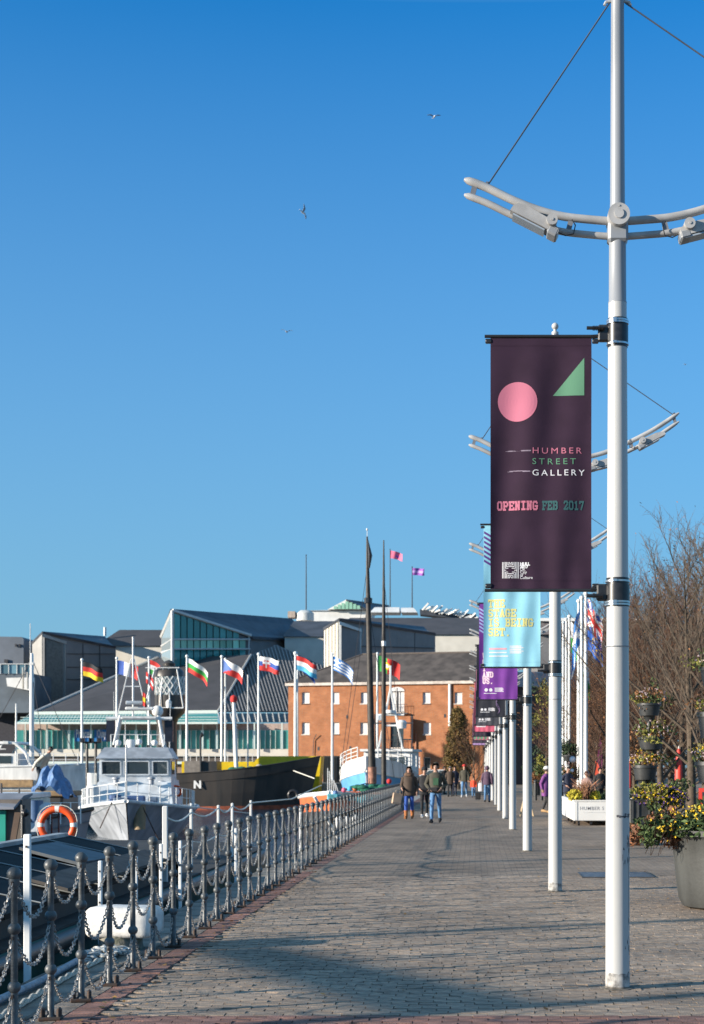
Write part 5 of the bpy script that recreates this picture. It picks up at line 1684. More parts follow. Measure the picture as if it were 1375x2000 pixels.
# ---- dark hull with white tender on it
d = 112.0
dh = thing('dark_lighter', 'low dark navy lighter lying behind the patrol boat', 'boat', (P(180, 1498, d).x, d, 0))
hull_parts(dh, 11, 4, WATER_Z, .4, darkhull, hullblack, None, deckg, darkhull, sheer=.4)
mb = MB(); mb.box2((-3, -1.9, .1), (3.5, -1.0, .95)); part('deck_box', mb, darkhull, dh)
td = thing('white_tender', 'small white tender with a grey cover perched left of the patrol boat wheelhouse', 'boat', (P(168, 1498, 108).x, 108, 0))
hull_parts(td, 4.2, 1.7, .75, 1.35, cm, None, None, None, whitegloss, sheer=.35, rake=.25)
mb = MB(); mb.slab([(-2.05, -.75, 1.45), (1.2, -.8, 1.45), (2.0, 0, 1.75), (1.2, .8, 1.45), (-2.05, .75, 1.45)], (0, 0, .14)); part('cover', mb, mat('grey cover', (.10, .11, .13), .8), td)
for px in (170, 187):
    fl = thing('floodlight_post', 'black post with twin floodlights, %s of the pair beside the patrol boat' % ('left' if px == 170 else 'right'), 'floodlight', (P(px, 1498, 100).x, 100, .1), 0, 'pair of black floodlight posts')
    mb = MB(); mb.tube([(0, 0, -1), (0, 0, 3.25)], .09, 8); part('post', mb, black_m, fl, 40)
    mb = MB(); mb.tube([(-.3, 0, 3.2), (.3, 0, 3.2)], .05, 6)
    for s_ in (-.26, .26): mb.bbox((s_, -.1, 3.33), (.22, .3, .3), .03)
    part('floodlight', mb, black_m, fl)

# ---- patrol boat, bow towards the quay
d = 84.0
pb = thing('patrol_boat', 'grey naval patrol boat pointing its bow at the quay with a white lattice mast', 'boat', (-20.4, 93.3, 0))
pb.rotation_euler = (0, 0, math.atan2(-1, .15)); pb.scale = (1.1, 1.12, 1.12)
BL, BB = 19.0, 6.0
pale_side = mat('pale cream hull side', (.60, .58, .50), .45, var=.12, scale=1.5, streak=True)
edge, zt, hb = hull_parts(pb, BL, BB, WATER_Z, -.75, navy_grey, hullblack, None, mat('naval deck', (.20, .24, .28), .6), navy_light, bow=.45, sheer=.62, sheer_aft=0, rake=.10, flare=.62, inset=.06, strake_r=.09)
def wedge(mb, x0, x1, y0, y1, z0, z1, slope=0.0, yin=.12):
    """a deckhouse block with sloping front at x1"""
    a = [(x0, -y1, z0), (x1, -y1, z0), (x1, y1, z0), (x0, y1, z0)]
    b = [(x0, -y1 + yin, z1), (x1 - slope, -y1 + yin, z1), (x1 - slope, y1 - yin, z1), (x0, y1 - yin, z1)]
    mb.add(a + b, [(0, 1, 2, 3), (4, 5, 6, 7), (0, 1, 5, 4), (1, 2, 6, 5), (2, 3, 7, 6), (3, 0, 4, 7)])
mb = MB(); wedge(mb, -6, 5.6, 0, 2.05, -.6, .75, 1.7, .2); part('forward_trunk', mb, navy_light, pb)
mb = MB(); wedge(mb, -3.2, 3.2, 0, 1.85, .70, 1.95, -.28, .05); whl = part('wheelhouse', mb, navy_light, pb)
for (ya, yb) in ((-1.7, -.72), (-.55, .72), (.9, 1.68)):
    z0, z1 = 1.12, 1.82
    xa = 3.2 + .28 * (z0 - .7) / 1.25 + .02; xb = 3.2 + .28 * (z1 - .7) / 1.25 + .02
    mb = MB(); mb.slab([(xa, ya, z0), (xa, yb, z0), (xb, yb, z1), (xb, ya, z1)], (.02, 0, 0)); w_ = part('window', mb, darkglass, whl)
    mb = MB()
    for (p, q) in (((xa, ya, z0), (xa, yb, z0)), ((xb, ya, z1), (xb, yb, z1)), ((xa, ya, z0), (xb, ya, z1)), ((xa, yb, z0), (xb, yb, z1))): mb.tube([Vector(p) + Vector((.03, 0, 0)), Vector(q) + Vector((.03, 0, 0))], .045, 4)
    part('frame', mb, navy_light, w_)
for sgn in (1, -1):
    for k in range(2):
        mb = MB(); mb.box2((1.2 - k * 1.7, sgn * 1.83, 1.12), (2.5 - k * 1.7, sgn * 1.86, 1.82)); part('side_window', mb, darkglass, whl)
mb = MB(); mb.slab([(-3.3, -1.95, 1.96), (3.62, -1.95, 1.96), (2.2, -1.6, 2.58), (-3.3, -1.6, 2.58)], (0, 0, .02))
mb = MB(); wedge(mb, -3.3, 3.66, 0, 1.98, 1.96, 2.55, 1.25, .35); part('wheelhouse_roof', mb, navy_grey, whl)
mb = MB()
for y in (-1.2, -.6, 0, .6, 1.2): mb.bbox((2.2, y, 2.62), (.16, .16, .12), .02)
part('roof_lamp', mb, black_m, whl)
# gantry mast with lattice
mb = MB()
for y in (-1.35, 1.35):
    for x in (-1.2, .5): mb.tube([(x, y, 2.5), (x * .6 - .2, y * .75, 4.3)], .07, 6)
mb.tube([(.1, -1.75, 4.15), (.1, 1.75, 4.15)], .09, 6); mb.tube([(-.9, -1.5, 4.15), (-.9, 1.5, 4.15)], .07, 6)
mb.box2((-.6, -.9, 4.15), (.3, .9, 4.26))
m_ = part('gantry', mb, whitegloss, pb)
mb = MB()
for (a, b) in (((-.3, -1.2, 4.2), (-.3, -.45, 7.4)), ((-.3, .45, 4.2), (-.3, -.3, 7.4)), ((-.3, -.8, 5.9), (-.3, .0, 5.9))): mb.tube([a, b], .03, 5)
mb.tube([(-.3, -.35, 4.2), (-.3, -.35, 8.6)], .05, 6); mb.tube([(-.1, .5, 5.0), (.1, -.7, 5.0)], .10, 6)
part('lattice_mast', mb, whitegloss, m_)
mb = MB()
for y in (-1.55, 1.55):
    mb = MB(); mb.box2((-1.0, y - .22, 2.9), (-.2, y + .22, 4.05)); part('side_locker', mb, darkhull, m_)
mb = MB()
for (y, z) in ((-1.0, 2.8), (.1, 2.85), (.9, 2.8)): mb.ball((1.5, y, z), .17, 8, 6)
mb.lathe([(.25, 2.5), (.25, 2.9), (.18, 3.0)], 12, (.8, -.4, 0)); part('searchlight', mb, whitegloss, whl, 40)
railing(pb, [(1.2, y, 2.5) for y in (-1.4, -.7, 0, .7, 1.4)], .75, 1, .03)
n_ = len(edge)
for sgn in (1, -1):
    railing(pb, [(edge[i][0], sgn * max(edge[i][1] - .12, .03), edge[i][2]) for i in range(9, n_, 1)], .95, 2, .026)
mb = MB(); mb.lathe([(.32, -.5), (.32, .5), (.2, .62)], 12, (4.9, -2.0, 0)); part('white_drum', mb, whitegloss, pb, 40)
mb = MB(); mb.lathe([(.25, -.5), (.25, 1.2)], 10, (2.6, -2.25, 0)); part('white_drum', mb, whitegloss, pb, 40)
mb = MB(); mb.bbox((6.3, .2, -.2), (.9, 1.0, .55), .06); mb.lathe([(.3, -.5), (.3, .1)], 10, (5.9, -.8, 0)); part('anchor_windlass', mb, mat('blue cover', (.04, .09, .22), .6), pb)
mb = MB()
for k in range(5): mb.tube([(5.2 - k * .3, 1.5, -.55), (4.8 - k * .3, 1.35, .45)], .03, 5)
part('hand_rail', mb, railw, pb)
mb = MB(); mb.lathe([(.28, -1.55), (.3, -1.0), (.28, -.2)], 12, (8.15, .55, 0)); part('bow_fender', mb, mat('fender tan', (.30, .22, .13), .7), pb, 40)
mb = MB(); mb.tube([(9.4, 0, -.15), (9.5, 0, 2.6)], .04, 6); part('jackstaff', mb, whitegloss, pb)
# pale bow side lit by the sun is the same paint; anchor chain
mb = MB()
mb.tube([(8.6, -.75, -.2), (7.6, -1.4, -1.5)], .03, 5); mb.tube([(8.4, .6, -.2), (8.0, 1.5, -2.2)], .03, 5); part('anchor_chain', mb, rust, pb)
# worn fittings: lifebuoy, vents, lockers, aerials, ropes
mb = MB(); torus(mb, .28, .07, n=20, m_=8)
mb.v = [Vector((v.y, v.x, v.z)) + Vector((.9, 1.98, .2)) for v in mb.v]; part('lifebuoy_ring', mb, MATS['lifebuoy orange'], pb, 50)
for k, (x, y) in enumerate(((4.2, -.9), (4.4, .9), (3.7, 1.4))):
    mb = MB(); mb.lathe([(.14, .7), (.14, .95), (.22, 1.0), (.2, 1.08), (.05, 1.12)], 10, (x, y, -.1 if k < 2 else -.3)); part('vent_cowl', mb, navy_grey, pb, 40)
for y, h in ((-1.5, 3.2), (1.5, 2.6), (-.9, 2.0), (.95, 1.5)):
    mb = MB(); mb.tube([(-2.4, y, 2.5), (-2.4, y * 1.03, 2.5 + h)], [.03, .012], 5); part('whip_aerial', mb, whitegloss, pb)
mb = MB(); mb.bbox((-.3, 0, 4.7), (.5, 1.5, .16), .04); part('radar_bar', mb, whitegloss, m_)
mb = MB(); mb.ball((-1.4, .9, 4.6), .32, 10, 8); part('radar_dome', mb, whitegloss, m_, 50)
for (a, b_) in (((4.0, -1.2), (.5, .45)), ((4.9, 1.0), (.7, .5)), ((6.9, -.5), (.5, .6))):
    mb = MB(); mb.bbox((a[0], a[1], -.25), (b_[0], b_[1], .5), .05); part('deck_locker', mb, mat('locker blue grey', (.12, .17, .24), .6, var=.3, scale=3), pb)
mb = MB(); mb.tube([(8.3, .5, -.2), (7.0, 3.2, -.5), (4.5, 6.0, -.9)], .03, 5); mb.tube([(8.3, -.5, -.2), (9.5, -2.5, -1.2), (10.5, -4, -2.2)], .03, 5); part('mooring_line', mb, rope_w, pb)
# small courtesy flags on the mast
t_ = P(283, 1312, 86)
fly(t_, 20 * 86 / F, 22 * 86 / F, danish, [RED, WHITE], 'small red and white cross flag on the patrol boat halyard', .8, 61, .8, dz=0)
t_ = P(276, 1352, 86)
fly(t_, 9 * 86 / F, 26 * 86 / F, lambda u, v: 1 if .35 < v < .65 else 0, [RED, GOLD], 'small red and gold signal flag below the cross flag', .6, 62, .9, dz=0)

# ---- lightship
d = 150.0
X0, X1 = P(118, 0, d).x, P(626, 0, d).x
ls = thing('lightship', 'black-hulled lightship with a tall lantern tower and a rising bow', 'ship', ((X0 + X1) / 2, d, 0))
hull_parts(ls, X1 - X0, 6.5, WATER_Z, 1.0, hullblack, rustred, None, deckg, hullblack, bow=.34, stern=.5, sheer=1.75, sheer_aft=.1, rake=.05, flare=.85, inset=.9, strake_r=.06)
c0 = ls.location.x
def lx(px, dd=d): return (px - 928) * dd / F - c0
def lz(py, dd=d): return CAM_H + (1498 - py) * dd / F
tx = lx(326)
mb = MB(); mb.lathe([(1.0, 1.0), (1.0, lz(1440)), (.95, lz(1415)), (1.1, lz(1405)), (1.75, lz(1392)), (1.8, lz(1384))], 20, (tx, 0, 0)); tw = part('lantern_tower', mb, hullblack, ls, 40)
mb = MB(); mb.lathe([(1.45, lz(1384)), (1.45, lz(1358))], 20, (tx + .3, 0, 0)); part('lantern_gallery', mb, hullblack, tw, 40)
mb = MB(); mb.lathe([(1.4, lz(1358)), (1.4, lz(1322))], 16, (tx + .3, 0, 0)); lan = part('lantern_glass', mb, glass_mat('lantern glass', (.20, .24, .24)), tw, 20)
mb = MB(); z0, z1 = lz(1358), lz(1322)
for k in range(16):
    for s_ in (1, -1):
        a0 = 2 * math.pi * k / 16; a1 = a0 + s_ * 2 * math.pi / 8
        pp = [(tx + .3 + 1.43 * math.cos(a0 + (a1 - a0) * i / 4), 1.43 * math.sin(a0 + (a1 - a0) * i / 4), z0 + (z1 - z0) * i / 4) for i in range(5)]
        mb.tube(pp, .055, 4)
part('glazing_bars', mb, whitegloss, lan)
mb = MB(); mb.lathe([(1.5, lz(1322)), (1.45, lz(1312)), (1.0, lz(1303)), (.55, lz(1301)), (.6, lz(1296)), (.35, lz(1291)), (.05, lz(1289))], 18, (tx + .2, 0, 0)); part('lantern_dome', mb, hullblack, tw, 40)
mb = MB()
for (xa, xb) in ((-1.9, -.9), (1.9, 1.2), (-.4, -.1), (.6, .4)): mb.tube([(tx + xa, -1.5, lz(1384)), (tx + xb, -1.2, lz(1306))], .07, 5)
mb.tube([(tx - 1.9, -1.6, lz(1384)), (tx + 1.9, -1.6, lz(1384))], .07, 5); mb.tube([(tx - 1.8, -1.4, lz(1306)), (tx + 1.5, -1.4, lz(1306))], .05, 5)
part('tower_stay', mb, whitegloss, tw)
mb = MB(); mb.lathe([(.25, lz(1384)), (.3, lz(1372)), (.12, lz(1368))], 10, (tx + .5, -1.6, 0)); part('fog_signal', mb, whitegloss, tw, 40)
mb = MB(); mb.box2((lx(366), -1.6, .6), (lx(398), 1.6, lz(1486))); part('deck_house', mb, mat('brown grey deckhouse', (.20, .175, .15), .7), ls)
mb = MB(); mb.box2((lx(398), -1.3, .6), (lx(428), 1.5, lz(1487))); part('deck_house', mb, hullblack, ls)
mb = MB(); mb.tube([(lx(464), -.5, .5), (lx(458), -.5, lz(1372))], [.22, .17], 10); fmst = part('foremast', mb, whitegloss, ls, 40)
mb = MB()
for k in range(10): mb.tube([(lx(461.5 - k * .2), -.55, lz(1455 - k * 7.5)), (lx(467 - k * .2), -.55, lz(1455 - k * 7.5))], .035, 4)
part('ladder_rung', mb, railw, fmst)
mb = MB(); mb.lathe([(.25, lz(1372)), (.35, lz(1368)), (.3, lz(1361)), (.1, lz(1358))], 10, (lx(458), -.5, 0)); part('red_lamp', mb, RED, fmst, 40)
mb = MB(); mb.tube([(lx(485), -.3, .5), (lx(485), -.3, lz(1318))], .07, 6); part('thin_mast', mb, alu, ls)
mb = MB(); mb.tube([(lx(400), -2.2, .8), (lx(399), -2.2, lz(1440)), (lx(402), -2.2, lz(1432)), (lx(405), -2.2, lz(1436)), (lx(401), -2.2, lz(1440))], .1, 6); part('davit', mb, black_m, ls)
mb = MB(); rr = random.Random(6)
for k in range(16): mb.ball((lx(rr.uniform(455, 520)), -2.6 + rr.uniform(0, .6), lz(1508) + rr.uniform(-.1, .35)), (.5, .4, .25), 7, 5)
part('heaped_nets', mb, netg, ls, 60)
mb = MB(); mb.ball((lx(513), -2.4, lz(1500)), .4, 8, 6); part('bollard_cover', mb, mat('tan cover', (.35, .3, .24), .8), ls, 60)
mb = MB(); mb.tube([(lx(580), -2.9, lz(1505)), (lx(624), -4.5, lz(1520, 149))], .05, 5); part('anchor_rope', mb, rope_w, ls)
mb = MB(); torus(mb, .42, .16, n=20, m_=8)
for v in mb.v: v += Vector((lx(578), -2.3, lz(1552)))
part('hawse_ring', mb, black_m, ls, 50)
mb = text_mb('N', .95, .05, 1.0, .01)
for v in mb.v: v += Vector((lx(390), -3.27, lz(1538)))
part('lettering', mb, whitegloss, ls)
# ---- yellow barge behind, dark container
d = 156.0
yb_ = thing('yellow_barge', 'bright yellow barge showing behind the black lightship', 'barge', (P(510, 1498, d).x, d, 0))
def yx(px): return (px - 510) * d / F
mb = MB(); zt_ = CAM_H + (1498 - 1477) * d / F
mb.slab([(yx(360), -1.4, zt_ - .55), (yx(500), -1.4, zt_ - .55), (yx(512), -1.4, zt_), (yx(630), -1.4, zt_), (yx(624), -1.4, -1.0), (yx(600), -1.4, WATER_Z), (yx(360), -1.4, WATER_Z)], (0, 3.2, 0)); part('hull', mb, yellow, yb_)
mb = MB()
for k in range(12): mb.tube([(yx(365 + k * 12), -1.45, zt_ - .55), (yx(365 + k * 12), -1.45, zt_ + .2)], .04, 4)
mb.tube([(yx(365), -1.45, zt_ + .2), (yx(500), -1.45, zt_ + .2)], .04, 4); part('guard_rail', mb, railw, yb_)
dc = thing('dark_container', 'tall dark green-black container standing behind the striped flagpole', 'container', (P(646, 1498, 166).x, 166.9, 0))
mb = MB(); mb.box2((-.85, -.8, 0.01), (.85, 2.2, 2.9)); b_ = part('body', mb, mat('container dark', (.025, .027, .025), .6), dc)
mb = MB()
for k in range(9): mb.box2((-.8 + k * .2, -.84, .15), (-.72 + k * .2, -.8, 2.75))
part('rib', mb, MATS['container dark'], b_)
rk = MB(); rr = random.Random(3); c = P(663, 1512, 167)
for k in range(30): rk.ball((c.x + rr.uniform(-.4, .5), 167 + rr.uniform(-.4, .4), rr.uniform(.1, 1.9)), rr.uniform(.15, .35), 6, 4)
solo('clipped_bush', rk, mat('dusty olive', (.16, .15, .06), .9, var=.4, scale=4), 'small dusty olive bush beside the dark container', 'bush', loc=(c.x, 167, 0), world=True)

# ---- sailing keel with two dark masts close by the fence
d = 62.0
sk = thing('sailing_barge', 'orange-hulled sailing barge with two tall dark masts and green nets behind the fence', 'barge', (-5.55, d + 4, 0))
sk.rotation_euler = (0, 0, R(-90))
edge, zt, hb = hull_parts(sk, 14, 3.3, WATER_Z, .35, orangehull, hullblack, None, deckg, whitegloss, bow=.3, sheer=.35, sheer_aft=.2, rake=.06, strake_r=.09, boot_f=.78)
def skl(px, py, dd=d):
    q = P(px, py, dd) - Vector((sk.location.x, sk.location.y, 0))
    return Vector((-q.y, q.x, q.z))
blackwood = mat('dark mast wood', (.035, .028, .022), .6, var=.4, scale=6)
for (pts, rs, nm) in ((((727, 1540), (722, 1300), (719, 1170), (717, 1048)), (.15, .125, .10, .035), 'main_mast'), (((749.5, 1535), (749.5, 1290), (749.5, 1165), (749.5, 1055)), (.11, .10, .065, .025), 'mizzen_mast')):
    dd = d if nm == 'main_mast' else d + 4.5
    mb = MB(); mb.tube([skl(x, y, dd) for x, y in pts], list(rs), 10); m_ = part(nm, mb, blackwood, sk, 50)
    if nm == 'main_mast':
        mb = MB(); mb.tube([skl(719, 1178, dd), skl(719, 1168, dd)], .17, 10); part('mast_band', mb, black_m, m_)
        mb = MB(); mb.tube([skl(721, 1110, dd - .15), skl(723, 1085, dd - .15), skl(718.5, 1055, dd - .1)], [.03, .09, .02], 6); part('furled_pennant', mb, black_m, m_)
        mb = MB(); mb.tube([skl(717, 1048, dd), skl(717, 1034, dd)], .015, 4); mb.ball(skl(717, 1034, dd), .05, 6, 4); part('truck', mb, whitegloss, m_)
        mb = MB(); mb.tube([skl(727, 1530, dd - .2), skl(727, 1498, dd - .2)], .18, 10); part('mast_case', mb, mat('rusty mast case', (.30, .14, .09), .7, var=.4, scale=8), m_, 50)
    else:
        mb = MB(); mb.tube([skl(749.5, 1252, dd - .09), skl(749.5, 1262, dd - .09)], .1, 8); part('mast_band', mb, whitegloss, m_)
mb = MB()
for (a, b) in (((719, 1172), (672, 1500)), ((719, 1172), (770, 1520)), ((719, 1172), (735, 1530)), ((749, 1120), (790, 1530)), ((749, 1230), (720, 1520)), ((718, 1100), (662, 1530))): mb.tube([skl(*a), skl(*b)], .013, 4)
part('rigging', mb, frame_dark, sk)
mb = MB(); rr = random.Random(14)
for k in range(34): mb.ball(skl(rr.uniform(690, 762), rr.uniform(1534, 1544), d - 2.6 + rr.uniform(-.6, .8)), (rr.uniform(.12, .26), rr.uniform(.12, .25), rr.uniform(.06, .10)), 8, 5)
part('green_nets', mb, netg, sk, 60)
for k, px in enumerate((662, 678, 694, 745, 757)):
    mb = MB(); mb.ball(skl(px, 1606 + (k % 2) * 3, d - 3.3), (.16, .16, .30), 10, 8); part('white_fender', mb, whitegloss, sk, 60)
for (px, py, m2, nm) in ((655, 1549, tarpb, 'blue_bundle'), (672, 1543, mat('pink float', (.6, .12, .2), .5), 'float'), (683, 1541, LBLUE, 'float'), (693, 1541, orangehull, 'float'), (760, 1526, RED, 'red_buoy')):
    mb = MB(); mb.ball(skl(px, py, d - 3.0), (.10, .10, .10), 10, 7); part(nm, mb, m2, sk, 60)
mb = MB(); rr = random.Random(15)
for k in range(20): 
    q = skl(rr.uniform(648, 770), rr.uniform(1556, 1566), d - 3.0 + rr.uniform(-.2, .5)); mb.bbox(q, (rr.uniform(.2, .5), rr.uniform(.2, .5), rr.uniform(.15, .3)), .03)
part('deck_gear', mb, mat('turquoise gear', (.10, .38, .45), .6, var=.5, scale=3), sk)
mb = MB()
for k in range(6): mb.tube([skl(640 + k * 3, 1500 + k * 6, d - 1), skl(640 + k * 4, 1545, d - 1)], .02, 4)
part('stanchions', mb, railw, sk)
# ---- blue and white trawler beyond
d = 92.0
tr = thing('blue_trawler', 'pale blue and white trawler with high rounded bow facing the walkway', 'boat', (P(745, 1498, d).x, d + 7, 0))
tr.rotation_euler = (0, 0, math.atan2(-1, -.10))
edge, zt, hb = hull_parts(tr, 17, 5.0, WATER_Z, .55, bluehull, rustred, None, deckg, whitegloss, bow=.36, sheer=.9, rake=.06, flare=.7, inset=.7, strake_r=.07)
n_ = len(edge)
mb = MB()
for sgn in (1, -1):
    for i in range(n_ - 9, n_ - 1):
        a, b = edge[i], edge[i + 1]; k0 = (i - (n_ - 9)) / 8; k1 = k0 + 1 / 8
        mb.poly([(a[0], sgn * a[1], a[2] + .02), (b[0], sgn * b[1], b[2] + .02), (b[0] + .05, sgn * b[1] * 1.03, b[2] + .15 + .75 * min(1, k1 * 1.6)), (a[0] + .05, sgn * a[1] * 1.03, a[2] + .15 + .75 * min(1, k0 * 1.6))])
part('white_bulwark', mb, whitegloss, tr)
for sgn in (1, -1): railing(tr, [(edge[i][0], sgn * edge[i][1], edge[i][2] + .85) for i in range(n_ - 8, n_ - 1)], .7, 3, .035)
mb = MB(); mb.box2((-3.5, -1.5, -.2), (.5, 1.5, 2.7)); whl = part('wheelhouse', mb, whitegloss, tr)
for y in (-1.05, -.35, .35, 1.05):
    mb = MB(); mb.box2((.5, y - .27, 1.75), (.53, y + .27, 2.35)); part('window', mb, darkglass, whl)
mb = MB(); mb.box2((-3.7, -1.7, 2.7), (.8, 1.7, 2.85)); part('roof', mb, whitegloss, whl)
mb = MB()
for (a, b) in (((-1, -.8, 2.8), (-1, 0, 6.8)), ((-1, .8, 2.8), (-1, 0, 6.8)), ((-1, -.45, 4.4), (-1, .45, 4.4)), ((-1, -.9, 5.1), (-1, .9, 5.1)), ((-1, 0, 6.5), (-1, 0, 8.3))): mb.tube([a, b], .07, 5)
g_ = part('gantry_mast', mb, whitegloss, tr)
mb = MB(); mb.lathe([(.3, 4.2), (.35, 4.6), (.2, 4.75)], 10, (-.9, .75, 0)); mb.bbox((-.9, -.6, 4.9), (.4, .4, .35), .05); mb.lathe([(.3, 5.2), (.3, 5.4)], 10, (-.9, 0, 0)); part('radar', mb, whitegloss, g_, 40)
mb = MB(); mb.tube([(-2.5, -1.2, 2.8), (-2.4, -1.25, 5.2)], .05, 5); mb.tube([(-2.5, 1.2, 2.8), (-2.4, 1.25, 5.0)], .05, 5); mb.tube([(-2.4, -1.3, 4.6), (-2.4, 1.3, 4.6)], .05, 5); mb.tube([(-2.5, 1.3, 3.5), (-2.4, .2, 3.5)], .05, 5); part('aft_gantry', mb, frame_dark, tr)
for k in range(7):
    mb = MB(); mb.ball((5.5 - .7 * k, -1.55 + .02 * k, .8), (.16, .16, .3), 8, 6); part('fender', mb, whitegloss, tr, 60)

# ---- unseen yachts added outside the left edge: masts and booms throw shadows on the paving
def yacht(x, y, rz, mh, boom, lab):
    ya = thing('moored_yacht', lab, 'boat', (x, y, 0), R(rz), 'yachts moored beyond the left edge of the view')
    hull_parts(ya, 10, 3.2, WATER_Z, -1.4, whitegloss, darkhull, None, deckg, None, sheer=.35, rake=.12)
    mb = MB(); wedge(mb, -2.2, 1.8, 0, 1.0, -1.5, -.8, .6, .15); part('coachroof', mb, whitegloss, ya)
    mb = MB(); mb.lathe([(.10, -1.3), (.10, mh * .7), (.06, mh)], 10); part('mast', mb, alu, ya, 40)
    mb = MB(); mb.tube([(-.1, 0, boom), (-4.2, .1, boom - .15)], [.17, .11], 10); part('boom_and_cover', mb, tarpb, ya, 40)
    mb = MB()
    for (a, b) in (((0, 0, mh - .2), (4.9, 0, -1)), ((0, 0, mh - .2), (-4.9, 0, -1.2)), ((0, 0, mh - .2), (0, 1.5, -1.3)), ((0, 0, mh - .2), (0, -1.5, -1.3))): mb.tube([a, b], .012, 4)
    part('rigging', mb, frame_dark, ya)
yacht(-14.4, 4.65, -65.7, 13.0, 3.75, 'moored sailing yacht with covered boom beyond the left edge of the view')
yacht(-17.5, 8.6, -80, 11.5, 2.6, 'second moored yacht, beyond the left edge of the view')
yacht(-21.5, 18.5, -75, 12.5, 2.4, 'third moored yacht, furthest beyond the left edge of the view')

# ================================================================ TREES AND PLANTERS
bark = mat('bark grey brown', (.085, .062, .042), .9, var=.35, scale=6, bump=.4, bscale=30)
twig_m = mat('twig red brown', (.085, .043, .025), .9, var=.3, scale=2, rand=.3)
twig_g = mat('twig grey', (.08, .06, .043), .9, var=.3, scale=2, rand=.25)
leaf_o = mat('leaf orange brown', (.20, .085, .028), .8, var=.4, scale=5, rand=.4)
leaf_g = mat('leaf green', (.055, .085, .022), .75, var=.4, scale=5, rand=.45)
leaf_y = mat('leaf yellow green', (.22, .21, .035), .75, var=.35, scale=5, rand=.4)
leaf_d = mat('leaf dark green', (.03, .055, .018), .75, var=.4, scale=5, rand=.45)
petal_y = mat('petal yellow', (.75, .50, .02), .7, var=.15, rand=.15)
petal_p = mat('petal purple', (.12, .05, .25), .7, var=.15, rand=.15)
petal_w = mat('petal pale', (.65, .50, .52), .7, var=.15, rand=.15)

def leaf(mb, c, s, rr):
    a = Vector((rr.gauss(0, 1), rr.gauss(0, 1), rr.gauss(0, 1))).normalized()
    b = a.orthogonal().normalized(); c2 = a.cross(b)
    an = rr.uniform(0, 6.28); u = b * math.cos(an) + c2 * math.sin(an); v = a.cross(u)
    mb.add([c - u * s, c + v * s * .45 + a * s * .12, c + u * s, c - v * s * .45 + a * s * .12], [(0, 1, 2), (0, 2, 3)])

def bare_tree(seed, h, spread=.28, n1=11, n2=9, n3=6, leaves=700, droop=0.0, low=.16):
    rr = random.Random(seed)
    tr = MB(); br = MB(); tw = MB(); lv = MB()
    def wob(p, d, L, n, j):
        pts = [p]
        for i in range(n):
            d = (d + Vector((rr.gauss(0, j), rr.gauss(0, j), rr.gauss(0, j * .6) + .06))).normalized()
            p = p + d * (L / n); pts.append(p)
        return pts, d
    tp, _ = wob(Vector((0, 0, -.1)), Vector((rr.gauss(0, .04), rr.gauss(0, .04), 1)), h * .88, 9, .035)
    n = len(tp)
    tr.tube(tp, [.016 * h * (1 - .93 * i / (n - 1)) for i in range(n)], 8)
    for i in range(n1 * 2):
        f = low + (1 - low) * (i / (n1 * 2)) ** .9 * .93
        k = f * (n - 1); a = tp[int(k)].lerp(tp[min(int(k) + 1, n - 1)], k % 1)
        az = i * 2.4 + rr.uniform(-.4, .4)
        up = .75 + f * .9
        d = Vector((math.cos(az), math.sin(az), up)).normalized()
        L = h * (.42 * (1 - f) + .16) * rr.uniform(.8, 1.2) * (1 + spread)
        pts, d1 = wob(a, d, L, 5, .09)
        r0 = .0075 * h * (1 - f * .75)
        br.tube(pts, [r0 * (1 - .85 * j / 5) for j in range(6)], 5)
        for j in range(n2):
            g = .18 + .8 * j / n2; kk = g * 5; q = pts[int(kk)].lerp(pts[min(int(kk) + 1, 5)], kk % 1)
            d2 = (d1 * .8 + Vector((rr.gauss(0, .6), rr.gauss(0, .6), rr.uniform(.1, .9) - droop))).normalized()
            L2 = L * rr.uniform(.25, .5) * (1.1 - g * .4)
            p2, d3 = wob(q, d2, L2, 3, .12)
            tw.tube(p2, [.012, .009, .007, .003], 3, cap=False)
            for m in range(n3):
                g2 = .15 + .85 * m / n3; k3 = g2 * 3; q3 = p2[int(k3)].lerp(p2[min(int(k3) + 1, 3)], k3 % 1)
                d4 = (d3 * .7 + Vector((rr.gauss(0, .6), rr.gauss(0, .6), rr.gauss(.3, .5)))).normalized()
                e = q3 + d4 * L2 * rr.uniform(.25, .6)
                mid = q3.lerp(e, .5) + Vector((rr.gauss(0, .02), rr.gauss(0, .02), .02))
                tw.tube([q3, mid, e], [.0065, .005, .002], 3, cap=False)
                if leaves and rr.random() < leaves: leaf(lv, e + Vector((rr.gauss(0, .05), rr.gauss(0, .05), rr.gauss(0, .05))), rr.uniform(.03, .06), rr)
    return tr, br, tw, lv
TV = []
for seed, h, sp_, lv_, tm in ((11, 10.2, .25, .10, twig_g), (12, 9.2, .35, .30, twig_m), (13, 9.4, .30, .42, twig_m), (14, 6.5, .7, .75, twig_m)):
    a, b, c, d = bare_tree(seed, h, sp_, leaves=lv_, n2=10 if seed < 14 else 11, n3=7, low=.16 if seed < 14 else .06)
    TV.append((h, mesh_of('trunk', a, bark, 60, fix=False), mesh_of('branches', b, bark, 60, fix=False), mesh_of('twigs', c, tm, fix=False), mesh_of('leaves', d, leaf_o, fix=False)))
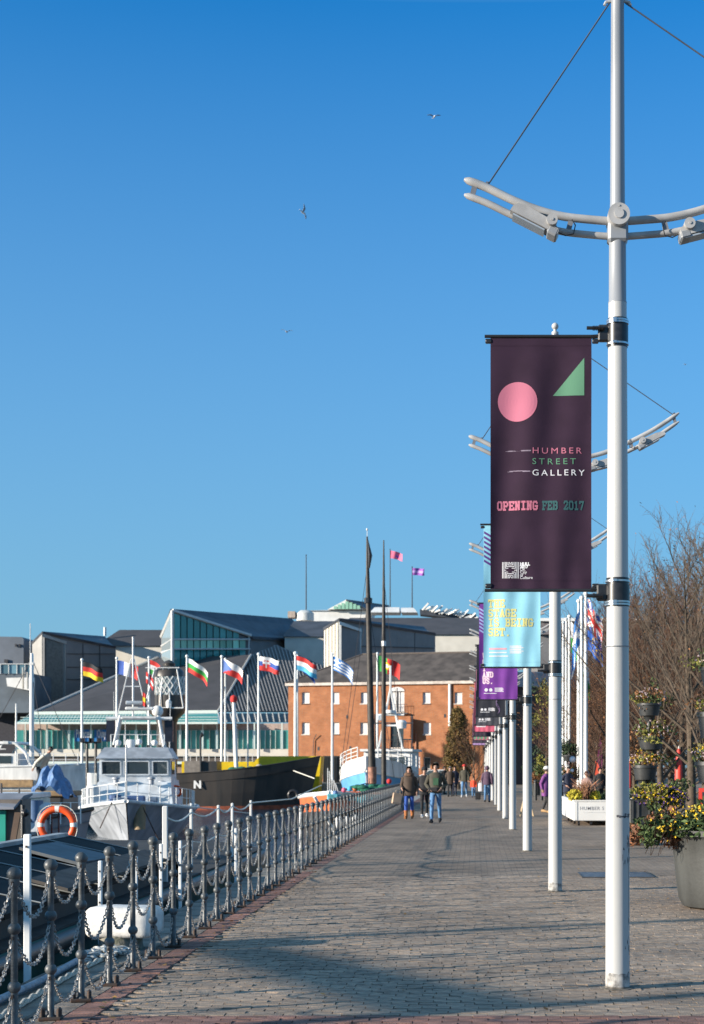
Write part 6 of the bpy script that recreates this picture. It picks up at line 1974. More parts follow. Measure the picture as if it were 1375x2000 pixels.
def plant_tree(v, px, d, ytop, lab, rz, group='bare winter trees behind the planters', sxy=1.0):
    h, tm_, bm_, wm_, lm_ = TV[v]
    H = 1.7 + (1498 - ytop) * d / F
    o = thing('bare_tree', lab, 'tree', (P(px, 0, d).x, d, 0), rz, group)
    s = H / (h * 1.02)
    o.scale = (s * sxy, s * sxy, s)
    link('trunk', tm_, o); c = link('crown', bm_, o); link('twigs', wm_, c)['kind'] = 'stuff'
    if len(lm_.polygons): link('leaves', lm_, c)['kind'] = 'stuff'
    return o
plant_tree(0, 1352, 50, 1000, 'tallest bare tree with upright grey limbs at the right edge', 0)
plant_tree(0, 1405, 46, 1030, 'bare tree whose left branches reach in from the right edge', 2.1)
plant_tree(1, 1292, 58, 1118, 'bare tree rising behind the three-tier flower planter', .7)
plant_tree(2, 1256, 66, 1140, 'bare tree just right of the nearest lamp post', 3.0)
plant_tree(1, 1330, 64, 1085, 'bare tree between the tallest tree and the planter tree', 4.0)
plant_tree(2, 1218, 78, 1185, 'bare tree showing on both sides of the nearest lamp post', 1.2)
plant_tree(1, 1178, 88, 1255, 'russet-twigged tree behind the union flag', 5.0)
plant_tree(2, 1150, 98, 1292, 'low russet tree left of the nearest lamp post among the flagpoles', 2.6)
plant_tree(2, 1120, 110, 1320, 'small russet tree right of the second lamp post', .3)
for i, (px, d, yt) in enumerate(((1380, 70, 1130), (1310, 84, 1170), (1265, 92, 1190), (1235, 100, 1230), (1350, 92, 1160), (1198, 104, 1270), (1400, 88, 1150))):
    plant_tree([1, 2, 1, 2, 2, 1, 2][i], px, d, yt, 'tree in the dense russet thicket behind the front row of trees', 1.7 * i + .4, sxy=1.15)
for i, (px, d, yt) in enumerate(((1160, 70, 1370), (1195, 82, 1340), (1240, 76, 1330), (1275, 72, 1320), (1310, 74, 1310), (1345, 70, 1320), (1385, 66, 1300), (1255, 84, 1300), (1330, 82, 1290), (1130, 92, 1400))):
    plant_tree(3, px, d, yt, 'low bushy russet tree in the understorey below the bare trees', 2.3 * i + .2, 'low bushy trees', sxy=1.25)

def clump(mb, c, rad, n, s, rr, sq=1.0):
    for _ in range(n):
        v = Vector((rr.gauss(0, 1), rr.gauss(0, 1), rr.gauss(0, 1))).normalized() * (rr.random() ** .45)
        leaf(mb, Vector((c[0] + v.x * rad[0], c[1] + v.y * rad[1], c[2] + v.z * rad[2])), s * rr.uniform(.6, 1.3), rr)

# narrow evergreen in front of the warehouse
rr = random.Random(31)
d = 118.0
o = thing('evergreen_tree', 'tall narrow brown-green evergreen in front of the brick warehouse', 'tree', (P(895, 0, d).x, d, 0))
mb = MB(); mb.tube([(0, 0, -.1), (0, 0, 3), (.1, 0, 5.8)], [.16, .12, .03], 8); part('trunk', mb, bark, o, 60)
mb = MB(); mb2 = MB()
for k in range(150):
    f = rr.random() ** 1.3; z = 1.1 + 4.9 * f; r_ = 1.25 * (1 - f) ** .6 * (.55 + .45 * min(1, (z - 1.0) / 1.0)) + .12
    a = rr.uniform(0, 6.28); q = (r_ * .75 * math.cos(a), r_ * .75 * math.sin(a), z)
    clump(mb if rr.random() < .6 else mb2, q, (.36, .36, .5), 75, .10, rr)
c_ = part('crown', mb, mat('leaf golden olive', (.13, .09, .022), .8, var=.4, scale=5, rand=.45), o, stuff=True, fix=False); part('brown_foliage', mb2, mat('leaf olive brown', (.18, .105, .03), .8, var=.4, scale=5, rand=.4), c_, stuff=True, fix=False)
plant_tree(3, 925, 112, 1420, 'small leafless bush tree right of the narrow evergreen', 1.0, 'low bushy trees')
# leafy yellow tree by the second lamp post
o = thing('leafy_tree', 'yellow-green leafy tree peeking out left of the second lamp post', 'tree', (P(1068, 0, 96).x, 96, 0))
mb = MB(); mb.tube([(0, 0, -.1), (0, 0, 2.5), (.1, 0, 5.0)], [.12, .09, .03], 8); part('trunk', mb, bark, o, 60)
mb = MB(); mb2 = MB()
for k in range(46):
    q = (rr.gauss(0, .55), rr.gauss(0, .55), rr.uniform(1.2, 7.0)); clump(mb if rr.random() < .6 else mb2, q, (.35, .35, .4), 34, .10, rr)
c_ = part('crown', mb, leaf_y, o, stuff=True, fix=False); part('dark_foliage', mb2, leaf_d, c_, stuff=True, fix=False)

# ---- planters
pot_m = mat('black plastic pot', (.028, .03, .031), .5, var=.3, scale=6)
zinc = mat('weathered grey pot', (.055, .057, .054), .65, .15, var=.35, scale=3, bump=.2, bscale=20, streak=True)
soil = mat('potting soil', (.03, .022, .016), .95)
def flowers(root, c, rad, n_leaf, n_flower, seed, mats=(leaf_g, leaf_y, leaf_o), fl=(petal_y,), s=.045, fs=.02):
    rr = random.Random(seed)
    for k, m in enumerate(mats):
        mb = MB()
        for j in range(7):
            v = Vector((rr.gauss(0, .5), rr.gauss(0, .5), rr.gauss(0, .35)))
            clump(mb, (c[0] + v.x * rad[0], c[1] + v.y * rad[1], c[2] + v.z * rad[2]), (rad[0] * .5, rad[1] * .5, rad[2] * .6), n_leaf // (7 * len(mats)), s, rr)
        part('foliage', mb, m, root, stuff=True, fix=False)
    for m in fl:
        mb = MB()
        for j in range(n_flower):
            v = Vector((rr.gauss(0, 1), rr.gauss(0, 1) - .5, rr.gauss(.2, .8))).normalized() * rr.uniform(.75, 1.02)
            q = Vector((c[0] + v.x * rad[0], c[1] + v.y * rad[1], c[2] + v.z * rad[2]))
            for p in range(4): leaf(mb, q + Vector((rr.gauss(0, fs * .5), rr.gauss(0, fs * .5), rr.gauss(0, fs * .5))), fs, rr)
        part('blossoms', mb, m, root, stuff=True, fix=False)
def tier_pot(root, c, r_, h):
    mb = MB(); mb.lathe([(r_ * .80, 0), (r_ * .97, h * .8), (r_ * 1.06, h * .82), (r_ * 1.06, h), (r_ * .95, h), (r_ * .93, h * .88)], 22, c)
    p_ = part('pot', mb, pot_m, root, 40)
    mb = MB(); mb.lathe([(r_ * .3, -.12), (r_ * .5, -.02), (r_ * .55, .0)], 14, c); part('pot_bracket', mb, pot_m, p_, 40)
    return p_
def tower_planter(px, d, specs, lab, seed):
    o = thing('tiered_planter', lab, 'flower planter', (P(px, 0, d).x, d, 0), 0, 'tiered flower planters')
    mb = MB(); mb.tube([(0, 0, 0), (0, 0, specs[0][2])], .045, 10); part('post', mb, pot_m, o, 50)
    for k, (dx, w_, zb, h) in enumerate(specs):
        tier_pot(o, (dx, 0, zb), w_ / 2, h)
        flowers(o, (dx + .03, 0, zb + h + .14), (w_ * .75, w_ * .7, .26), 620, 30, seed + k, fl=(petal_w,) if k < 2 else (petal_y, petal_w), s=.042)
    return o
tp_ = tower_planter(1268, 33.6, [(.0, .50, 2.82, .27), (.03, .54, 2.08, .28), (-.09, .54, 1.42, .32)], 'three-tier black flower planter on a pole right of the nearest lamp post', 70)
mb = MB()
for (x, w_) in ((-.42, .2), (-.08, .25), (.2, .2)): pass
mb.bbox((-.14, 0, .5), (.66, .7, 1.0), .03); b_ = part('plinth', mb, pot_m, tp_)
mb = MB()
for x in (-.40, -.28, -.04, .10): mb.box((x, -.36, .5), (.035, .03, .94))
mb.box((-.15, -.355, .06), (.6, .04, .1)); part('plinth_rib', mb, mat('pot rib grey', (.06, .062, .062), .5), b_)
flowers(tp_, (.22, -.3, 1.06), (.62, .4, .30), 2600, 150, 80, mats=(leaf_g, leaf_g, leaf_y), fl=(petal_y, petal_p), s=.05, fs=.022)
tower_planter(1392, 29.5, [(.06, .60, 3.25, .36), (.02, .62, 2.25, .5), (0, .66, 1.4, .4)], 'black tiered flower planter cut by the right edge of the view', 90)
# big round pot at the right
rp = thing('round_planter', 'big round weathered grey pot overflowing with yellow flowers at the right edge', 'flower planter', (3.11, 18.6, 0), 0)
mb = MB(); mb.lathe([(.52, 0), (.60, .03), (.645, .12), (.675, .35), (.70, .6), (.725, .84), (.74, .86), (.765, .88), (.765, .945), (.72, .945), (.70, .87)], 44); part('pot', mb, zinc, rp, 40)
mb = MB(); mb.lathe([(.0, .86), (.71, .87)], 30); part('soil', mb, soil, rp)
mb = MB(); mb.tube([(-.35, -.64, .74), (-.35, -.70, .74)], .03, 10); mb.tube([(-.35, -.70, .74), (-.33, -.71, .68)], .01, 5); part('pot_lug', mb, steel, rp, 40)
flowers(rp, (-.05, -.05, 1.06), (.72, .62, .24), 5200, 170, 100, mats=(leaf_g, leaf_d, leaf_y), fl=(petal_y,), s=.045, fs=.02)
flowers(rp, (-.82, -.15, .98), (.28, .34, .24), 2000, 34, 110, mats=(leaf_g, mat('leaf russet', (.20, .085, .04), .8, var=.4, rand=.4)), fl=(petal_y,), s=.04, fs=.018)
# hanging tendrils
mb = MB(); rr = random.Random(22)
for k in range(40):
    x0 = rr.uniform(-1.0, -.5); y0 = rr.uniform(-.5, .1); q = Vector((x0, y0, 1.0))
    pts = [q + Vector((-.02 * j + rr.gauss(0, .015), rr.gauss(0, .02), -.07 * j)) for j in range(rr.randint(3, 6))]
    mb.tube(pts, .004, 3, cap=False)
part('tendrils', mb, twig_m, rp, stuff=True, fix=False)
# white trough planter with lettering
wp = thing('white_trough_planter', 'white rectangular trough planter lettered on its front, behind the nearest lamp post', 'flower planter', (2.86, 44.5, 0))
mb = MB(); mb.bbox((1.0, 3.0, .42), (2.0, 6.0, .56), .015); b_ = part('trough', mb, white_wall, wp)
mb = MB()
for a, b in (((-.02, -.02, .70), (2.02, .08, .74)), ((-.02, .08, .70), (.08, 5.94, .74)), ((1.92, .08, .70), (2.02, 5.94, .74))): mb.box2(a, b)
part('rim', mb, white_wall, b_)
mb = MB(); mb.box2((.02, -.012, .16), (.10, -.001, .69)); mb.box2((1.9, -.012, .16), (1.98, -.001, .69)); part('corner_batten', mb, white_wall, b_)
grey_l = mat('pale grey lettering', (.30, .30, .32), .7)
mb = text_mb('HUMBER S', .14, .001, 1.15, .0004)
for v in mb.v: v.x = v.x * .98 + .17; v.y -= .004; v.z += .455
part('lettering', mb, grey_l, b_)
mb = MB(); mb.box2((.26, -.004, .375), (.95, -.001, .385)); part('small_print', mb, mat('paler lettering', (.5, .5, .5), .7), b_)
mb = MB(); mb.box2((.08, .08, .62), (1.92, 5.9, .66)); part('soil', mb, soil, wp)
mb = MB()
for x in (.15, .5, 1.0, 1.5, 1.85):
    mb.tube([(x - .03, .12, .06), (x + .03, .12, .06)], .06, 10); mb.box((x, .14, .13), (.06, .06, .05))
for y in (1.5, 3.0, 4.5): mb.tube([(.09, y, .06), (.15, y, .06)], .06, 10); mb.box((.12, y, .13), (.06, .06, .05))
part('castor', mb, black_m, wp, 40)
rr = random.Random(40)
mb = MB(); clump(mb, (.10, .5, .86), (.26, .4, .2), 700, .055, rr); clump(mb, (.62, .5, .84), (.2, .35, .18), 400, .055, rr); part('golden_shrub', mb, mat('leaf gold', (.45, .38, .03), .75, var=.3, rand=.3), wp, stuff=True, fix=False)
mb = MB()
for k in range(170):
    a = rr.uniform(0, 6.28); L = rr.uniform(.35, .72); t_ = rr.uniform(.05, .5); q = Vector((.36 + rr.gauss(0, .06), .4 + rr.gauss(0, .06), .66))
    mb.tube([q, q + Vector((math.cos(a) * t_ * .4, math.sin(a) * t_ * .4, L * .7)), q + Vector((math.cos(a) * t_, math.sin(a) * t_, L))], [.012, .009, .002], 3, cap=False)
part('bronze_grass', mb, mat('leaf bronze', (.20, .095, .05), .75, var=.3, rand=.35), wp, stuff=True, fix=False)
mb = MB(); clump(mb, (1.3, 1.2, .8), (.5, .8, .22), 900, .06, rr); part('foliage', mb, leaf_d, wp, stuff=True, fix=False)
# foliage tower between the flagpoles
gp = thing('green_planter_tower', 'dark leafy planter tower with pale blooms standing among the right flagpoles', 'flower planter', (P(1112, 0, 66).x, 66, 0))
mb = MB(); mb.tube([(0, 0, 0), (0, 0, 2.9)], .05, 8); part('post', mb, pot_m, gp, 50)
flowers(gp, (-.05, 0, 2.45), (.42, .4, .42), 900, 6, 120, mats=(leaf_d, leaf_d), fl=(petal_w,), s=.06)
flowers(gp, (.1, 0, 1.5), (.52, .45, .4), 900, 20, 121, mats=(leaf_g, leaf_o), fl=(petal_w,), s=.06, fs=.04)
for k, (x, z) in enumerate(((0, 1.95), (.05, 1.0))): tier_pot(gp, (x, 0, z), .26, .26)
mb = MB(); mb.ball((.12, -.42, 2.02), .14, 10, 8); mb.ball((.1, -.42, 1.55), .08, 8, 6); part('pale_globe', mb, whitep, gp, 60)
# small shrub tubs far along, by the dark building
for (px, d, lab) in ((1047, 92, 'small shrub in a grey tub between the second and third lamp posts'), (1090, 84, 'small shrub in a grey tub just right of the second lamp post')):
    o = thing('shrub_tub', lab, 'flower planter', (P(px, 0, d).x, d, 0), 0, 'shrub tubs')
    mb = MB(); mb.lathe([(.28, 0), (.34, .7), (.36, .72), (.30, .72)], 16); part('tub', mb, zinc, o, 40)
    flowers(o, (0, 0, 1.25), (.4, .4, .6), 700, 6, int(px), mats=(leaf_g, leaf_o), fl=(petal_w,), s=.07)

# ---- far right bits of street furniture
for (px, y0, y1, d, m, lab) in ((1170, 1430, 1520, 72, mat('feather flag plum', (.16, .03, .10), .7), 'tall plum feather banner left of the nearest lamp post'), (1165, 1486, 1536, 68, mat('feather flag coral', (.70, .10, .05), .7), 'short coral feather banner below the plum one')):
    o = thing('feather_banner', lab, 'banner', (P(px, 0, d).x, d, 0))
    S = d / F; zt_, zb = CAM_H + (1498 - y0) * S, CAM_H + (1498 - y1) * S
    mb = MB(); mb.tube([(-4 * S, 0, 0), (-5 * S, 0, (zt_ + zb) / 2), (0, 0, zt_)], .02, 6); part('pole', mb, black_m, o)
    mb = MB(); pts = []
    for k in range(13):
        f = k / 12; pts.append((-5 * S + 3 * S * f, 0, zb + (zt_ - zb) * f))
    for k in range(12, -1, -1):
        f = k / 12; pts.append((-5 * S + 3 * S * f + 11 * S * math.sin(math.pi * min(1, .12 + f * .9)) ** .6, -.01 * math.sin(9 * f), zb + (zt_ - zb) * f))
    mb.slab(pts, (0, .012, 0)); part('cloth', mb, m, o, fix=False)
redm = mat('red painted board', (.62, .05, .03), .5, var=.1)
for (px, y0, y1, wpx, d, lab) in ((1229, 1483, 1540, 9, 60, 'tall red folded parasol against the right side of the nearest lamp post'), (1326, 1462, 1528, 16, 64, 'red folded parasol between the trees at right')):
    o = thing('folded_parasol', lab, 'parasol', (P(px, 0, d).x, d, 0), 0, 'red folded parasols')
    S = d / F; zt_, zb = CAM_H + (1498 - y0) * S, max(.3, CAM_H + (1498 - y1) * S)
    mb = MB(); mb.lathe([(.03, 0), (.03, zt_ + .1)], 8); part('pole', mb, alu, o, 50)
    mb = MB(); r_ = wpx * S / 2
    mb.lathe([(.04, zb), (r_, zb + .1), (r_ * .9, zb + .5 * (zt_ - zb)), (r_ * .5, zt_ - .1), (.03, zt_)], 12)
    for i, v in enumerate(mb.v): v.x *= 1 + .12 * math.sin(i * 2.1)
    part('canopy', mb, redm, o, 50)
    mb = MB(); mb.lathe([(.3, 0), (.3, .06), (.08, .1)], 14); part('base', mb, pot_m, o, 40)
o = thing('red_sandwich_board', 'red sandwich board at the right edge beyond the round pot', 'sign', (P(1388, 0, 40).x, 40, 0))
for s_ in (-1, 1):
    mb = MB(); mb.slab([(-.3, s_ * .3, 0), (.3, s_ * .3, 0), (.3, s_ * .04, 1.15), (-.3, s_ * .04, 1.15)], (0, .02, 0)); p_ = part('panel', mb, redm, o)
    mb = MB(); mb.slab([(-.24, s_ * .3 - .03, .2), (.24, s_ * .3 - .03, .2), (.24, s_ * .09 - .03, 1.05), (-.24, s_ * .09 - .03, 1.05)], (0, .012, 0)); part('board', mb, pot_m, p_)
o = thing('wooden_trestle', 'low pale wooden A-frame standing behind the third lamp post', 'trestle', (P(1029, 0, 53).x, 53, 0))
tan = mat('pale pine', (.55, .40, .24), .7, var=.2)
for s_ in (-1, 1):
    mb = MB(); mb.tube([(s_ * .23, 0, 0), (s_ * .10, 0, .55)], .035, 6); part('leg', mb, tan, o)
mb = MB(); mb.tube([(-.12, 0, .56), (.12, 0, .56)], .04, 6); part('top_bar', mb, tan, o)
for i, px in enumerate((1046, 1058)):
    o = thing('dark_bollard', 'short dark bollard between the second and third lamp posts, %s of the pair' % ('left' if i == 0 else 'right'), 'bollard', (P(px, 0, 78).x, 78, 0), 0, 'dark bollards')
    mb = MB(); mb.lathe([(.08, 0), (.08, .9), (.1, .92), (.1, 1.0), (.03, 1.06)], 12); part('shaft', mb, pot_m, o, 40)

# white car beyond the walkers
wc = thing('parked_car', 'white hatchback parked below the warehouse behind the walkers', 'car', (P(855, 0, 128).x, 128, 0))
mb = MB()
prof = [(-2.0, .3), (-2.05, .75), (-1.9, .95), (-1.35, 1.05), (-.75, 1.46), (.9, 1.5), (1.7, 1.05), (2.0, .85), (2.05, .4), (1.9, .28)]
mb.slab([(x, -.85, z) for x, z in prof], (0, 1.7, 0)); part('body', mb, whitegloss, wc, 30)
mb = MB()
mb.slab([(-1.2, -.865, 1.06), (-.70, -.865, 1.40), (.05, -.865, 1.42), (.05, -.865, 1.06)], (0, .01, 0)); mb.slab([(.12, -.865, 1.06), (.12, -.865, 1.42), (.85, -.865, 1.42), (1.5, -.865, 1.06)], (0, .01, 0)); part('window', mb, darkglass, wc)
for x in (-1.25, 1.3):
    mb = MB(); mb.tube([(x, -.9, .31), (x, -.68, .31)], .31, 16); wl_ = part('wheel', mb, black_m, wc, 40)
    mb = MB(); mb.tube([(x, -.915, .31), (x, -.9, .31)], .19, 12); part('rim', mb, alu, wl_, 40)

# ================================================================ PEOPLE AND GULLS
skin_m = mat('skin', (.42, .24, .17), .55, var=.08)
PGRP = 'people walking on the promenade'
def cloth(name, c, var=.15): return mat('cloth ' + name, c, .85, var=var, scale=9)
def person(px, d, height, rz, lab, top, legs, shoe, hair, step=.5, arms='swing', hood=None, hat=None, coat=.0, coat_m=None, back=False, x=None, detail=True, hips=1.0, lean=0.0, z0=0.0, boots=None):
    """one walking figure; rz = 0 faces the camera (-y). The body is one skinned surface, clothes and hair are its children."""
    S = height / 1.75
    o = thing('person', lab, 'person', ((P(px, 0, d).x if x is None else x), d, z0), rz, PGRP)
    J = {}
    def q(n, x_, y_, z_): J[n] = Vector((x_ * S, y_ * S + lean * max(0, z_ - .9) * -S, z_ * S))
    sw = .26 * step
    q('pel', 0, 0, .95); q('bel', 0, -.01, 1.1); q('che', 0, 0, 1.3); q('nkb', 0, .01, 1.47); q('nk', 0, -.005, 1.53); q('jaw', 0, -.03, 1.585); q('hd', 0, -.015, 1.655); q('top', 0, 0, 1.70)
    for s_, nm, ph in ((-1, 'l', 1), (1, 'r', -1)):
        q('hip' + nm, s_ * .085, 0, .90); q('kn' + nm, s_ * .095, -sw * ph * .55 - .04, .49); q('an' + nm, s_ * .095, -sw * ph + (.05 if ph < 0 else 0), .085 + (.05 * step if ph < 0 else 0)); q('to' + nm, s_ * .11, -sw * ph - .15, .035)
        q('sh' + nm, s_ * .175, .005, 1.40)
        if arms == 'swing':
            q('el' + nm, s_ * .245, .05 + sw * ph * .35, 1.13); q('wr' + nm, s_ * .25, -.06 + sw * ph * .7, .90)
        elif arms == 'pockets':
            q('el' + nm, s_ * .30, .07, 1.14); q('wr' + nm, s_ * .17, -.13, 1.00)
        elif arms == 'bag':
            q('el' + nm, s_ * .26, .06, 1.13); q('wr' + nm, s_ * (.27 if s_ > 0 else .22), -.03 if s_ > 0 else -.17, .88 if s_ > 0 else 1.02)
        w_ = J['wr' + nm]; el = J['el' + nm]; dd = (w_ - el).normalized()
        J['pa' + nm] = w_ + dd * .07 * S
        side = Vector((0, 1, 0)) - dd * dd.y
        side = side.normalized() if side.length > .1 else Vector((0, 1, 0))
        if detail:
            for k in range(4):
                off = side * ((k - 1.5) * .021 * S)
                L = (.062, .075, .07, .052)[k] * S
                curl = Vector((-s_ * .02 * S, 0, 0))
                J['f%d' % k + nm] = J['pa' + nm] + off + dd * .015 * S
                J['g%d' % k + nm] = J['pa' + nm] + off + dd * L + curl
            J['th' + nm] = w_ + dd * .035 * S - side * .045 * S + Vector((-s_ * .01 * S, 0, 0))
            J['ti' + nm] = J['th' + nm] + dd * .05 * S - side * .012 * S
    E = [('pel', 'bel'), ('bel', 'che'), ('che', 'nkb'), ('nkb', 'nk'), ('nk', 'jaw'), ('jaw', 'hd'), ('hd', 'top')]
    rad = {'pel': (.15 * hips, .115), 'bel': (.14, .105), 'che': (.155, .11), 'nkb': (.075, .065), 'nk': (.052, .055), 'jaw': (.06, .07), 'hd': (.078, .096), 'top': (.055, .07)}
    for nm in 'lr':
        E += [('pel', 'hip' + nm), ('hip' + nm, 'kn' + nm), ('kn' + nm, 'an' + nm), ('an' + nm, 'to' + nm), ('nkb', 'sh' + nm), ('sh' + nm, 'el' + nm), ('el' + nm, 'wr' + nm), ('wr' + nm, 'pa' + nm)]
        rad.update({'hip' + nm: (.095 * hips, .1), 'kn' + nm: (.062, .064), 'an' + nm: (.045, .05), 'to' + nm: (.042, .034), 'sh' + nm: (.066, .066), 'el' + nm: (.05, .05), 'wr' + nm: (.033, .036), 'pa' + nm: (.036, .026)})
        if detail:
            for k in range(4):
                E += [('pa' + nm, 'f%d' % k + nm), ('f%d' % k + nm, 'g%d' % k + nm)]
                rad['f%d' % k + nm] = (.0095, .0095); rad['g%d' % k + nm] = (.007, .007)
            E += [('wr' + nm, 'th' + nm), ('th' + nm, 'ti' + nm)]; rad['th' + nm] = (.012, .012); rad['ti' + nm] = (.008, .008)
    names = list(J); ix = {n: i for i, n in enumerate(names)}
    me = bpy.data.meshes.new('body')
    me.from_pydata([tuple(J[n]) for n in names], [(ix[a], ix[b]) for a, b in E], [])
    tmp = bpy.data.objects.new('body', me); COL.objects.link(tmp)
    m_ = tmp.modifiers.new('skin', 'SKIN'); m_.use_smooth_shade = True
    for i, n in enumerate(names):
        sv = me.skin_vertices[0].data[i]; sv.radius = (rad[n][0] * S, rad[n][1] * S); sv.use_root = (n == 'pel')
    sb = tmp.modifiers.new('sub', 'SUBSURF'); sb.levels = 1; sb.render_levels = 1
    dg = bpy.context.evaluated_depsgraph_get()
    bme = bpy.data.meshes.new_from_object(tmp.evaluated_get(dg))
    bpy.data.objects.remove(tmp)
    bme.name = 'body'
    bme.materials.clear()
    for m in (skin_m, top, legs, shoe): bme.materials.append(m)
    segs = [(J[a], J[b], 0 if a in ('nk', 'jaw', 'hd') or b in ('nk', 'jaw') or a[:2] in ('wr', 'pa', 'th') or a[0] in 'fg' and a[1].isdigit() else 3 if a[:2] == 'an' else 2 if (a[:3] == 'hip' or a[:2] == 'kn' or b[:3] == 'hip') else 1) for a, b in E]
    for p in bme.polygons:
        c = p.center; best = 1e9; bm_ = 1
        for A, B_, mm in segs:
            ab = B_ - A; t_ = max(0, min(1, (c - A).dot(ab) / max(ab.length_squared, 1e-9))); dist = (A + ab * t_ - c).length
            if dist < best: best, bm_ = dist, mm
        p.material_index = bm_; p.use_smooth = True
    link('body', bme, o)
    hd = J['hd']
    # face
    if detail and not back:
        mb = MB(); mb.ball(hd + Vector((0, -.097 * S, -.012 * S)), (.013 * S, .022 * S, .026 * S), 8, 6); part('nose', mb, skin_m, o, 60)
        for s_ in (-1, 1):
            mb = MB(); mb.ball(hd + Vector((s_ * .033 * S, -.083 * S, .012 * S)), (.013 * S, .01 * S, .009 * S), 8, 5); part('eye', mb, mat('eye dark', (.03, .025, .02), .3), o, 60)
        mb = MB(); mb.ball(hd + Vector((0, -.088 * S, -.055 * S)), (.025 * S, .012 * S, .008 * S), 8, 5); part('mouth', mb, mat('lips', (.32, .12, .10), .6), o, 60)
    if detail:
        for s_ in (-1, 1):
            mb = MB(); mb.ball(hd + Vector((s_ * .08 * S, .0, -.005 * S)), (.012 * S, .022 * S, .032 * S), 6, 5); part('ear', mb, skin_m, o, 60)
    # hair / hood / hat: a shell over the skull, open at the face
    def shell(r_, m, nm, face=True, zdrop=-.02, grow=1.0):
        mb = MB(); n, k_ = 16, 9; vs = []; fs = []
        for i in range(k_ + 1):
            ph = math.pi / 2 - (math.pi * .68) * i / k_
            for j in range(n):
                a = 2 * math.pi * j / n
                cx = math.cos(ph) * math.sin(a); cy = math.cos(ph) * math.cos(a); cz = math.sin(ph)
                vs.append(hd + Vector((cx * r_ * .95, cy * r_ * 1.12 + .012, cz * r_ * 1.12 + .012)) * S)
        for i in range(k_):
            for j in range(n):
                a = 2 * math.pi * (j + .5) / n
                front = math.cos(a) < -.55
                if face and front and i > 2: continue
                fs.append((i * n + j, i * n + (j + 1) % n, (i + 1) * n + (j + 1) % n, (i + 1) * n + j))
        mb.add(vs, fs); return part(nm, mb, m, o, 60, fix=False)
    if hood: shell(.119, hood, 'hood')
    elif hair: shell(.103, hair, 'hair')
    if hat:
        mb = MB(); c = hd + Vector((0, .005, .035)) * S
        mb.lathe([(.112 * S, 0), (.115 * S, .025 * S), (.105 * S, .07 * S), (.06 * S, .115 * S), (.01 * S, .125 * S)], 16, c, 1, 1.12); part('hat', mb, hat, o, 60)
    # coat: an open-bottomed tapering tube round the trunk with soft folds
    cm_ = coat_m or top
    rr = random.Random(lab)
    hem = .95 - coat
    prof = [(.10, .085, 1.50), (.205, .12, 1.43), (.205, .135, 1.33), (.19, .145, 1.2), (.185 * hips, .145, 1.08), (.20 * hips, .16, .96), (.205 * hips, .165, hem)]
    n = 22; vs = []; ph = rr.uniform(0, 6)
    for k, (rx, ry, z) in enumerate(prof):
        for j in range(n):
            a = 2 * math.pi * j / n; f = 1 + (.05 * math.sin(a * 5 + ph + z * 4) + .03 * math.sin(a * 9 - z * 7)) * (k / 6)
            vs.append(Vector((rx * math.cos(a) * f, ry * math.sin(a) * f - lean * max(0, z - .9), z + .01 * math.sin(a * 3 + ph) * (k == 6))) * S)
    mb = MB(); mb.add(vs, [(k * n + j, k * n + (j + 1) % n, (k + 1) * n + (j + 1) % n, (k + 1) * n + j) for k in range(6) for j in range(n)])
    part('jacket', mb, cm_, o, 60, fix=False)
    for nm in 'lr':
        mb = MB(); A, B_, C_ = J['sh' + nm], J['el' + nm], J['wr' + nm]
        mb.tube([A, A.lerp(B_, .5), B_, B_.lerp(C_, .5), C_.lerp(B_, .08)], [.082 * S, .072 * S, .063 * S, .056 * S, .047 * S], 10); part('sleeve', mb, cm_, o, 60)
        mb = MB(); A, T_ = J['an' + nm], J['to' + nm]
        hgt = .30 if boots else .075
        mb.tube([A + Vector((0, .05, -.045)) * S, A + Vector((0, -.01, -.04)) * S, (A + T_) / 2 + Vector((0, 0, -.012)) * S, T_ + Vector((0, -.03, 0)) * S], [.05 * S, .055 * S, .047 * S, .034 * S], 10)
        if boots: mb.tube([A + Vector((0, .01, -.03)) * S, A.lerp(J['kn' + nm], .5) + Vector((0, .01, 0)) * S], [.058 * S, .068 * S], 10)
        part('boot' if boots else 'shoe', mb, shoe, o, 60)
    return o, J, S
jean = cloth('blue jeans', (.10, .22, .40), .35); jeanb = cloth('bright blue jeans', (.03, .09, .36)); blackc = cloth('black', (.016, .016, .018)); olive = cloth('dark olive', (.055, .05, .035)); brown = cloth('brown coat', (.06, .04, .028))
navy = cloth('navy', (.02, .025, .05)); purple_c = cloth('purple', (.085, .05, .085)); redc = cloth('red orange', (.65, .07, .025)); tanb = cloth('tan boots', (.36, .13, .04)); whites = cloth('white shoes', (.6, .6, .6)); plumc = cloth('plum coat', (.18, .05, .20))
hair_b = mat('hair brown', (.045, .025, .015), .6); hair_d = mat('hair dark', (.015, .012, .01), .6); hair_g = mat('hair pale', (.45, .42, .38), .7)
o, J, S = person(851, 46.8, 1.80, R(-6), 'man in dark olive hooded jacket and light blue jeans walking nearest the camera', olive, jean, blackc, hair_d, .9, 'pockets', hood=olive, coat=.06)
mb = MB(); mb.bbox(J['wrl'] + Vector((.12, -.06, -.02)), (.3, .09, .14), .03); part('pouch_pocket', mb, blackc, o)
mb = MB(); mb.box(J['che'] + Vector((0.02, -.152, -.08)), (.16, .01, .22)); part('chest_print', mb, cloth('dull green', (.03, .09, .045)), o)
o, J, S = person(799, 50.5, 1.70, R(-4), 'woman in brown fur-collared coat, bright blue jeans and tan boots by the fence', brown, jeanb, tanb, hair_b, .5, 'bag', coat=.17, hips=1.12, boots=True)
mb = MB(); mb.lathe([(.10, -.05), (.165, -.02), (.165, .05), (.10, .09)], 18, J['nkb'] + Vector((0, -.02, 0)), 1, .85); part('fur_collar', mb, cloth('fur collar', (.11, .06, .035), .4), o, 60)
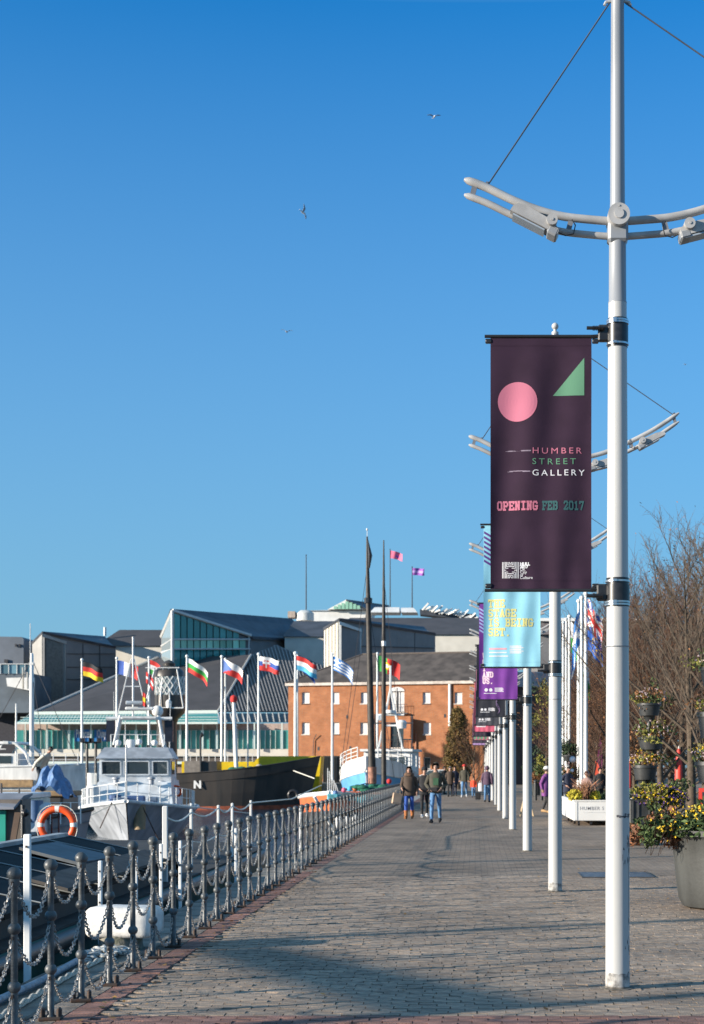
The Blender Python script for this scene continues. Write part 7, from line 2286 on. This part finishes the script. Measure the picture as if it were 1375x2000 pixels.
mb = MB(); shaft = J['hd']
mb.tube([shaft + Vector((-.07, .03, 0)), shaft + Vector((-.085, .0, -.14)), shaft + Vector((-.09, -.05, -.26))], [.035, .04, .02], 8); mb.tube([shaft + Vector((.07, .03, 0)), shaft + Vector((.085, .0, -.14)), shaft + Vector((.09, -.05, -.26))], [.035, .04, .02], 8); part('long_hair', mb, hair_b, o, 60)
gx = o.location + Vector((-.40, -.02, .66))
bag = thing('paper_bag', 'pale brown paper shopping bag carried low by the woman in the brown coat', 'bag', gx)
bag.rotation_euler = (0, R(9), R(20))
mb = MB(); mb.bbox((0, 0, 0), (.30, .12, .36), .012); part('bag_body', mb, mat('kraft paper', (.50, .36, .25), .8, var=.15), bag)
mb = MB(); mb.tube([(-.08, 0, .18), (-.07, 0, .27), (.07, 0, .27), (.08, 0, .18)], .008, 5); part('handle', mb, mat('kraft cord', (.4, .3, .2), .8), bag)
o, J, S = person(829, 51.8, 1.66, R(5), 'person in black coat, black trousers and white trainers between the pair in front', blackc, blackc, whites, hair_d, .7, 'pockets', hat=blackc, coat=.14)
person(879, 88, 1.70, 0, 'woman with pale hair and white scarf in dark coat in the far group', brown, blackc, blackc, hair_g, .6, 'swing', coat=.2, detail=False)
person(888, 90, 1.72, R(10), 'person in navy coat close beside the pale-haired woman', navy, navy, blackc, hair_b, .5, 'swing', coat=.25, detail=False)
person(907, 87, 1.80, R(-8), 'man with red cap, brown jacket and blue jeans walking with a child', olive, jean, whites, hair_b, .8, 'swing', hat=cloth('red cap', (.5, .04, .03)), coat=.1, detail=False)
person(925, 86, 1.12, R(-5), 'child in bright red-orange jacket and jeans beside the red-capped man', redc, jean, blackc, hair_d, .5, 'swing', coat=.05, detail=False)
o, J, S = person(951.5, 74, 1.72, R(176), 'person in dull purple jacket and jeans walking away carrying bags', purple_c, jean, blackc, hair_d, .6, 'swing', hood=purple_c, coat=.08, back=True, hips=1.1)
for (dx, z, m, nm, lab, sz) in ((-.33, .72, whitep, 'carrier_bag', 'white carrier bag in the left hand of the person walking away', (.18, .1, .42)), (-.45, .30, blackc, 'holdall', 'black holdall low beside the person walking away', (.26, .2, .34))):
    b_ = thing(nm, lab, 'bag', o.location + Vector((dx, -.05, z)))
    mb = MB(); mb.bbox((0, 0, 0), sz, .03); part('bag_body', mb, m, b_)
    mb = MB(); mb.tube([(-.05, 0, sz[2] / 2), (-.04, 0, sz[2] / 2 + .1), (.04, 0, sz[2] / 2 + .1), (.05, 0, sz[2] / 2)], .01, 5); part('handle', mb, m, b_)
person(1067, 57, 1.68, R(60), 'person in plum coat and pale hat mostly hidden by the second lamp post', plumc, blackc, cloth('tan shoes', (.4, .25, .12)), hair_b, .6, 'swing', hat=cloth('pale hat', (.5, .5, .5)), coat=.3, hips=1.1)
person(1109, 60, 1.70, R(30), 'white-haired person in navy coat with pink scarf behind the white trough', navy, blackc, blackc, hair_g, .2, 'pockets', coat=.2)
person(1146, 58, 1.52, R(-40), 'person with pinkish hood right of the white-haired one behind the trough', cloth('dusty pink', (.30, .20, .18)), blackc, blackc, hair_b, .2, 'pockets', hood=cloth('dusty hood', (.32, .22, .2)), coat=.1)
person(1172, 64, 1.66, R(20), 'person in black beside the coral feather banner', blackc, blackc, whites, hair_d, .4, 'swing', coat=.1)
for i, (px, d, c, lab) in enumerate(((1088, 100, blackc, 'dark-coated person standing beyond the second lamp post'), (1078, 104, redc, 'person in red seen in the gap right of the third lamp post'), (868, 96, blackc, 'dark-clad person half hidden behind the front man'))):
    person(px, d, 1.72, R(20 * i), lab, c, blackc, blackc, hair_d, .4, 'swing', coat=.15, detail=False)
# man bending over on the white vessel
o, J, S = person(76, 60, 1.70, R(70), 'man in blue overall with cream top bending forward on deck above the blue tarpaulin', cloth('cream shirt', (.62, .58, .48)), cloth('dark overalls', (.03, .04, .05)), blackc, hair_d, .8, 'swing', lean=.75, coat=-.02, z0=.78)
mb = MB(); q = o.location; dk = thing('work_pontoon', 'low brown work pontoon deck under the bending man', 'pontoon', (q.x, 60, 0))
mb.bbox((-.4, .2, .67), (3.4, 2.6, .2), .03); part('deck', mb, wood, dk)
for sx in (-1.6, .9):
    mb = MB(); mb.bbox((sx, .2, -.9), (.6, 2.4, 3.0), .1); part('float', mb, hullblack, dk)

# gulls
gw = mat('gull white', (.62, .62, .62), .7, var=.1); gg_ = mat('gull grey wing', (.22, .24, .27), .7, var=.1); gb = mat('gull beak', (.6, .35, .05), .5)
def gull(px, py, d, rot, flap, lab, span=1.25):
    o = thing('gull', lab, 'bird', P(px, py, d), 0, 'gulls in flight')
    o.rotation_euler = rot
    mb = MB(); mb.tube([(-.27, 0, .0), (-.18, 0, .0), (-.02, 0, -.01), (.13, 0, .0), (.19, 0, .02), (.24, 0, .02)], [.012, .05, .075, .06, .045, .02], 10); part('body', mb, gw, o, 60)
    mb = MB(); mb.tube([(.23, 0, .02), (.29, 0, .01)], [.014, .004], 6); part('beak', mb, gb, o, 60)
    mb = MB(); mb.slab([(-.22, -.03, .005), (-.40, -.07, .0), (-.40, .07, .0), (-.22, .03, .005)], (0, 0, -.01)); part('tail', mb, gw, o)
    for s_ in (-1, 1):
        pts = [(.06, .04, .02), (.12, .3, .05 + flap * .24), (.03, .62, .02 + flap * .28)]
        back_ = [(-.08, .04, .01), (-.07, .3, .03 + flap * .24), (-.05, .62, .02 + flap * .28)]
        mb = MB()
        top = [Vector((x, s_ * y * span / 1.25, z)) for x, y, z in pts] + [Vector((x, s_ * y * span / 1.25, z)) for x, y, z in reversed(back_)]
        a, b, c, d_, e, f = top
        mb.slab([a, b, e, f], (0, 0, -.014)); mb.slab([b, c, d_, e], (0, 0, -.010))
        part('wing', mb, gg_, o)
gull(592, 415, 105, (R(75), R(10), R(60)), .5, 'gull banking with one wing up in the middle of the sky', 1.2)
gull(848, 228, 135, (R(6), 0, R(-70)), .45, 'highest gull, gliding with wings spread in the upper sky')
gull(560, 648, 150, (R(8), 0, R(80)), .55, 'lowest gull gliding left of the purple banner')
gull(1338, 712, 300, (R(20), 0, R(30)), .5, 'tiny distant gull at the right side of the sky')
